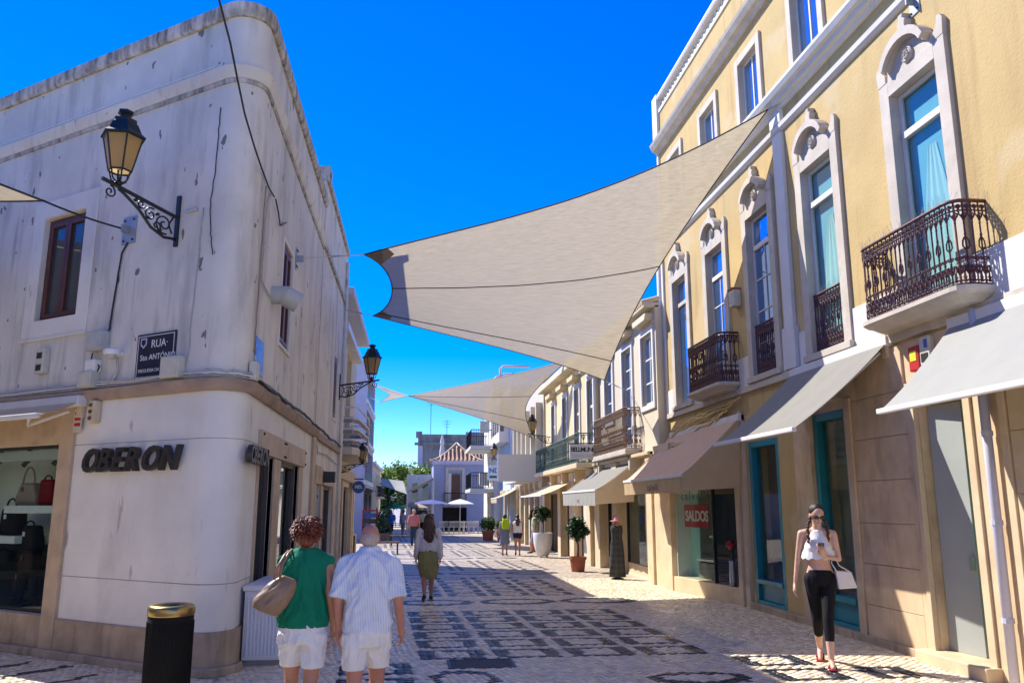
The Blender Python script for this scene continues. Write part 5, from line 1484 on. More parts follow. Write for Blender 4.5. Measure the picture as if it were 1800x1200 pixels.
gb = thing('grey_church_wall', 'weathered dark grey building rising behind the blue house', 'building', (4, 95, -0.4))
q = MB(); q.box(0.15, 12, 95, 110, -1, 9.3); q.build('wall', 'concrete_grey', gb)
q = MB(); q.box(-0.25, 12, 94.6, 95.1, 8.45, 8.75); q.build('cornice', 'concrete_grey', gb)
q = MB(); q.box(-0.1, 5.6, 94.8, 95.4, 9.3, 9.7); q.box(5.62, 12, 94.8, 95.4, 9.3, 10.0); q.build('parapet', 'concrete_grey', gb)
q = MB(); q.box(-0.1, 0.6, 94.7, 95.6, 9.7, 10.0); q.build('corner_block', 'concrete_grey', gb)
q = MB(); q.box(0.14, 0.7, 94.9, 95, -1, 8.4); q.build('corner_pilaster', 'lavender_plaster', gb)
for (x, z, h_) in ((1.6, 9.6, 4.5), (3.5, 9.7, 1.9)):
    t = thing('roof_antenna', 'thin %s television antenna on the grey building' % ('tall' if h_ > 3 else 'short'), 'antenna', (x, 97, z))
    q = MB(); q.tube([(x, 97, z - 0.5), (x, 97, z + h_)], 0.03, 4); q.build('mast', 'wrought_iron', t)
    q = MB()
    for k in range(3): q.tube([(x - 0.5 + 0.1 * k, 97, z + h_ - 0.2 - k * 0.3), (x + 0.5 - 0.1 * k, 97, z + h_ - 0.2 - k * 0.3)], 0.02, 4)
    q.build('element', 'wrought_iron', t)

# ------------------------------------------------------------------ left side: balcony house, lavender flats, low cream house
L2 = Frame((-2.15, 0, 0), (0, 1, 0), (1, 0, 0))
b2 = thing('balcony_house', 'cream house with grey curved balcony and overhanging roof slab', 'building', (-2.15, 26, -0.08))
q = MB(); L2.wall(q, 21.35, 28.8, -0.4, 7.2, [(22.3, 24.2, 3.35, 6.3), (25.0, 26.6, 3.35, 6.3), (21.9, 23.8, 0.0, 2.3), (24.6, 27.4, 0.0, 2.3)], 0.3); simple_box_walls(q, L2, 21.35, 28.8, 7.2); q.build('wall', 'plaster_pale', b2)
q = MB(); L2.box(q, 21.36, 28.85, 7.2, 7.42, -0.5, 0.42); q.build('roof_slab', 'lavender_plaster', b2, bevel=0.03)
q = MB(); L2.box(q, 21.5, 27.2, 6.32, 6.5, 0.0, 0.3); q.build('balcony_ceiling', 'cabinet_grey', b2)
for (a, b_, c, e) in ((22.3, 24.2, 3.35, 6.3), (25.0, 26.6, 3.35, 6.3), (21.9, 23.8, 0.0, 2.3), (24.6, 27.4, 0.0, 2.3)):
    q = MB(); L2.ring(q, a, b_, c, e, 0.08, -0.25, -0.1); w = q.build('window', 'brown_frame' if c < 1 else 'cream_stone', b2)
    q = MB(); L2.box(q, a + 0.08, b_ - 0.08, c + 0.08, e - 0.08, -0.2, -0.19); q.build('pane', 'pane_dark' if c > 1 else 'pane_shop', w)
q = MB()
bp = [(21.6, 0.0), (21.6, 0.5), (21.9, 0.62), (24.5, 0.72), (26.6, 0.62), (26.9, 0.5), (26.9, 0.0)]
q.prism([(s, d) for s, d in bp], (-2.15, 0, 3.02), (0, 1, 0), (1, 0, 0), (0, 0, 0.2)); bal = q.build('balcony', 'beige_panel', b2, bevel=0.02)
for k in range(4):
    q = MB(); q.tube([L2.p(s, 3.4 + k * 0.28, d) for s, d in bp], 0.03, 5); q.build('rail', 'cabinet_grey', bal)
q = MB()
for k in range(3):
    vs_ = [L2.p(s, 3.28 + k * 0.28, d - 0.02) for s, d in bp] + [L2.p(s, 3.44 + k * 0.28, d - 0.02) for s, d in bp]
    n = len(bp); q.add(vs_, [(i, i + 1, n + i + 1, n + i) for i in range(n - 1)])
q.build('balcony_panel', 'concrete_grey', bal)
q = MB(); L2.box(q, 21.6, 28.7, 2.45, 2.75, 0.0, 0.16); q.build('shop_fascia', 'shop_stone', b2, bevel=0.01)
for s in (21.45, 23.9, 27.6, 28.4):
    q = MB(); L2.box(q, s, s + 0.35, -0.2, 2.44, 0.0, 0.1); q.build('pillar', 'cream_stone', b2, bevel=0.01)
# flag sign
t = thing('round_shop_sign', 'dark blue rounded flag sign on the cream balcony house', 'sign', (-1.95, 27.5, 2.2))
q = MB(); q.prism([(0.20 * math.cos(a), 0.2 * math.sin(a)) for a in [2 * math.pi * k / 18 for k in range(18)]], (-1.85, 27.5, 2.32), (1, 0, 0), (0, 0, 1), (0, 0.12, 0)); q.build('board', 'blue_sign', t, bevel=0.01)
SG3 = Frame((0, 27.5, 0), (1, 0, 0), (0, -1, 0))
place_text('lettering', 'ND.', 0.14, SG3, -1.97, 2.28, 0.006, 'white_print', t, extrude=0.002, offset=0.006)
q = MB(); q.tube([(-2.15, 27.56, 2.58), (-1.7, 27.56, 2.58)], 0.02, 5); q.build('bracket', 'wrought_iron', t)
L3 = Frame((-3.08, 0, 0), (0, 1, 0), (1, 0, 0))
b3 = thing('lavender_flats', 'lavender block of flats with teal balcony recesses', 'building', (-3.08, 57, -0.25))
hs = [(51.0, 59.4, z0, z0 + 1.8) for z0 in (3.25, 5.7, 8.1)]
q = MB(); L3.wall(q, 50.0, 60.0, -0.5, 10.4, hs + [(51.0, 55.0, -0.3, 2.4), (56.0, 59.0, -0.3, 2.4)], 1.0); simple_box_walls(q, L3, 50.0, 60.0, 10.4, 10); q.build('wall', 'lavender_plaster', b3)
surf('teal_dark', (0.02, 0.09, 0.085), 0.5, 0.2)
for (a, b_, c, e) in hs:
    q = MB(); L3.box(q, a, b_, c, c + 0.5, -0.08, 0.02); q.build('balcony_front', 'teal_dark', b3)
    q = MB(); L3.box(q, a, b_, c, e, -0.98, -0.95); q.build('recess_back', 'room_grey', b3)
    for k in range(3):
        q = MB(); L3.box(q, a + 0.3 + k * 2.7, a + 2.3 + k * 2.7, c, e - 0.2, -0.94, -0.92); q.build('pane', 'pane_dark', b3)
    q = MB(); L3.box(q, 50.0, 60.0, c - 0.3, c - 0.02, 0.0, 0.08); q.build('floor_band', 'plaster_clean', b3)
for (a, b_) in ((51.0, 55.0), (56.0, 59.0)):
    q = MB(); L3.box(q, a, b_, -0.3, 2.4, -0.5, -0.45); q.build('pane', 'pane_shop', b3)
awning('grey striped awning at the foot of the lavender flats', L3, 50.5, 59.5, 2.8, 0.1, 2.25, 1.6, 'awning_grey', 0.2, arms=False)
L4 = Frame((-3.15, 0, 0), (0, 1, 0), (1, 0, 0))
b4 = thing('low_cream_house', 'low cream house with small iron balconies past the flats', 'building', (-3.15, 70, -0.3))
q = MB(); L4.wall(q, 60.05, 76.0, -0.6, 4.6, [(67.0 + k * 2.2, 68.0 + k * 2.2, 2.4, 4.2) for k in range(4)], 0.2); simple_box_walls(q, L4, 60.05, 76.0, 4.6); q.build('wall', 'plaster_pale', b4)
for k in range(4):
    q = MB(); L4.box(q, 67.0 + k * 2.2, 68.0 + k * 2.2, 2.4, 4.2, -0.18, -0.16); q.build('pane', 'pane_dark', b4)
    q = MB(); L4.box(q, 66.9 + k * 2.2, 68.1 + k * 2.2, 2.28, 2.4, 0.0, 0.4); bl = q.build('balcony', 'plaster_clean', b4); bar_rail([L4.p(66.92 + k * 2.2, 0, 0.0), L4.p(66.92 + k * 2.2, 0, 0.36), L4.p(68.08 + k * 2.2, 0, 0.36), L4.p(68.08 + k * 2.2, 0, 0)], 2.4, 0.8, bl, 'wrought_iron', 0.12)
q = MB(); L4.box(q, 60.05, 76.1, 4.6, 4.8, -0.5, 0.25); q.build('cornice', 'plaster_clean', b4)
# tail of the street on the left of the blue house
b5 = thing('white_cafe_house', 'narrow white house front with dark windows left of the blue house', 'building', (0.6, 74, -0.3))
F8 = Frame((0, 74, 0), (1, 0, 0), (0, -1, 0))
q = MB(); F8.wall(q, -0.8, 1.5, -0.6, 4.4, [(-0.3, 0.2, 2.2, 3.6), (0.6, 1.1, 2.2, 3.6), (-0.4, 1.1, -0.4, 1.5)], 0.2); simple_box_walls(q, F8, -0.8, 1.5, 4.4); q.build('wall', 'plaster_clean', b5)
for (a, b_, c, e) in [(-0.3, 0.2, 2.2, 3.6), (0.6, 1.1, 2.2, 3.6), (-0.4, 1.1, -0.4, 1.5)]:
    q = MB(); F8.box(q, a, b_, c, e, -0.18, -0.16); q.build('pane', 'pane_dark', b5)
# ------------------------------------------------------------------ wall lanterns
m, nt, b = nmat('lantern_glass')
b.inputs['Base Color'].default_value = (0.50, 0.36, 0.17, 1)
b.inputs['Roughness'].default_value = 0.35
_o = nt.nodes['Material Output']; _t = nt.nodes.new('ShaderNodeBsdfTranslucent'); _t.inputs[0].default_value = (0.75, 0.56, 0.28, 1)
_m = nt.nodes.new('ShaderNodeMixShader'); _m.inputs[0].default_value = 0.6
nt.links.new(b.outputs[0], _m.inputs[1]); nt.links.new(_t.outputs[0], _m.inputs[2]); nt.links.new(_m.outputs[0], _o.inputs['Surface'])
def lantern(label, fr, s, z, arm=0.82, sc=1.0):
    t = thing('wall_lantern', label, 'street lamp', fr.p(s, z, 0), 'iron wall lanterns along the street')
    up = Vector((0, 0, 1))
    L = lambda d, h: fr.p(s, z + h * sc, d)
    q = MB(); fr.box(q, s - 0.03, s + 0.03, z - 0.34 * sc, z + 0.30 * sc, 0, 0.03); q.build('wall_plate', 'wrought_iron', t, bevel=0.004)
    q = MB(); q.tube([L(0.02, 0.02), L(arm * 1.25, 0.17)], 0.022 * sc, 6); q.build('arm', 'wrought_iron', t)
    q = MB()
    # lower sweep and scrolls between it and the arm
    q.tube([L(0.03, -0.25), L(arm * 0.22, -0.27), L(arm * 0.45, -0.20), L(arm * 0.66, -0.04), L(arm * 0.88, 0.07), L(arm * 1.0, 0.12)], 0.018 * sc, 6)
    def sp(cd, ch, r, turns, st, sg, rr=0.011, n=18):
        q.tube([L(cd + sg * r * (1 - 0.85 * k / n) * math.cos(st + turns * 2 * math.pi * k / n), ch + r * (1 - 0.85 * k / n) * math.sin(st + turns * 2 * math.pi * k / n)) for k in range(n + 1)], rr * sc, 5)
    sp(arm * 0.24, -0.11, 0.125, 1.6, R(250), 1)
    sp(arm * 0.47, -0.05, 0.085, 1.4, R(60), -1)
    sp(arm * 0.63, 0.035, 0.055, 1.2, R(200), 1)
    sp(arm * 1.12, 0.05, 0.075, 1.4, R(90), 1)
    sp(arm * 0.36, -0.16, 0.06, 1.2, R(300), -1)
    q.tube([L(arm * 0.1, 0.0), L(arm * 0.16, -0.1), L(arm * 0.1, -0.2)], 0.011, 5)
    for (cd, ch) in ((0.36, -0.02), (0.52, -0.1), (0.3, -0.2), (0.72, 0.06)):
        q.ellipsoid(L(arm * cd, ch), 0.03, 0.03, 0.022, 6, 4)
    q.build('scrollwork', 'wrought_iron', t, smooth=True)
    c = L(arm, 0.16)
    # cage, glass and roof of the lantern
    q = MB(); q.lathe([(0.03, 0), (0.05, 0.02), (0.02, 0.06), (0.03, 0.09)], c, 8)
    for k in range(6):
        a = math.pi / 3 * k
        q.tube([c + Vector((0.03 * math.cos(a), 0.03 * math.sin(a), 0.02)), c + Vector((0.09 * math.cos(a), 0.09 * math.sin(a), 0.06)) * 1.0, c + Vector((0.115 * sc * math.cos(a), 0.115 * sc * math.sin(a), 0.16 * sc))], 0.009, 5)
    q.build('cage', 'lamp_black', t)
    rb, rt, z0, z1 = 0.125 * sc, 0.215 * sc, 0.16 * sc, 0.56 * sc
    q = MB()
    for k in range(6):
        a0 = math.pi / 3 * k
        q.tube([c + Vector((rb * math.cos(a0), rb * math.sin(a0), z0)), c + Vector((rt * math.cos(a0), rt * math.sin(a0), z1))], 0.011 * sc, 4)
    for (r_, zz) in ((rb, z0), (rt, z1)):
        q.tube([c + Vector((r_ * math.cos(math.pi / 3 * k), r_ * math.sin(math.pi / 3 * k), zz)) for k in range(6)], 0.012 * sc, 4, closed=True)
    q.build('lantern_frame', 'lamp_black', t)
    for k in range(6):
        a0, a1 = math.pi / 3 * k, math.pi / 3 * (k + 1)
        q = MB(); e = 0.985
        q.quad(c + Vector((rb * e * math.cos(a0), rb * e * math.sin(a0), z0)), c + Vector((rb * e * math.cos(a1), rb * e * math.sin(a1), z0)), c + Vector((rt * e * math.cos(a1), rt * e * math.sin(a1), z1)), c + Vector((rt * e * math.cos(a0), rt * e * math.sin(a0), z1)))
        q.build('pane', 'lantern_glass', t)
    q = MB(); q.lathe([(rt * 1.16, z1), (rt * 1.16, z1 + 0.015), (rt * 0.92, z1 + 0.06 * sc), (rt * 0.72, z1 + 0.16 * sc), (rt * 0.62, z1 + 0.18 * sc), (rt * 0.62, z1 + 0.22 * sc), (rt * 0.3, z1 + 0.25 * sc), (rt * 0.28, z1 + 0.28 * sc), (rt * 0.42, z1 + 0.30 * sc), (rt * 0.40, z1 + 0.33 * sc), (0.02, z1 + 0.35 * sc)], c, 6); q.build('lantern_roof', 'lamp_black', t)
    q = MB(); q.lathe([(0.03, z0 + 0.02), (0.045, z0 + 0.1), (0.03, z0 + 0.18)], c, 8); q.build('bulb', 'white_plastic', t, smooth=True)
    return t
lantern('black six-sided lantern on a scrolled bracket above the street plaque', LF, 1.22, 5.12, 0.82, 1.0)
lantern('black lantern on a scrolled bracket before the cream balcony house', LS, 20.4, 4.62, 0.78, 1.0)
lantern('iron lantern bracket under the far tip of the smaller sail', R3, 33.9, 4.5, 0.8, 0.9)
lantern('small lantern under the curved balcony of the cream house', L2, 22.6, 2.75, 0.7, 0.6)
lantern('yellowish lantern beside the white balcony house', R5, 46.9, 4.2, 0.9, 0.95)

# ------------------------------------------------------------------ street plaque and the boxes round it
t = thing('street_plaque', 'dark blue street name plaque with white lettering and crest', 'street sign', LF.p(1.42, 3.2, 0))
q = MB(); LF.box(q, 1.07, 1.76, 3.20, 3.75, 0.0, 0.018); q.build('board', 'navy_sign', t, bevel=0.004)
q = MB(); LF.ring(q, 1.095, 1.735, 3.225, 3.725, 0.008, 0.018, 0.021); q.build('border', 'white_print', t)
place_text('lettering', 'RUA·', 0.135, LF, 1.50, 3.575, 0.02, 'white_print', t, extrude=0.001)
place_text('lettering', 'Sto ANTÓNIO', 0.098, LF, 1.68, 3.43, 0.02, 'white_print', t, extrude=0.001)
place_text('small_lettering', 'FREGUESIA DA SÉ', 0.058, LF, 1.70, 3.285, 0.02, 'white_print', t, extrude=0.001)
q = MB(); LF.poly(q, [(1.58, 3.70), (1.69, 3.70), (1.69, 3.62), (1.635, 3.575), (1.58, 3.62)], 0.019, 0.022); q.build('crest', 'lavender_plaster', t)
q = MB(); LF.poly(q, [(1.60, 3.68), (1.67, 3.68), (1.67, 3.63), (1.635, 3.60), (1.60, 3.63)], 0.022, 0.024); q.build('crest_shield', 'navy_sign', t)
surf('azulejo', (0.06, 0.10, 0.30), 0.3, 0.5, 9, dark=(0.55, 0.55, 0.6), dark_amt=0.8, dscale=14)
t = thing('tile_plaque', 'blue patterned tile plaque on the shopping street wall', 'plaque', LS.p(9.95, 3.3, 0))
q = MB(); LS.box(q, 9.80, 10.32, 3.30, 3.72, 0.0, 0.015); q.build('tile', 'azulejo', t, bevel=0.004)
def wall_box(label, fr, s, z, w, h, d, mat, cat='junction box', lid=True):
    t = thing('junction_box', label, cat, fr.p(s, z, 0), 'boxes fixed to the corner house wall')
    q = MB(); fr.box(q, s - w / 2, s + w / 2, z, z + h, 0, d); o = q.build('casing', mat, t, bevel=0.012)
    if lid:
        q = MB(); fr.box(q, s - w / 2 + 0.015, s + w / 2 - 0.015, z + 0.015, z + h - 0.015, d, d + 0.008); q.build('lid', mat, t, bevel=0.006)
    return t
wall_box('grey junction box above the two stacked pale boxes', LF, 2.46, 3.62, 0.29, 0.24, 0.14, 'box_grey')
wall_box('small upper pale box of the stacked pair beside the plaque', LF, 2.52, 3.36, 0.18, 0.15, 0.11, 'white_plastic')
wall_box('larger lower pale box of the stacked pair beside the plaque', LF, 2.56, 3.16, 0.26, 0.20, 0.14, 'box_beige')
wall_box('pale square box overlapping the corner of the street plaque', LF, 1.03, 3.17, 0.30, 0.25, 0.12, 'box_beige')
wall_box('pale upright box below the blue tile plaque', LS, 9.62, 3.15, 0.14, 0.22, 0.09, 'box_beige')
wall_box('grey junction box among cables at the upper lantern bracket', LF, 0.98, 5.17, 0.2, 0.05, 0.03, 'box_grey', lid=False)
t = thing('alarm_box', 'cream alarm box with two dark panels left of the cables', 'alarm box', LF.p(3.62, 3.5, 0))
q = MB(); LF.box(q, 3.53, 3.72, 3.42, 3.76, 0, 0.09); q.build('casing', 'box_beige', t, bevel=0.015)
for z in (3.65, 3.49):
    q = MB(); LF.box(q, 3.57, 3.68, z - 0.03, z + 0.05, 0.09, 0.095); q.build('dark_panel', 'letter_dark', t)
t = thing('alarm_sticker', 'red and white striped sticker plate under the side awning', 'notice', LF.p(2.72, 2.65, 0))
q = MB(); LF.box(q, 2.64, 2.80, 2.62, 2.92, 0.046, 0.055); q.build('plate', 'box_beige', t)
for k in range(3):
    q = MB(); LF.box(q, 2.66, 2.78, 2.70 + k * 0.07, 2.74 + k * 0.07, 0.0555, 0.058); q.build('stripe', 'red_sign', t)
t = thing('security_camera', 'white dome camera between the boxes and the plaque', 'camera', LF.p(2.05, 3.4, 0))
q = MB(); q.lathe([(0.09, 0), (0.10, 0.03), (0.095, 0.06), (0.05, 0.08)], LF.p(2.05, 3.52, 0.14), 14); q.build('housing', 'white_plastic', t, smooth=True, auto=40)
q = MB(); q.ellipsoid(LF.p(2.05, 3.51, 0.14), 0.06, 0.06, 0.05); q.build('dome', 'box_grey', t, smooth=True)
q = MB(); q.tube([LF.p(2.05, 3.55, 0.0), LF.p(2.05, 3.56, 0.12)], 0.03, 8); q.build('arm', 'white_plastic', t)
t = thing('vent_pipe', 'stubby grey vent pipe sticking out beside the brown side window', 'vent pipe', LS.p(10.75, 4.4, 0))
q = MB(); q.tube([LS.p(10.72, 4.45, 0), LS.p(10.72, 4.45, 0.22)], 0.12, 14); q.build('pipe', 'box_grey', t, smooth=True, auto=40)
q = MB(); q.tube([LS.p(10.72, 4.45, 0.16), LS.p(10.78, 4.36, 0.34)], 0.135, 14); q.build('cowl', 'box_grey', t, smooth=True, auto=40)
# shop name in separate raised letters
surf('oberon_dark', (0.03, 0.027, 0.024), 0.4, 0.3, 25)
t = thing('shop_name_sign', 'raised dark slanted OBERON letters on the side street wall', 'sign', LF.p(1.7, 2.2, 0))
xs_ = 2.52
for ch, w in zip('OBERON', (0.33, 0.28, 0.26, 0.31, 0.34, 0.34)):
    me = text_mesh(ch, 0.38, 0.03, 0.30, 0.010)
    right = LF.n.cross(Vector((0, 0, 1))) * -1.0
    M = Matrix((right, Vector((0, 0, 1)), right.cross(Vector((0, 0, 1))))).transposed().to_4x4(); M.translation = LF.p(xs_, 2.14, 0.075) - wloc(t)
    me.transform(M); link('letter_' + ch.lower(), me, 'oberon_dark', t); xs_ -= w * 0.93
t = thing('shop_name_sign', 'same shop name in small dark letters on the shopping street wall', 'sign', LS.p(9.8, 2.2, 0))
xs_ = 9.42
for ch, w in zip('OBERON', (0.2, 0.18, 0.17, 0.2, 0.2, 0.2)):
    me = text_mesh(ch, 0.28, 0.03, 0.2, 0.008)
    right = LS.n.cross(Vector((0, 0, 1))) * -1.0
    M = Matrix((right, Vector((0, 0, 1)), right.cross(Vector((0, 0, 1))))).transposed().to_4x4(); M.translation = LS.p(xs_, 2.22, 0.085) - wloc(t)
    me.transform(M); link('letter_' + ch.lower(), me, 'oberon_dark', t); xs_ += w * 0.93
# awning over the side street shop
awning('cream half-open awning over the handbag shop window', LF, 2.62, 6.6, 3.0, 0.12, 2.78, 0.62, 'awning_cream', 0.0, arms=True, bend=0.02)
t = thing('awning_motor', 'rusty bolted awning motor bracket at the stone ledge', 'bracket', LF.p(2.42, 2.8, 0))
q = MB(); LF.box(q, 2.34, 2.48, 2.72, 3.0, 0.0, 0.10); q.build('casing', 'cream_stone', t, bevel=0.02)
for z in (2.78, 2.86, 2.94):
    q = MB(); q.lathe([(0.022, 0), (0.022, 0.02)], LF.p(2.41, z, 0.10), 8, LF.n); q.build('bolt', 'brown_frame', t)

# ------------------------------------------------------------------ cables on the corner house
def cable(label, pts, r=0.011, mat='cable_black', sub=0):
    t = thing('cable', label, 'cable', pts[0], 'cables on the house fronts')
    q = MB(); q.tube(pts, r, 5); q.build('wire', mat, t, smooth=True)
    return t
def wig(fr, pts, d=0.02, j=0.012, n=6):
    out = []
    for i in range(len(pts) - 1):
        for k in range(n):
            f = k / n
            out.append(fr.p(pts[i][0] + (pts[i + 1][0] - pts[i][0]) * f + rnd.uniform(-j, j), pts[i][1] + (pts[i + 1][1] - pts[i][1]) * f + rnd.uniform(-j, j), d))
    out.append(fr.p(*pts[-1], d)); return out
cable('black cable from the anchor plate down to the grey box', wig(LF, [(2.12, 4.98), (2.22, 4.85), (2.28, 4.3), (2.32, 3.9), (2.38, 3.74)], 0.02, 0.004), 0.012)
cable('black looped cable from the grey box to the stacked boxes', wig(LF, [(2.56, 3.6), (2.58, 3.5), (2.46, 3.47), (2.40, 3.42), (2.44, 3.36)], 0.05, 0.003), 0.01)
cable('black overhead cable hanging down to the rounded corner', [(-1.93, 5.6, 7.3), (-1.93, 6.6, 6.62), (-1.93, 7.16, 6.38), (-1.93, 7.68, 6.25), (-1.93, 8.1, 6.06), (-1.93, 8.49, 5.9), (-1.92, 9.0, 5.77), (-1.91, 9.4, 5.69), (-1.90, 9.9, 5.62), (-1.89, 10.25, 5.63)], 0.011)
cable('frayed black cable ends hanging from the side wall', [LS.p(10.3, 5.62, 0.05), LS.p(10.6, 5.55, 0.04), LS.p(10.85, 5.45, 0.03), LS.p(11.2, 5.62, 0.05)], 0.010)
cable('thin black cable down the front wall beside the lantern bracket', wig(LF, [(0.60, 6.44), (0.62, 6.0), (0.63, 5.62), (0.66, 5.27), (0.63, 4.9), (0.56, 4.58)], 0.012, 0.012), 0.006)
cable('pale cable running down the rounded corner to the ledge', wig(LF, [(0.78, 5.2), (0.80, 4.6), (0.84, 4.0), (0.85, 3.45), (0.9, 3.2)], 0.012, 0.012), 0.007, 'cable_grey')
cable('pair of tan cables down the shopping street wall to the box', wig(LS, [(9.82, 5.6), (9.80, 5.0), (9.78, 4.2), (9.72, 3.5)], 0.014, 0.010), 0.008, 'ledge_stone')
cable('white cable curving from the corner towards the vent pipe', wig(LS, [(10.2, 5.65), (9.95, 5.5), (9.86, 5.2), (9.86, 4.4), (10.5, 4.35)], 0.025, 0.006), 0.01, 'cable_grey')
cable('white cable under the dome camera', wig(LF, [(2.06, 3.5), (2.04, 3.36), (2.1, 3.25), (2.2, 3.18)], 0.05, 0.005), 0.02, 'cable_grey')
for k, (z, mat, nm) in enumerate(((3.17, 'cable_grey', 'lowest pale'), (3.195, 'white_plastic', 'middle white'), (3.215, 'cable_grey', 'uppermost pale'))):
    pts = []
    for i, (p, nn) in enumerate(corner_path(9.0, 15.9, 10)):
        pts.append((p, nn))
    full = []
    for i in range(len(pts) - 1):
        n = 1 if (pts[i + 1][0] - pts[i][0]).length < 0.4 else 14
        for j in range(n):
            f = j / n
            p = pts[i][0].lerp(pts[i + 1][0], f); nn = pts[i][1].lerp(pts[i + 1][1], f)
            full.append(p + nn * (0.035 + 0.014 * k + rnd.uniform(-0.008, 0.008)) + Vector((0, 0, z + rnd.uniform(-0.014, 0.014))))
    cable('%s cable of the bundle lying along the stone ledge' % nm, full, 0.012, mat)
cable('thick dark cable bundle on the ledge along the shopping street', wig(LS, [(9.9, 3.2), (12.0, 3.2), (14.0, 3.22), (15.9, 3.2), (18, 3.17), (21, 3.17)], 0.06, 0.02), 0.024, 'cable_black')
cable('drooping grey cable below the ledge by the second shop', wig(LS, [(15.95, 3.0), (16.3, 2.75), (18.0, 2.8), (20.5, 2.7)], 0.03, 0.015), 0.012, 'cable_grey')
cable('thin drip wire on top of the string course', [LF.p(9.0, 6.97, 0.06), LF.p(0.7, 6.97, 0.06)], 0.008, 'white_plastic')
# cables under the yellow house balcony
for k in range(6):
    pts = wig(RF, [(14.3 + 0.15 * k, 3.66 - 0.03 * k), (15.6, 3.62 - 0.05 * k), (17.0, 3.58 - 0.06 * k), (18.2 + 0.1 * k, 3.45 - 0.08 * k), (18.8, 3.25 - 0.06 * k)], 0.09 + 0.02 * (k % 3), 0.035, 5)
    cable('yellow-painted cable in the tangle under the small balcony', pts, 0.016, 'cable_yellow')
t = thing('wall_speaker', 'small white box speaker on the yellow wall between two windows', 'speaker', RF.p(14.35, 5.6, 0))
q = MB(); RF.box(q, 14.22, 14.46, 5.38, 5.70, 0.0, 0.16); q.build('casing', 'box_beige', t, bevel=0.02)
q = MB(); RF.box(q, 14.26, 14.42, 5.45, 5.64, 0.16, 0.168); q.build('grille', 'box_grey', t)
q = MB(); RF.box(q, 14.22, 14.46, 5.70, 5.73, 0.0, 0.18); q.build('hood', 'terracotta', t)
t = thing('red_alarm_box', 'red alarm box with yellow print under the near balcony', 'alarm box', RF.p(8.95, 3.55, 0))
q = MB(); RF.box(q, 8.86, 9.06, 3.30, 3.60, 0.032, 0.12); q.build('casing', 'red_sign', t, bevel=0.015)
q = MB(); RF.box(q, 8.90, 9.02, 3.42, 3.54, 0.12, 0.126); q.build('print', 'yellow_sign', t)
t = thing('pale_alarm_box', 'pale alarm box with dark panel beside the red one', 'alarm box', RF.p(8.75, 3.55, 0))
q = MB(); RF.box(q, 8.66, 8.85, 3.34, 3.68, 0.032, 0.11); q.build('casing', 'box_beige', t, bevel=0.015)
q = MB(); RF.box(q, 8.69, 8.75, 3.54, 3.64, 0.11, 0.116); q.build('dark_panel', 'blue_sign', t)
q = MB(); RF.box(q, 8.69, 8.82, 3.38, 3.48, 0.11, 0.116); q.build('grille', 'letter_dark', t)

# ------------------------------------------------------------------ litter bin and street cabinet
bn = thing('litter_bin', 'black fluted litter bin with a brass top by the corner', 'litter bin', (-2.27, 8.42, 0))
q = MB(); q.lathe([(0.20, 0.0), (0.205, 0.03), (0.205, 0.72), (0.20, 0.73)], (-2.27, 8.42, 0), 48)
q.build('body', 'black_rubber', bn, smooth=True, auto=40)
for k in range(56):
    a = 2 * math.pi * k / 56
    p = Vector((-2.27 + 0.206 * math.cos(a), 8.42 + 0.206 * math.sin(a), 0))
    if k == 0:
        q = MB(); q.tube([(0, 0, 0.04), (0, 0, 0.68)], 0.006, 5); rb_me = q.mesh('rib'); rb_me.materials.append(MATS['black_rubber'])
    o = bpy.data.objects.new('rib', rb_me); COL.objects.link(o); o.parent = bn; o.location = p - Vector((-2.27, 8.42, 0))
q = MB(); q.lathe([(0.208, 0.732), (0.213, 0.745), (0.213, 0.79), (0.205, 0.815), (0.18, 0.828), (0.14, 0.82), (0.12, 0.79), (0.11, 0.76)], (-2.27, 8.42, 0), 40); q.build('brass_rim', 'gold', bn, smooth=True, auto=50)
cb = thing('street_cabinet', 'pale grey ribbed utility cabinet against the corner house', 'cabinet', (-1.66, 10.5, 0))
q = MB(); q.box(-1.88, -1.44, 9.86, 11.1, 0.06, 0.80); q.build('casing', 'cabinet_grey', cb, bevel=0.012)
q = MB(); q.box(-1.90, -1.42, 9.83, 11.12, 0.80, 0.86); q.build('lid', 'cabinet_grey', cb, bevel=0.015)
q = MB(); q.box(-1.86, -1.46, 9.90, 11.06, 0.0, 0.06); q.build('foot', 'concrete_grey', cb)
q = MB(); q.box(-1.85, -1.47, 9.845, 9.858, 0.09, 0.77); dr = q.build('door', 'cabinet_grey', cb, bevel=0.004)
for k in range(9):
    q = MB(); q.box(-1.835 + k * 0.0405, -1.813 + k * 0.0405, 9.828, 9.844, 0.12, 0.745); q.build('rib', 'cabinet_grey', dr, bevel=0.005)
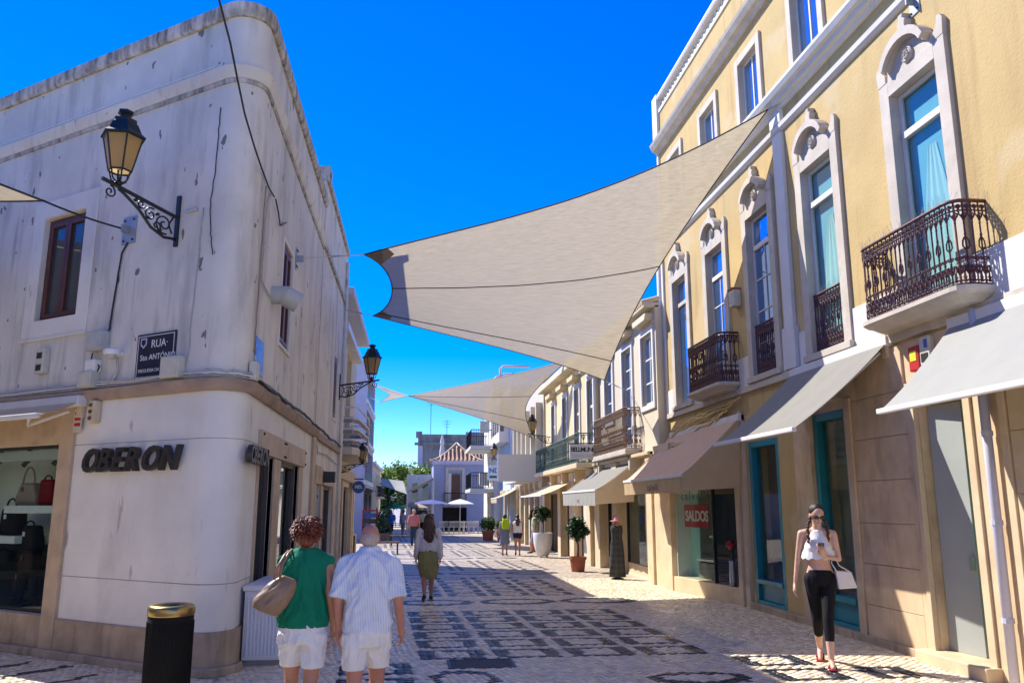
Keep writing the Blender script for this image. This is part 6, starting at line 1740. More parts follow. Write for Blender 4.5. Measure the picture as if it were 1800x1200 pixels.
# pavement chalkboard, newspaper stand, bench beyond
t = thing('chalkboard', 'dark chalkboard in a wooden frame on the pavement', 'chalkboard', (-2.0, 29.2, -0.1))
q = MB(); q.obox((-2.55, 29.0, -0.1), (0.56, 0, 0), (0, 0.18, 0.82), (0, 0.03, -0.006)); q.build('board', 'letter_dark', t)
q = MB()
for (x0, x1) in ((-2.57, -2.53), (-2.01, -1.97)): q.obox((x0, 28.98, -0.1), (x1 - x0, 0, 0), (0, 0.18, 0.85), (0, 0.04, -0.008))
q.obox((-2.57, 29.15, 0.72), (0.6, 0, 0), (0, 0.02, 0.06), (0, 0.04, 0)); q.build('frame', 'shop_stone', t)
t = thing('magazine_stand', 'red framed magazine rack with rows of blue covers', 'magazine stand', (-2.5, 47.5, -0.19))
for (x0, x1, z0) in ((-2.92, -2.84, -0.19), (-2.16, -2.08, -0.19), (-2.84, -2.16, 1.4)):
    q = MB(); q.box(x0, x1, 47.3, 47.7, z0, 1.48); q.build('frame_bar', 'red_sign', t)
for k in range(4):
    q = MB(); q.box(-2.83, -2.17, 47.4, 47.65, 0.1 + k * 0.32, 0.34 + k * 0.32); q.build('magazine_row', 'blue_sign' if k % 2 else 'navy_sign', t)
for k, (x, y) in enumerate(((-1.15, 33.0), (-0.6, 41.0))):
    t = thing('bench', 'wooden street bench %s' % ('in the sunlit strip' if k == 0 else 'in front of the magazine rack'), 'bench', (x, y, gz(y)), 'street benches')
    q = MB(); q.box(x - 0.6, x + 0.6, y - 0.2, y + 0.2, gz(y) + 0.42, gz(y) + 0.47); q.build('seat', 'brown_frame', t)
    for sx in (-0.5, 0.5):
        q = MB(); q.box(x + sx - 0.03, x + sx + 0.03, y - 0.18, y + 0.18, gz(y), gz(y) + 0.42); q.build('leg', 'wrought_iron', t)
# café: parasols, chairs, tents
def parasol(label, x, y, z, r, mat, h=0.4):
    t = thing('parasol', label, 'parasol', (x, y, gz(y)), 'café parasols at the street end')
    q = MB(); n = 8
    q.lathe([(r, z), (r * 0.5, z + h * 0.62), (0.03, z + h)], (x, y, 0), n); q.build('canopy', mat, t)
    q = MB(); q.tube([(x, y, gz(y)), (x, y, z + h)], 0.03, 6); q.build('pole', 'white_trim', t)
fabric('parasol_blue', (0.10, 0.12, 0.30)); fabric('parasol_green', (0.02, 0.22, 0.13)); fabric('parasol_white', (0.62, 0.65, 0.70)); fabric('parasol_tan', (0.5, 0.38, 0.25))
parasol('large navy café parasol in front of the blue house', 1.1, 61, 1.82, 1.5, 'parasol_blue', 0.3)
parasol('white café parasol in front of the dark café opening', 3.3, 62, 1.82, 1.05, 'parasol_white', 0.35)
parasol('green café parasol under the trees', -1.5, 58, 1.5, 0.95, 'parasol_green', 0.42)
parasol('tan café parasol next to the green one', -0.2, 63, 1.55, 1.2, 'parasol_tan', 0.4)
for k, (a, b_, c, d, mat) in enumerate((((-2.6, 60, 3.2), (-0.6, 60, 2.5), (-1.0, 66, 3.6), (-2.6, 66, 3.8), 'awning_white'), ((-0.9, 66, 2.7), (1.4, 66, 3.9), (1.5, 72, 3.9), (-0.6, 72, 2.9), 'awning_white'))):
    t = thing('cafe_tent', '%s white sloping tent roof in front of the trees' % ('nearer lower' if k == 0 else 'farther higher'), 'tent', a, 'café tents at the street end')
    A_, B_, C_, D_ = map(Vector, (a, b_, c, d))
    q = MB(); q.grid(lambda u, v: A_.lerp(B_, u).lerp(D_.lerp(C_, u), v) - Vector((0, 0, 0.25 * math.sin(math.pi * u) * math.sin(math.pi * v))), 6, 6); q.grid(lambda u, v: A_.lerp(B_, u).lerp(D_.lerp(C_, u), v) - Vector((0, 0, 0.02 + 0.25 * math.sin(math.pi * u) * math.sin(math.pi * v))), 6, 6)
    q.build('roof', mat, t, smooth=True)
    q = MB(); q.tube([B_, (B_.x, B_.y, gz(60))], 0.05, 6); q.build('pole', 'white_trim', t)
chair_proto = None
nm = 0
words = ('first', 'second', 'third', 'fourth', 'fifth', 'sixth', 'seventh', 'eighth', 'ninth')
for k in range(9):
    x, y = 1.9 + k * 0.36, 60.5 + 0.5 * (k % 2)
    if chair_proto is None:
        t = thing('cafe_chair', '%s pale café chair from the left before the blue house' % words[k], 'chair', (x, y, gz(y)), 'pale café chairs before the blue house')
        q = MB(); q.box(x - 0.2, x + 0.2, y - 0.2, y + 0.2, gz(y) + 0.43, gz(y) + 0.47); q.build('seat', 'white_trim', t)
        q = MB()
        q.box(x - 0.2, x + 0.2, y - 0.2, y - 0.17, gz(y) + 0.78, gz(y) + 0.85)
        for j in range(5): q.box(x - 0.18 + j * 0.08, x - 0.15 + j * 0.08, y - 0.2, y - 0.18, gz(y) + 0.47, gz(y) + 0.78)
        q.build('backrest', 'white_trim', t)
        for sx in (-0.18, 0.16):
            for sy in (-0.19, 0.17):
                q = MB(); q.box(x + sx, x + sx + 0.03, y + sy, y + sy + 0.03, gz(y), gz(y) + 0.43); q.build('leg', 'white_trim', t)
        chair_proto = t
    else:
        c = copy_tree(chair_proto, None, (x, y, gz(y)), rnd.uniform(-0.5, 0.5)); c['label'] = '%s pale café chair from the left before the blue house' % words[k]

# unseen house added behind the camera for window reflections and bounced light
bhs = thing('unseen_side_house', 'plain pale house added out of view for window reflections and bounced light', 'building', (-9, -4, 0))
F9 = Frame((0, -3.0, 0), (1, 0, 0), (0, 1, 0))
q = MB(); F9.wall(q, -22, -1.0, 0, 7.5, [(-20 + k * 2.6, -18.9 + k * 2.6, 3.9, 5.8) for k in range(7)] + [(-20 + k * 3.4, -18 + k * 3.4, 0.2, 2.6) for k in range(5)], 0.25); simple_box_walls(q, F9, -22, -1.0, 7.5, 8.0, 0.0); q.build('wall', 'plaster_pale', bhs)
for k in range(7):
    q = MB(); F9.box(q, -20 + k * 2.6, -18.9 + k * 2.6, 3.9, 5.8, -0.22, -0.2); q.build('pane', 'pane_dark', bhs)
for k in range(5):
    q = MB(); F9.box(q, -20 + k * 3.4, -18 + k * 3.4, 0.2, 2.6, -0.22, -0.2); q.build('pane', 'pane_dark', bhs)

# unseen house added across the side street to darken the shop window reflection
shs = thing('unseen_end_house', 'pale house added out of view to darken the shop window reflection', 'building', (-18, 9, 0))
F10 = Frame((-16.0, 0, 0), (0, 1, 0), (1, 0, 0))
q = MB(); F10.wall(q, 0, 19, 0, 8.5, [(1 + k * 2.6, 2.1 + k * 2.6, 4.0, 6.0) for k in range(7)] + [(1 + k * 3.4, 3.2 + k * 3.4, 0.2, 2.7) for k in range(5)], 0.25); simple_box_walls(q, F10, 0, 19, 8.5, 6.0, 0.0); q.build('wall', 'plaster_cream', shs)
for k in range(7):
    q = MB(); F10.box(q, 1 + k * 2.6, 2.1 + k * 2.6, 4.0, 6.0, -0.22, -0.2); q.build('pane', 'pane_dark', shs)
for k in range(5):
    q = MB(); F10.box(q, 1 + k * 3.4, 3.2 + k * 3.4, 0.2, 2.7, -0.22, -0.2); q.build('pane', 'pane_dark', shs)
# ------------------------------------------------------------------ plants
def leaf_mat(name, c0, c1):
    m, nt, b = nmat(name)
    oi = nt.nodes.new('ShaderNodeNewGeometry')
    c = _ramp(nt, oi.outputs['Random Per Island'], [(0.0, c0), (1.0, c1)])
    nt.links.new(c, b.inputs['Base Color'])
    b.inputs['Roughness'].default_value = 0.45
    out = nt.nodes['Material Output']
    t = nt.nodes.new('ShaderNodeBsdfTranslucent'); nt.links.new(c, t.inputs[0])
    mx = nt.nodes.new('ShaderNodeMixShader'); mx.inputs[0].default_value = 0.25
    nt.links.new(b.outputs[0], mx.inputs[1]); nt.links.new(t.outputs[0], mx.inputs[2]); nt.links.new(mx.outputs[0], out.inputs['Surface'])
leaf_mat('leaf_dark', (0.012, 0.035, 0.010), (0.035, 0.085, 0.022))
leaf_mat('leaf_mid', (0.03, 0.075, 0.012), (0.10, 0.17, 0.03))
leaf_mat('leaf_bright', (0.09, 0.17, 0.02), (0.30, 0.40, 0.06))  # sunlight on the far crowns is put into this brighter leaf colour
def leaves(name, n, size, fn, mat, parent, seed=1, aspect=0.5):
    g = np.random.default_rng(seed)
    C_ = np.array([fn(g) for _ in range(n)])
    nrm = g.normal(size=(n, 3)); nrm[:, 2] += 0.4; nrm /= np.linalg.norm(nrm, axis=1)[:, None]
    t = np.cross(nrm, g.normal(size=(n, 3))); t /= np.linalg.norm(t, axis=1)[:, None]
    b_ = np.cross(nrm, t)
    s = (size * g.uniform(0.65, 1.3, n))[:, None]
    V = np.stack([C_ - t * s, C_ + b_ * s * aspect + nrm * s * 0.12, C_ + t * s, C_ - b_ * s * aspect + nrm * s * 0.12], 1).reshape(-1, 3)
    off = np.array(wloc(parent))
    me = bpy.data.meshes.new(name)
    F = np.arange(4 * n).reshape(-1, 4)
    me.from_pydata((V - off).tolist(), [], F.tolist())
    return link(name, me, mat, parent)
def blob(c, rx, ry, rz, clumps, g0, shell=0.55):
    """points gathered in clumps near the surface of a crown"""
    g = np.random.default_rng(g0)
    cs = []
    for _ in range(clumps):
        v = g.normal(size=3); v /= np.linalg.norm(v)
        k = g.uniform(shell, 1.0)
        cs.append(np.array(c) + v * np.array([rx, ry, rz]) * k * 0.82)
    cs = np.array(cs)
    def fn(gg):
        p = cs[gg.integers(len(cs))]
        return p + gg.normal(size=3) * np.array([rx, ry, rz]) * 0.17
    return fn
def pot(t, x, y, r, h, mat='terracotta', n=20):
    q = MB(); z = gz(y)
    q.lathe([(r * 0.72, 0), (r * 0.78, h * 0.1), (r * 0.93, h * 0.8), (r * 1.04, h * 0.81), (r * 1.05, h), (r * 0.95, h), (r * 0.93, h * 0.9), (0.02, h * 0.88)], (x, y, z), n); q.build('pot', mat, t, smooth=True, auto=35)
# small tree in the terracotta pot
x, y = 4.55, 23.3
t = thing('potted_tree', 'dark leafy small tree in a terracotta pot by the shop pillar', 'plant', (x, y, gz(y)))
pot(t, x, y, 0.24, 0.40)
q = MB(); q.tube([(x, y, 0.2), (x + 0.02, y, 0.6), (x - 0.02, y, 0.85)], [0.035, 0.03, 0.022], 7)
for (dx, dy, dz) in ((0.18, 0.05, 1.15), (-0.2, 0.02, 1.12), (0.02, -0.15, 1.2), (0.05, 0.15, 1.25)): q.tube([(x - 0.02, y, 0.72), (x + dx * 0.5, y + dy * 0.5, 0.9), (x + dx, y + dy, dz)], [0.02, 0.014, 0.007], 5)
q.build('trunk', 'brown_frame', t, smooth=True)
leaves('crown', 1500, 0.055, blob((x, y, 1.08), 0.34, 0.34, 0.34, 34, 5, 0.4), 'leaf_dark', t, 5)
# ball tree in the white urn
x, y = 4.62, 30.2; z = gz(y)
t = thing('urn_tree', 'ball-shaped little tree in a tall white tapering urn', 'plant', (x, y, z))
q = MB(); q.lathe([(0.19, 0.05), (0.24, 0.12), (0.33, 0.45), (0.36, 0.82), (0.345, 0.86), (0.31, 0.86), (0.3, 0.8), (0.02, 0.78)], (x, y, z), 24); q.build('urn', 'urn_white', t, smooth=True, auto=40)
for k in range(3):
    a = 2.1 * k; q = MB(); q.lathe([(0.03, 0), (0.04, 0.06)], (x + 0.15 * math.cos(a), y + 0.15 * math.sin(a), z), 8); q.build('foot', 'urn_white', t)
q = MB(); q.tube([(x, y, z + 0.78), (x + 0.02, y, z + 1.1), (x - 0.02, y, z + 1.4)], [0.04, 0.03, 0.025], 7); q.tube([(x + 0.05, y, z + 0.78), (x + 0.03, y, z + 1.35)], 0.015, 5); q.build('trunk', 'brown_frame', t, smooth=True)
leaves('crown', 1300, 0.055, blob((x, y, z + 1.55), 0.32, 0.32, 0.25, 30, 8, 0.5), 'leaf_dark', t, 8)
# clipped round bushes
for k, (x, y, r, lab) in enumerate(((4.05, 46.5, 0.46, 'larger round clipped bush in a terracotta pot'), (4.75, 45.5, 0.38, 'smaller round clipped bush behind the two strolling women'))):
    t = thing('clipped_bush', lab, 'plant', (x, y, gz(y)), 'clipped bushes in pots')
    pot(t, x, y, 0.36, 0.55)
    q = MB(); q.tube([(x, y, gz(y) + 0.4), (x, y, gz(y) + 0.9)], 0.04, 6); q.build('stem', 'brown_frame', t)
    leaves('crown', 1700, 0.06, blob((x, y, gz(y) + 0.55 + r * 0.8), r, r, r * 0.85, 60, 20 + k, 0.75), 'leaf_mid', t, 20 + k)
for (x, y, h, lab) in ((4.85, 34.0, 1.5, 'slim young tree at the pillar behind the urn'),):
    t = thing('slim_tree', lab, 'plant', (x, y, gz(y)))
    pot(t, x, y, 0.2, 0.35)
    q = MB(); q.tube([(x, y, gz(y) + 0.3), (x, y, gz(y) + 1.2)], 0.025, 6); q.build('trunk', 'brown_frame', t)
    leaves('crown', 700, 0.06, blob((x, y, gz(y) + 1.35), 0.22, 0.22, 0.4, 20, 31, 0.3), 'leaf_dark', t, 31)
# trees at the end of the street
def tree(label, x, y, h, r, seed, mat='leaf_bright'):
    t = thing('street_tree', label, 'tree', (x, y, gz(y)), 'trees at the end of the street')
    g = random.Random(seed)
    q = MB(); q.tube([(x, y, gz(y) - 0.2), (x + 0.1, y, h * 0.3), (x, y, h * 0.5)], [0.28, 0.22, 0.16], 8)
    for k in range(6):
        a = k * 1.05 + g.random(); q.tube([(x, y, h * 0.4), (x + r * 0.4 * math.cos(a), y + r * 0.4 * math.sin(a), h * 0.6), (x + r * 0.75 * math.cos(a), y + r * 0.75 * math.sin(a), h * 0.75)], [0.14, 0.08, 0.03], 6)
    q.build('trunk', 'brown_frame', t, smooth=True)
    leaves('crown', 6500, 0.20, blob((x, y, h * 0.68), r, r, h * 0.36, 46, seed, 0.35), mat, t, seed)
for k, (x, y, h, r, lab, mt) in enumerate(((-4.5, 96, 6.6, 2.3, 'bright leafy tree left of the gap at the street end', 'leaf_bright'), (-1.6, 102, 7.0, 2.6, 'tallest bright tree in the middle of the street end', 'leaf_bright'), (0.6, 92, 5.6, 1.9, 'bright tree touching the grey building', 'leaf_bright'), (-2.8, 84, 3.8, 2.0, 'low dark tree in shade behind the tents', 'leaf_dark'), (-0.4, 82, 3.3, 1.6, 'smaller dark tree in shade behind the white tent', 'leaf_dark'), (-7.5, 108, 7.0, 2.8, 'tree mostly hidden behind the low cream house', 'leaf_mid'))):  # shade behind the tents is put into the crowns by the dark leaf colour
    tree(lab, x, y, h, r, 40 + k, mt)
t = thing('hedge_plant', 'dark green potted shrubs under the flats awning', 'plant', (-1.7, 46, -0.17))
leaves('foliage', 1600, 0.08, blob((-1.7, 46, 0.75), 0.5, 2.2, 0.9, 30, 77, 0.2), 'leaf_dark', t, 77)
q = MB(); q.box(-2.0, -1.4, 44.2, 47.8, -0.17, 0.3); q.build('planter', 'brown_frame', t)
# ------------------------------------------------------------------ people
def skin(name, c):
    m, nt, b = nmat(name)
    co = _coord(nt, (1, 1, 1), 'Object')
    f = _noise(nt, co, 9, 4)
    nt.links.new(_ramp(nt, f, [(0.3, [x * 0.88 for x in c]), (0.7, [min(1, x * 1.1) for x in c])]), b.inputs['Base Color'])
    b.inputs['Roughness'].default_value = 0.5
    b.inputs['Subsurface Weight'].default_value = 0.12
    b.inputs['Subsurface Radius'].default_value = (0.01, 0.004, 0.002)
skin('skin_tan', (0.42, 0.20, 0.12)); skin('skin_fair', (0.60, 0.36, 0.26)); skin('skin_ruddy', (0.44, 0.19, 0.13))
def cloth(name, c, fold=0.5, stripe=None, check=None):
    m, nt, b = nmat(name)
    co = _coord(nt, (1, 1, 1), 'Object')
    f = _noise(nt, _coord(nt, (1, 1, 0.45), 'Object'), 6, 4)
    col = _ramp(nt, f, [(0.3, [x * 0.93 for x in c]), (0.7, [min(1, x * 1.05) for x in c])])
    def wave(sc, axis):
        w = nt.nodes.new('ShaderNodeTexWave'); w.bands_direction = axis; w.inputs['Scale'].default_value = sc
        nt.links.new(co, w.inputs['Vector']); return w.outputs['Fac']
    if stripe: col = _mix(nt, _ramp(nt, wave(stripe[1], 'X'), [(0.45, 0.0), (0.6, 1.0)]), col, stripe[0])
    if check:
        col = _mix(nt, _ramp(nt, wave(check[1], 'X'), [(0.5, 0.0), (0.6, 0.6)]), col, check[0])
        col = _mix(nt, _ramp(nt, wave(check[1], 'Z'), [(0.5, 0.0), (0.6, 0.6)]), col, check[0])
    nt.links.new(col, b.inputs['Base Color'])
    b.inputs['Roughness'].default_value = 0.85
    b.inputs['Specular IOR Level'].default_value = 0.2
    _bump(nt, b, _noise(nt, _coord(nt, (1, 1, 0.35), 'Object'), 8, 3, 0.5), fold * 1.6, 0.05)
cloth('cloth_green', (0.004, 0.16, 0.085)); cloth('cloth_white', (0.72, 0.70, 0.68)); cloth('cloth_shirt', (0.72, 0.74, 0.78), 0.5, ((0.46, 0.54, 0.66), 26.0))
cloth('cloth_khaki', (0.27, 0.245, 0.10)); cloth('cloth_blouse', (0.70, 0.66, 0.65)); cloth('cloth_black', (0.010, 0.010, 0.012), 0.2); cloth('cloth_red', (0.42, 0.05, 0.055), 0.4, None, ((0.55, 0.30, 0.30), 9.0))
cloth('cloth_jeans', (0.03, 0.05, 0.08)); cloth('cloth_grey', (0.16, 0.19, 0.25)); cloth('cloth_lime', (0.38, 0.50, 0.02)); cloth('cloth_navy', (0.02, 0.02, 0.05)); cloth('cloth_blue', (0.02, 0.10, 0.42))
cloth('cloth_palegreen', (0.42, 0.46, 0.30)); cloth('cloth_lilac', (0.30, 0.30, 0.42)); cloth('cloth_pink', (0.5, 0.25, 0.28)); cloth('cloth_plaid', (0.03, 0.035, 0.04), 0.3, None, ((0.055, 0.057, 0.06), 2.2))
def hairmat(name, c0, c1):
    m, nt, b = nmat(name)
    f = _noise(nt, _coord(nt, (14, 14, 2.0), 'Object'), 5, 5)
    nt.links.new(_ramp(nt, f, [(0.3, c0), (0.7, c1)]), b.inputs['Base Color'])
    b.inputs['Roughness'].default_value = 0.4
    _bump(nt, b, _noise(nt, _coord(nt, (30, 30, 4), 'Object'), 4, 3), 0.7, 0.012)
hairmat('hair_auburn', (0.045, 0.008, 0.004), (0.26, 0.05, 0.018)); cloth('cloth_top', (0.72, 0.70, 0.70), 0.12); hairmat('hair_brown', (0.03, 0.012, 0.007), (0.12, 0.045, 0.022)); hairmat('hair_dark', (0.006, 0.004, 0.003), (0.035, 0.018, 0.012)); hairmat('hair_grey', (0.34, 0.255, 0.21), (0.48, 0.40, 0.35))
surf('shoe_dark', (0.04, 0.022, 0.015), 0.5, 0.1); surf('shoe_red', (0.30, 0.02, 0.02), 0.4, 0.1); surf('bag_leather', (0.24, 0.15, 0.085), 0.45, 0.15, 9, 0.2, 60); surf('bag_white', (0.60, 0.58, 0.58), 0.5, 0.05); surf('glass_black', (0.005, 0.005, 0.006), 0.1, 0.0)

def cone(mb, p0, r0, p1, r1, n=10):
    p0, p1 = Vector(p0), Vector(p1)
    d = p1 - p0; L = d.length
    k = 5
    pts, rs = [], []
    u = d / L if L > 1e-6 else Vector((0, 0, 1))
    for i in range(3): a = (math.pi / 2) * (1 - i / 3); pts.append(p0 - u * r0 * math.sin(a)); rs.append(max(r0 * math.cos(a), 0.001))
    for i in range(k + 1): pts.append(p0.lerp(p1, i / k)); rs.append(r0 + (r1 - r0) * i / k)
    for i in range(1, 4): a = (math.pi / 2) * i / 3; pts.append(p1 + u * r1 * math.sin(a)); rs.append(max(r1 * math.cos(a), 0.001))
    mb.tube(pts, rs, n)
def loft(mb, rings, n=20):
    """rings of (x, y, z, rx, ry)"""
    vs_, fs_ = [], []
    for (x, y, z, rx, ry) in rings:
        for j in range(n):
            a = 2 * math.pi * j / n
            vs_.append((x + rx * math.cos(a), y + ry * math.sin(a), z))
    for i in range(len(rings) - 1):
        for j in range(n): fs_.append((i * n + j, i * n + (j + 1) % n, (i + 1) * n + (j + 1) % n, (i + 1) * n + j))
    up = rings[-1][2] > rings[0][2]
    fs_.append(tuple(reversed(range(n)))); fs_.append(tuple(range((len(rings) - 1) * n, len(rings) * n)))
    if not up: fs_ = [tuple(reversed(f)) for f in fs_]
    mb.add(vs_, fs_)
def strands(t, mat, n, root, length, fall, seed=1, r=0.0035, name='hair_strands'):
    """locks of hair lying on the head: root(g) gives a point and its outward normal"""
    g = random.Random(seed); q = MB()
    for _ in range(n):
        p, nn = root(g); p = Vector(p); nn = Vector(nn).normalized()
        L = length * g.uniform(0.7, 1.2)
        d = (Vector(fall(p, nn, g))).normalized()
        pts = [p, p + nn * 0.006 + d * L * 0.33, p + nn * 0.008 + d * L * 0.66 + Vector((g.uniform(-1, 1), g.uniform(-1, 1), 0)) * L * 0.08, p + nn * 0.003 + d * L + Vector((g.uniform(-1, 1), g.uniform(-1, 1), 0)) * L * 0.15]
        q.tube(pts, [r, r * 1.3, r, r * 0.4], 4)
    o = q.build(name, mat, None, smooth=True); o.parent = t
    return o
def scalp(h, k=1.0, back_only=True):
    h = Vector(h)
    def f(g):
        while True:
            a = g.uniform(0, 2 * math.pi); e = g.uniform(-0.6, 1.45)
            v = Vector((math.cos(a) * math.cos(e), math.sin(a) * math.cos(e), math.sin(e)))
            if v.y > 0.35 and v.z < 0.55: continue
            return h + Vector((v.x * 0.086 * k, v.y * 0.092 * k - 0.018, v.z * 0.092 * k + 0.042)), v
    return f
def melt(name, mb, mat, parent, vox, smooth=4, fold=0.0, extra=None):
    """fuse overlapping shapes into one continuous skin"""
    me = mb.mesh(name)
    o = bpy.data.objects.new(name, me); COL.objects.link(o)
    r = o.modifiers.new('remesh', 'REMESH'); r.mode = 'VOXEL'; r.voxel_size = vox
    s = o.modifiers.new('smooth', 'SMOOTH'); s.iterations = smooth; s.factor = 0.5
    dg = bpy.context.evaluated_depsgraph_get()
    res = bpy.data.meshes.new_from_object(o.evaluated_get(dg))
    bpy.data.objects.remove(o)
    if fold > 0:
        # creases: ridged noise drawn out downwards, pushed along the normals
        nr = [v.normal.copy() for v in res.vertices]
        zmin_ = min(v.co.z for v in res.vertices)
        off = Vector((fold * 300, len(res.vertices) * 0.01, 3.1))
        for v, n_ in zip(res.vertices, nr):
            p = v.co
            w = Vector((p.x + 0.35 * p.z * (1 if p.x > 0 else -1), p.y, p.z * 0.33)) * 11 + off
            r1 = (1 - abs(mnoise.noise(w))) ** 3
            r2 = (1 - abs(mnoise.noise(w * 2.3 + Vector((5, 1, 2))))) ** 3
            v.co = p + Vector((n_.x, n_.y, n_.z * 0.15)) * (fold * (0.75 * r1 + 0.35 * r2 - 0.4)) * min(1.0, max(0.15, (p.z - zmin_ - 0.01) / 0.07))
    if extra is not None:
        bm = bmesh.new(); bm.from_mesh(res); bm.from_mesh(extra.mesh('x')); bm.to_mesh(res); bm.free()
    res.name = name; res.materials.clear()
    return link(name, res, mat, parent, smooth=True)
def hand(mb, w, d, side, pn, curl=0.4, sc=1.0):
    """palm and five bent fingers; w wrist, d direction, side towards the thumb, pn palm normal"""
    w, d, side, pn = Vector(w), Vector(d).normalized(), Vector(side).normalized(), Vector(pn).normalized()
    M = Matrix((side, pn, d)).transposed()
    mb.ellipsoid(w + d * 0.05 * sc, 0.04 * sc, 0.018 * sc, 0.055 * sc, 10, 6, M)
    for i, (off, L) in enumerate(((0.030, 0.072), (0.010, 0.080), (-0.010, 0.074), (-0.028, 0.058))):
        b_ = w + d * 0.085 * sc + side * off * sc
        d2 = (d * math.cos(curl) + pn * math.sin(curl)); d3 = (d * math.cos(curl * 2.2) + pn * math.sin(curl * 2.2))
        p1 = b_ + d2 * L * 0.5 * sc; p2 = p1 + d3 * L * 0.5 * sc
        mb.tube([b_ - d * 0.02 * sc, b_, p1, p2, p2 + d3 * 0.006], [0.009 * sc, 0.009 * sc, 0.0085 * sc, 0.0075 * sc, 0.003 * sc], 6)
    b_ = w + d * 0.03 * sc + side * 0.032 * sc
    t1 = b_ + (side * 0.6 + d * 0.8 + pn * 0.2).normalized() * 0.035 * sc; t2 = t1 + (d * 0.9 + side * 0.15 + pn * 0.4).normalized() * 0.03 * sc
    mb.tube([b_ - side * 0.01, b_, t1, t2, t2 + d * 0.005], [0.011 * sc, 0.011 * sc, 0.0095 * sc, 0.008 * sc, 0.003 * sc], 6)
def body(t, H, J, mat, vox, bulk=1.0, female=False, fingers=True, legs=True, face=0.0, lean=0.0):
    """J: joint positions; one continuous mesh"""
    mb = MB(); k = H / 1.7 * bulk
    hip = Vector(J['hip']); neck = Vector(J['neck']); head = Vector(J['head'])
    ch = hip.lerp(neck, 0.62)
    loft(mb, [(hip.x, hip.y, hip.z - 0.06 * k, 0.13 * k, 0.10 * k), (hip.x, hip.y, hip.z + 0.04 * k, 0.165 * k if female else 0.155 * k, 0.115 * k), (*hip.lerp(neck, 0.3), 0.125 * k if female else 0.15 * k, 0.095 * k if female else 0.11 * k), (*ch, 0.155 * k if female else 0.175 * k, 0.11 * k), (*hip.lerp(neck, 0.85), 0.15 * k, 0.085 * k), (*hip.lerp(neck, 0.97), 0.07 * k, 0.06 * k)])
    cone(mb, hip.lerp(neck, 0.93), 0.06 * k, head - Vector((0, 0.0, 0.05 * k)), 0.050 * k)
    hr = 0.072 * H / 1.7
    # head: skull, jaw, nose, ears
    f = Vector(J.get('look', (0, 1, 0))).normalized(); rt = f.cross(Vector((0, 0, 1))).normalized(); up = rt.cross(f)
    M = Matrix((rt, f, up)).transposed()
    mb.ellipsoid(head + up * 0.025, hr * 1.02, hr * 1.2, hr * 1.25, 14, 10, M)
    mb.ellipsoid(head + f * 0.022 - up * 0.045, hr * 0.76, hr * 0.86, hr * 0.98, 12, 8, M)
    for s in (-1, 1): mb.ellipsoid(head + rt * s * hr * 1.02 - up * 0.005 - f * 0.008, 0.011, 0.022, 0.034, 8, 6, M)
    ex = MB()
    if face:
        ex.ellipsoid(head + f * (hr * 1.16) - up * 0.022, 0.012, 0.018, 0.02, 8, 6, M)
        ex.ellipsoid(head + f * (hr * 1.1) - up * 0.005, 0.008, 0.016, 0.026, 8, 6, M)
    for s, nm in ((-1, 'l'), (1, 'r')):
        sh_, el, wr = Vector(J['sh' + nm]), Vector(J['el' + nm]), Vector(J['wr' + nm])
        a = 0.86 if female else 1.0
        cone(mb, sh_, 0.056 * k * a, el, 0.041 * k * a); cone(mb, el, 0.041 * k * a, wr, 0.027 * k * a)
        cone(mb, neck.lerp(sh_, 0.3) - Vector((0, 0, 0.03)), 0.055 * k, sh_, 0.055 * k * a)
        d = (wr - el).normalized()
        hd = Vector(J.get('hd' + nm, d))
        if fingers: hand(ex, wr, hd, J.get('th' + nm, (0, 1, 0)), J.get('pn' + nm, (-s, 0, 0)), J.get('curl', 0.35), H / 1.7)
        cone(mb, wr - d * 0.01, 0.026 * k * a, wr + hd.normalized() * 0.045, 0.028 * k * a)
        hp = Vector(J['hp' + nm]); kn, an, toe = Vector(J['kn' + nm]), Vector(J['an' + nm]), Vector(J['to' + nm])
        cone(mb, hp, 0.092 * k, kn, 0.060 * k); cone(mb, kn, 0.057 * k, kn.lerp(an, 0.3), 0.060 * k); cone(mb, kn.lerp(an, 0.3), 0.060 * k, an, 0.036 * k)
        cone(mb, an - Vector((0, 0, 0.02)), 0.036 * k, an.lerp(toe, 0.6) - Vector((0, 0, 0.02)), 0.034 * k); cone(mb, an.lerp(toe, 0.5), 0.034 * k, toe, 0.026 * k)
    return melt('body', mb, mat, t, vox, 4, 0, ex)
def joints(H, stride=0.12, armswing=0.10, shw=0.115, facing_bend=0.0, left_fwd=True, lean=0.02):
    s = 1 if left_fwd else -1
    hipz, kz, az = 0.525 * H, 0.285 * H, 0.055 * H
    J = dict(hip=(0, 0, hipz), neck=(0, lean, 0.845 * H), head=(0, lean + 0.015, 0.925 * H))
    for sg, nm in ((-1, 'l'), (1, 'r')):
        fw = stride * (s if nm == 'l' else -s)
        J['hp' + nm] = (sg * 0.052 * H, 0, hipz - 0.01)
        J['kn' + nm] = (sg * 0.05 * H, fw * 0.62 + 0.03, kz)
        an_y = fw if fw > 0 else fw * 1.5
        J['an' + nm] = (sg * 0.048 * H, an_y, az + (0.0 if fw > 0 else 0.06 * min(1, stride / 0.12)))
        J['to' + nm] = (sg * 0.055 * H, an_y + 0.135 * H * 0.75, 0.022 if fw > 0 else 0.03)
        J['sh' + nm] = (sg * shw * H, lean, 0.805 * H)
        J['el' + nm] = (sg * (shw + 0.028) * H, lean - 0.03 - armswing * fw / max(stride, 0.01) * 0.3, 0.635 * H)
        J['wr' + nm] = (sg * (shw + 0.035) * H, lean + 0.03 - armswing * fw / max(stride, 0.01), 0.49 * H)
    return J
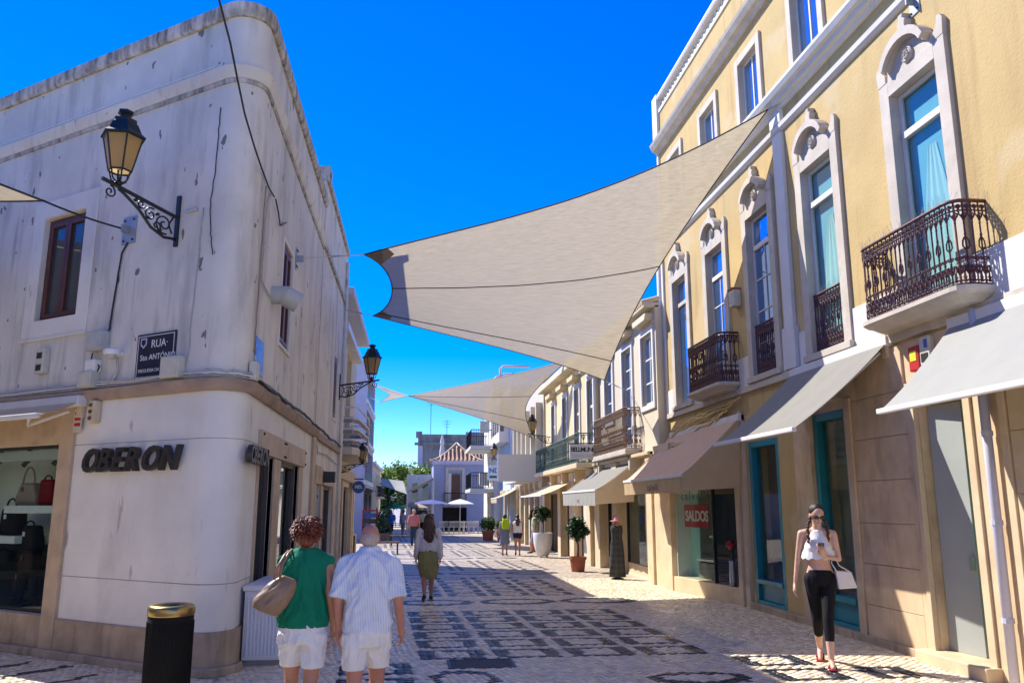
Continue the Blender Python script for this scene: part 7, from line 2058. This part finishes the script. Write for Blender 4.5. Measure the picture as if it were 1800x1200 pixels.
def person(label, loc, face_dir, cat='person'):
    t = thing('person', label, cat, (loc[0], loc[1], gz(loc[1])), 'people in the street')
    t.rotation_euler = (0, 0, math.atan2(-face_dir[0], face_dir[1]))
    return t
def hair_cap(mb, head, H, look, k=1.1, back=0.02, low=0.0):
    hr = 0.072 * H / 1.7; h = Vector(head); f = Vector(look).normalized(); rt = f.cross(Vector((0, 0, 1))).normalized(); up = rt.cross(f); M = Matrix((rt, f, up)).transposed()
    mb.ellipsoid(h + up * 0.045 - f * back, hr * 1.12 * k, hr * 1.16 * k, hr * 1.15 * k, 16, 12, M)
    return rt, f, up, hr
def shoes(t, J, mat, vox, H):
    for nm in 'lr':
        an, to = Vector(J['an' + nm]), Vector(J['to' + nm]); q = MB()
        cone(q, (an.x, an.y - 0.025, an.z - 0.045), 0.042, an.lerp(to, 0.6) + Vector((0, 0, -0.018)), 0.042); cone(q, an.lerp(to, 0.5) + Vector((0, 0, -0.02)), 0.042, to, 0.034)
        melt('shoe', q, mat, t, max(vox, 0.012), 3)

# --- woman in the green blouse
H = 1.65; J = joints(H, 0.10, 0.05, 0.108, left_fwd=True)
J['shl'] = (-0.158, 0.015, 1.32); J['shr'] = (0.158, 0.015, 1.32); J['ell'] = (-0.225, -0.06, 1.09); J['wrl'] = (-0.17, 0.15, 1.02); J['elr'] = (0.205, -0.04, 1.06); J['wrr'] = (0.225, 0.02, 0.84); J['hdr'] = (0.05, 0.05, -1); J['pnr'] = (-1, 0, 0)
t = person('woman in green sleeveless blouse and white shorts carrying a brown bag', (-0.835, 6.72), (0.03, 1))
body(t, H, J, 'skin_tan', 0.012, 1.0, True)
q = MB()
loft(q, [(0, 0, 0.84, 0.195, 0.15), (0, 0.0, 0.95, 0.19, 0.148), (0, 0.005, 1.1, 0.178, 0.142), (0, 0.01, 1.25, 0.172, 0.132), (0, 0.015, 1.33, 0.172, 0.115), (0, 0.02, 1.385, 0.14, 0.09), (0, 0.02, 1.42, 0.085, 0.072)], 28)
for s in (-1, 1): cone(q, (s * 0.11, 0.02, 1.345), 0.055, (s * 0.168, 0.015, 1.325), 0.048)
melt('blouse', q, 'cloth_green', t, 0.010, 4, 0.026)
q = MB()
loft(q, [(0, 0, 0.72, 0.16, 0.135), (0, 0, 0.85, 0.17, 0.14), (0, 0, 0.92, 0.155, 0.125)])
for s, nm in ((-1, 'l'), (1, 'r')):
    kn = J['kn' + nm]; loft(q, [(kn[0] * 1.06, kn[1] * 0.8, 0.545, 0.083, 0.09), (kn[0] * 1.05, kn[1] * 0.5, 0.65, 0.090, 0.10), (s * 0.082, 0, 0.80, 0.10, 0.125)])
melt('shorts', q, 'cloth_white', t, 0.011, 3, 0.026)
q = MB(); rt, f, up, hr = hair_cap(q, J['head'], H, (0, 1, 0), 1.2, 0.022)
h = Vector(J['head'])
q.ellipsoid(h + Vector((0, -0.035, 0.0)), 0.086, 0.075, 0.085); q.ellipsoid(h + Vector((0, -0.055, -0.055)), 0.062, 0.04, 0.05)
for s_ in (-1, 1): q.ellipsoid(h + Vector((s_ * 0.072, -0.01, -0.01)), 0.028, 0.05, 0.06)
melt('hair', q, 'hair_auburn', t, 0.010, 2, 0.02)
strands(t, 'hair_auburn', 520, scalp(J['head'], 1.04), 0.055, lambda p, n, g: Vector((n.x * 0.4 + g.uniform(-0.6, 0.6), n.y * 0.5 - 0.2 + g.uniform(-0.5, 0.5), -0.7 + g.uniform(-0.5, 0.6))), 3)
bag = thing('shoulder_bag', 'brown leather shoulder bag hanging from the woman in green', 'bag', (-1.03, 5.88, 1.0))
q = MB(); loft(q, [(-1.06, 5.88, 0.955, 0.10, 0.055), (-1.055, 5.88, 1.0, 0.118, 0.066), (-1.02, 5.89, 1.14, 0.10, 0.05), (-0.995, 5.90, 1.22, 0.07, 0.028), (-0.99, 5.90, 1.245, 0.055, 0.016)], 20)
o = melt('bag_body', q, 'bag_leather', None, 0.011, 3, 0.02); me_b = o.data; bpy.data.objects.remove(o); me_b.transform(Matrix.Translation((0, 0, 0))); me_b.transform(Matrix.Translation((-(-1.03), -5.88, -1.0)))
me_b.transform(Matrix.Rotation(R(22), 4, 'Y')); link('bag_body', me_b, 'bag_leather', bag, smooth=True)
q = MB(); q.tube([(-1.01, 5.85, 1.20), (-0.99, 5.86, 1.30), (-0.955, 5.93, 1.375), (-0.945, 6.04, 1.40), (-0.955, 6.12, 1.36), (-0.98, 6.10, 1.24)], 0.010, 6); q.build('strap', 'bag_leather', bag, smooth=True)
q = MB(); q.tube([(-0.97, 5.86, 1.20), (-0.965, 5.87, 1.30), (-0.93, 5.94, 1.385), (-0.92, 6.04, 1.41), (-0.93, 6.12, 1.36)], 0.010, 6); q.build('strap', 'bag_leather', bag, smooth=True)

bag.location.x += -0.025; bag.location.y += 0.67
# --- man in the striped shirt
H = 1.615; J = joints(H, 0.10, 0.06, 0.125, left_fwd=False)
J['shl'] = (-0.172, 0.015, 1.305); J['shr'] = (0.172, 0.015, 1.305); J['ell'] = (-0.225, -0.05, 1.04); J['wrl'] = (-0.215, 0.03, 0.82); J['hdl'] = (-0.05, 0.05, -1); J['elr'] = (0.232, -0.06, 1.04); J['wrr'] = (0.258, 0.02, 0.82); J['thr'] = (-0.2, 1, 0)
t = person('grey-haired man in pale striped shirt and white shorts', (-0.345, 6.65), (0.0, 1))
body(t, H, J, 'skin_ruddy', 0.012, 1.08)
q = MB()
loft(q, [(0, 0, 0.80, 0.185, 0.155), (0, 0, 0.92, 0.185, 0.16), (0, 0.0, 1.08, 0.180, 0.155), (0, 0.0, 1.22, 0.182, 0.14), (0, 0.01, 1.30, 0.178, 0.125), (0, 0.015, 1.365, 0.14, 0.10), (0, 0.02, 1.41, 0.075, 0.075), (0, 0.02, 1.435, 0.068, 0.07)], 28)
for s, nm in ((-1, 'l'), (1, 'r')):
    a, e = Vector(J['sh' + nm]), Vector(J['el' + nm]); cone(q, (s * 0.11, 0.015, 1.325), 0.065, a, 0.064); q.tube([a + Vector((0, 0, 0.03)), a, a.lerp(e, 0.4), a.lerp(e, 0.95)], [0.045, 0.064, 0.066, 0.073], 16)
melt('shirt', q, 'cloth_shirt', t, 0.010, 4, 0.030)
q = MB(); q.lathe([(0.066, 0), (0.074, 0.0), (0.070, 0.05), (0.063, 0.05)], (0, 0.018, 1.395), 20); q.build('collar', 'cloth_shirt', t, smooth=True); t.children[-1].location = (0, 0, 0)
q = MB(); loft(q, [(0, 0, 0.70, 0.165, 0.14), (0, 0, 0.82, 0.17, 0.15), (0, 0, 0.9, 0.16, 0.14)])
for s, nm in ((-1, 'l'), (1, 'r')):
    kn = J['kn' + nm]; loft(q, [(kn[0] * 1.1, kn[1] * 0.8, 0.535, 0.086, 0.092), (kn[0] * 1.08, kn[1] * 0.5, 0.64, 0.092, 0.105), (s * 0.085, 0, 0.80, 0.098, 0.13)])
melt('shorts', q, 'cloth_white', t, 0.011, 3, 0.026)
q = MB(); h = Vector(J['head']); hr = 0.072 * H / 1.7
q.ellipsoid(h + Vector((0, -0.014, -0.006)), hr * 1.06, hr * 1.2, hr * 1.02, 16, 12)
melt('hair', q, 'hair_grey', t, 0.010, 2)
sh_me = None

# --- woman in the khaki skirt
H = 1.60; J = joints(H, 0.17, 0.08, 0.105, left_fwd=False)
t = person('long-haired woman in white blouse and khaki skirt walking away', (0.27, 16.3), (-0.05, 1))
body(t, H, J, 'skin_tan', 0.014, 0.98, True)
q = MB(); loft(q, [(0, 0, 0.90, 0.17, 0.125), (0, 0, 1.0, 0.175, 0.13), (0, 0.01, 1.18, 0.185, 0.13), (0, 0.015, 1.29, 0.18, 0.11), (0, 0.02, 1.35, 0.12, 0.085), (0, 0.02, 1.375, 0.06, 0.06)])
for s, nm in ((-1, 'l'), (1, 'r')):
    a, e, w = Vector(J['sh' + nm]), Vector(J['el' + nm]), Vector(J['wr' + nm]); cone(q, (s * 0.1, 0.015, 1.28), 0.065, a, 0.06); cone(q, a, 0.062, e, 0.056); cone(q, e, 0.058, e.lerp(w, 0.92), 0.052)
melt('blouse', q, 'cloth_blouse', t, 0.014, 4, 0.025)
q = MB(); loft(q, [(0.02, 0.0, 0.42, 0.165, 0.17), (0.01, 0, 0.55, 0.18, 0.17), (0, 0, 0.72, 0.195, 0.16), (0, 0, 0.85, 0.18, 0.145), (0, 0, 0.93, 0.145, 0.12)], 26)
melt('skirt', q, 'cloth_khaki', t, 0.014, 3, 0.03)
q = MB(); q.lathe([(0.15, 0), (0.155, 0.0), (0.152, 0.045), (0.147, 0.045)], (0, 0, 0), 20); bo = q.build('belt', 'shoe_dark', t, smooth=True); bo.data.transform(Matrix.Translation(wloc(t))); bo.data.transform(Matrix.Diagonal((1, 0.82, 1, 1))); bo.data.transform(Matrix.Translation((0, 0, 0.905)))
q = MB(); rt, f, up, hr = hair_cap(q, J['head'], H, (0, 1, 0), 1.1)
h = Vector(J['head'])
loft(q, [(0.01, -0.10, 1.06, 0.05, 0.03), (0.0, -0.105, 1.15, 0.095, 0.045), (0, -0.09, 1.3, 0.105, 0.06), (0, -0.04, 1.42, 0.10, 0.085), (0, -0.01, 1.5, 0.085, 0.085)])
melt('hair', q, 'hair_brown', t, 0.013, 2, 0.03)
strands(t, 'hair_brown', 260, scalp(J['head'], 1.0), 0.36, lambda p, n, g: Vector((n.x * 0.10 + g.uniform(-0.08, 0.08), -0.12, -1)), 5, 0.005)
shoes(t, J, 'shoe_dark', 0.014, H)

# --- girl with the phone
H = 1.77; J = joints(H, 0.17, 0.05, 0.098, left_fwd=True, lean=0.0)
lk = Vector((-0.28, 0.85, -0.42)); J['look'] = lk; J['head'] = (-0.008, 0.03, 0.922 * H)
J['ell'] = (-0.215, -0.01, 1.145); J['wrl'] = (-0.06, 0.20, 1.175)          # her left hand holds the phone
J['hdl'] = (0.25, 0.35, 0.9); J['pnl'] = (0.3, -0.9, 0.2); J['thl'] = (0.7, 0.3, -0.1)
J['elr'] = (0.235, -0.05, 1.10); J['wrr'] = (0.275, -0.02, 0.87); J['pnr'] = (-1, 0, 0)
J['anl'] = (-0.05, 0.24, 0.085); J['knl'] = (-0.05, 0.15, 0.50); J['tol'] = (-0.06, 0.40, 0.03); J['anr'] = (0.05, -0.27, 0.14); J['knr'] = (0.06, -0.03, 0.49); J['tor'] = (0.055, -0.14, 0.03)
# mirror left and right, since she faces the camera
t = person('young woman in white crop top and black leggings looking at her phone', (4.62, 9.25), (-0.42, -0.9))
body(t, H, J, 'skin_fair', 0.011, 0.90, True, face=1.0)
q = MB(); loft(q, [(0, 0.0, 1.165, 0.165, 0.125), (0, 0.005, 1.20, 0.165, 0.13), (0, 0.02, 1.29, 0.148, 0.125), (0, 0.02, 1.36, 0.12, 0.10), (0, 0.015, 1.43, 0.085, 0.07), (0, 0.01, 1.47, 0.058, 0.056)], 24)
for s in (-1, 1): q.ellipsoid((s * 0.062, 0.085, 1.27), 0.058, 0.05, 0.06)
melt('crop_top', q, 'cloth_top', t, 0.010, 3, 0.010)
q = MB(); n = 40
q.add([(0.168 * math.cos(2 * math.pi * k / n) * (1 + 0.05 * math.sin(k * 2.7)), 0.131 * math.sin(2 * math.pi * k / n) * (1 + 0.05 * math.sin(k * 2.7)), 1.245) for k in range(n)] + [(0.188 * math.cos(2 * math.pi * k / n) * (1 + 0.06 * math.sin(k * 2.7)), 0.15 * math.sin(2 * math.pi * k / n) * (1 + 0.06 * math.sin(k * 2.7)), 1.145 + 0.012 * math.sin(k * 1.9)) for k in range(n)], [(k, (k + 1) % n, n + (k + 1) % n, n + k) for k in range(n)])
fr_o = q.build('frill', 'cloth_top', t, smooth=True); fr_o.data.transform(Matrix.Translation(wloc(t)))
q = MB(); loft(q, [(0, 0, 0.86, 0.15, 0.115), (0, 0, 0.95, 0.153, 0.12), (0, 0, 1.03, 0.135, 0.108)])
for s, nm in ((-1, 'l'), (1, 'r')):
    hp, kn, an = Vector(J['hp' + nm]), Vector(J['kn' + nm]), Vector(J['an' + nm]); cone(q, hp, 0.092, kn, 0.062); cone(q, kn, 0.062, kn.lerp(an, 0.30), 0.060); cone(q, kn.lerp(an, 0.3), 0.060, kn.lerp(an, 0.52), 0.052)
melt('leggings', q, 'cloth_black', t, 0.012, 3)
q = MB(); h = Vector(J['head']); rt, f, up, hr = hair_cap(q, J['head'], H, lk, 1.02, 0.022)
melt('hair', q, 'hair_dark', t, 0.010, 2)
for s in (-1, 1):
    q = MB()
    for k in range(9):
        p = h + rt * s * (hr * 1.02 + 0.012 * min(k, 3)) - Vector((0, 0, 0.035 + k * 0.032)) + Vector((0, 0.02 + 0.008 * min(k, 4), 0))
        q.ellipsoid(p + Vector((0.004 * (-1) ** k, 0, 0)), 0.023 - 0.0008 * k, 0.021, 0.024, 8, 6)
    br = q.build('braid', 'hair_brown', t, smooth=True); br.data.transform(Matrix.Translation(wloc(t)))
q = MB()
for s in (-1, 1): q.ellipsoid(h + rt * s * 0.032 + f * (hr * 1.10) + up * 0.012, 0.030, 0.014, 0.021, 12, 8, Matrix((rt, f, up)).transposed())
q.tube([h + rt * 0.07 + up * 0.015, h + rt * 0.062 + f * hr * 1.0 + up * 0.015, h + f * hr * 1.2 + up * 0.016, h - rt * 0.062 + f * hr * 1.0 + up * 0.015, h - rt * 0.07 + up * 0.015], 0.004, 5)
gl = q.build('sunglasses', 'glass_black', t, smooth=True); gl.data.transform(Matrix.Translation(wloc(t)))
q = MB(); q.ellipsoid(h + f * hr * 1.1 - up * 0.057, 0.020, 0.010, 0.007, 8, 6, Matrix((rt, f, up)).transposed()); lp = q.build('lips', 'cloth_pink', t, smooth=True); lp.data.transform(Matrix.Translation(wloc(t)))
for nm in 'lr':
    an, to = Vector(J['an' + nm]), Vector(J['to' + nm])
    a = Vector((an.x, an.y - 0.04, max(0.0, an.z - 0.085))); b_ = Vector((to.x, to.y + 0.03, 0.0)); d = b_ - a
    q = MB(); q.obox(a + Vector((-0.045, 0, 0)), (0.09, 0, 0), d, (0, 0, 0.018)); o = q.build('sandal', 'shoe_red', t, bevel=0.008); o.data.transform(Matrix.Translation(wloc(t)))
    q = MB(); q.tube([a.lerp(b_, 0.55) + Vector((-0.045, 0, 0.015)), a.lerp(b_, 0.6) + Vector((-0.02, 0, 0.062)), a.lerp(b_, 0.82) + Vector((0, 0, 0.04)), a.lerp(b_, 0.6) + Vector((0.02, 0, 0.062)), a.lerp(b_, 0.55) + Vector((0.045, 0, 0.015))], 0.007, 5); o = q.build('sandal_strap', 'shoe_red', t); o.data.transform(Matrix.Translation(wloc(t)))
girl = t
GM = Matrix.Translation((4.62, 9.25, 0)) @ Matrix.Rotation(math.atan2(0.42, -0.9), 4, 'Z')
wl = GM @ Vector(J['wrl']); 
ph = thing('phone', 'dark phone held in the young woman\'s raised hand', 'phone', wl)
q = MB(); c = GM @ (Vector(J['wrl']) + Vector((0.03, 0.02, 0.10))); ax = (GM.to_3x3() @ Vector((1, 0.2, 0))).normalized(); upv = (GM.to_3x3() @ Vector((0, 0.55, 0.83))).normalized(); nn = ax.cross(upv)
q.obox(c - ax * 0.035 - upv * 0.065, ax * 0.07, upv * 0.13, nn * 0.009); q.build('body', 'glass_black', ph, bevel=0.004)
sb = thing('white_handbag', 'small white handbag hanging from the young woman\'s forearm', 'handbag', GM @ Vector((-0.22, 0.08, 0.85)))
el = GM @ (Vector(J['ell']).lerp(Vector(J['wrl']), 0.35))
q = MB(); b0 = el + Vector((0.09, -0.03, -0.27)); ax = Vector((0.96, -0.15, 0.0)); w_ = Vector((-0.22, 0.0, 0.97))
q.prism([(-0.11, -0.10), (0.11, -0.085), (0.09, 0.10), (-0.09, 0.11)], b0 + Vector((0.02, 0, 0.03)), ax, w_, Vector((0.015, 0.075, 0))); q.build('body', 'bag_white', sb, bevel=0.012)
q = MB(); q.tube([b0 + Vector((-0.08, 0, 0.12)), el + Vector((-0.03, 0.01, -0.05)), el + Vector((0, 0, 0.045)), el + Vector((0.05, -0.01, -0.08)), b0 + Vector((0.08, 0, 0.12))], 0.007, 6); q.build('strap', 'bag_white', sb, smooth=True)

# --- people farther down the street
def stroller(label, x, y, H, face, top, bottom, legs, hair, longhair=False, skirt=False, sleeves=0.35, female=True, skin_='skin_tan', vox=0.02, left=True, shoe='shoe_dark'):
    J = joints(H, 0.13, 0.07, 0.105 if female else 0.12, left_fwd=left)
    t = person(label, (x, y), face)
    body(t, H, J, skin_, vox, 1.0 if female else 1.08, female, fingers=True)
    k = H / 1.6
    q = MB(); loft(q, [(0, 0, 0.86 * k, 0.17, 0.13), (0, 0, 1.0 * k, 0.165, 0.125), (0, 0.01, 1.18 * k, 0.185, 0.13), (0, 0.015, 1.29 * k, 0.18, 0.11), (0, 0.02, 1.35 * k, 0.11, 0.08)] if female else [(0, 0, 0.84 * k, 0.19, 0.15), (0, 0, 1.0 * k, 0.19, 0.145), (0, 0.01, 1.2 * k, 0.21, 0.14), (0, 0.015, 1.3 * k, 0.19, 0.11), (0, 0.02, 1.37 * k, 0.09, 0.08)])
    if sleeves:
        for s, nm in ((-1, 'l'), (1, 'r')):
            a, e = Vector(J['sh' + nm]), Vector(J['el' + nm]); cone(q, (s * 0.1, 0.015, 1.28 * k), 0.065, a, 0.066); cone(q, a, 0.068, a.lerp(e, sleeves), 0.072)
    melt('top', q, top, t, vox, 3, 0.02)
    q = MB()
    if skirt: loft(q, [(0, 0.01, 0.42 * k, 0.19, 0.17), (0, 0, 0.7 * k, 0.19, 0.155), (0, 0, 0.92 * k, 0.16, 0.13)])
    else:
        loft(q, [(0, 0, 0.74 * k, 0.165, 0.13), (0, 0, 0.86 * k, 0.172, 0.135), (0, 0, 0.9 * k, 0.16, 0.13)])
        for s, nm in ((-1, 'l'), (1, 'r')):
            hp, kn, an = Vector(J['hp' + nm]), Vector(J['kn' + nm]), Vector(J['an' + nm])
            cone(q, hp, 0.10, hp.lerp(kn, min(1, legs)), 0.085)
            if legs > 1: cone(q, kn, 0.078, kn.lerp(an, legs - 1), 0.066)
    melt('skirt' if skirt else 'trousers', q, bottom, t, vox, 3, 0.015)
    q = MB(); rt, f, up, hr = hair_cap(q, J['head'], H, (0, 1, 0), 1.1)
    if longhair: loft(q, [(0, -0.10, 1.14 * k, 0.06, 0.035), (0, -0.09, 1.3 * k, 0.09, 0.055), (0, -0.03, 1.44 * k, 0.09, 0.08)])
    melt('hair', q, hair, t, vox * 0.8, 2)
    shoes(t, J, shoe, vox, H)
    return t
stroller('woman in grey dress with lime backpack beside the girl in shorts', 3.38, 31.6, 1.50, (0.1, 1), 'cloth_grey', 'cloth_grey', 1, 'hair_dark', skirt=True, sleeves=0)
bp_ = thing('backpack', 'lime green backpack on the woman in the grey dress', 'backpack', (3.39, 31.45, 1.0))
q = MB(); q.prism([(-0.13, 0), (0.13, 0), (0.15, 0.2), (0.11, 0.36), (-0.11, 0.36), (-0.15, 0.2)], (3.40, 31.49, 0.86), (1, 0, 0), (0, 0, 1), (0, -0.14, 0)); q.build('body', 'cloth_lime', bp_, bevel=0.03)
for s in (-0.1, 0.1):
    q = MB(); q.tube([(3.40 + s, 31.47, 1.2), (3.40 + s, 31.6, 1.27), (3.40 + s, 31.74, 1.2)], 0.02, 5); q.build('strap', 'cloth_lime', bp_)
stroller('girl in white top and navy shorts beside the lime backpack', 3.86, 31.5, 1.50, (0.1, 1), 'cloth_white', 'cloth_navy', 0.3, 'hair_brown', longhair=True, sleeves=0, left=False)
stroller('person in pale green top stepping behind the white urn', 4.75, 33.0, 1.62, (-0.9, 0.3), 'cloth_palegreen', 'cloth_lilac', 0.95, 'hair_dark', female=False, sleeves=0.6)
stroller('man in red checked shirt and jeans seen from behind', -0.05, 40.5, 1.70, (0, 1), 'cloth_red', 'cloth_jeans', 1.95, 'hair_grey', female=False, sleeves=0.9, vox=0.024)
stroller('man in blue shirt and dark shorts near the magazine rack', -1.35, 47.0, 1.68, (0.2, 1), 'cloth_blue', 'cloth_navy', 0.9, 'hair_dark', female=False, sleeves=0.6, vox=0.026)
stroller('distant walker in lilac under the green parasol', -0.75, 53.0, 1.62, (0.6, 1), 'cloth_lilac', 'cloth_grey', 1.9, 'hair_brown', vox=0.03)
stroller('distant walker in dark clothes near the café tables', 0.55, 54.0, 1.66, (-0.3, 1), 'cloth_palegreen', 'cloth_black', 1.9, 'hair_dark', female=False, vox=0.03)
stroller('person in black beside the café chairs', 1.0, 57.5, 1.66, (0.3, -1), 'cloth_black', 'cloth_jeans', 1.9, 'hair_dark', female=False, vox=0.03)

# --- dress form with the long plaid dress outside the shop
x, y = 5.02, 20.6
t = thing('dress_stand', 'long dark plaid dress on a stand outside the sale shop', 'dress', (x, y, gz(y)))
q = MB(); z = gz(y)
loft(q, [(x, y, z + 0.06, 0.21, 0.17), (x, y, z + 0.4, 0.19, 0.15), (x, y, z + 0.8, 0.165, 0.13), (x, y, z + 1.0, 0.135, 0.11), (x, y, z + 1.2, 0.155, 0.115), (x, y, z + 1.30, 0.14, 0.09)], 26)
o = q.build('dress', 'cloth_plaid', t, smooth=True)
q = MB(); q.tube([(x, y, z), (x, y, z + 1.45)], 0.02, 6); q.lathe([(0.16, 0), (0.15, 0.03), (0.03, 0.05)], (x, y, z), 14); q.build('stand', 'wrought_iron', t)
q = MB(); cone(q, (x, y, z + 1.30), 0.10, (x, y, z + 1.36), 0.05); q.build('torso', 'skin_tan', t, smooth=True)
ht = thing('pink_hat', 'pink hat topping the plaid dress stand', 'hat', (x, y, z + 1.42))
q = MB(); q.lathe([(0.16, 0.0), (0.155, 0.015), (0.09, 0.03), (0.085, 0.1), (0.06, 0.13), (0.01, 0.14)], (x, y, z + 1.40), 16); q.build('crown', 'cloth_pink', ht, smooth=True)
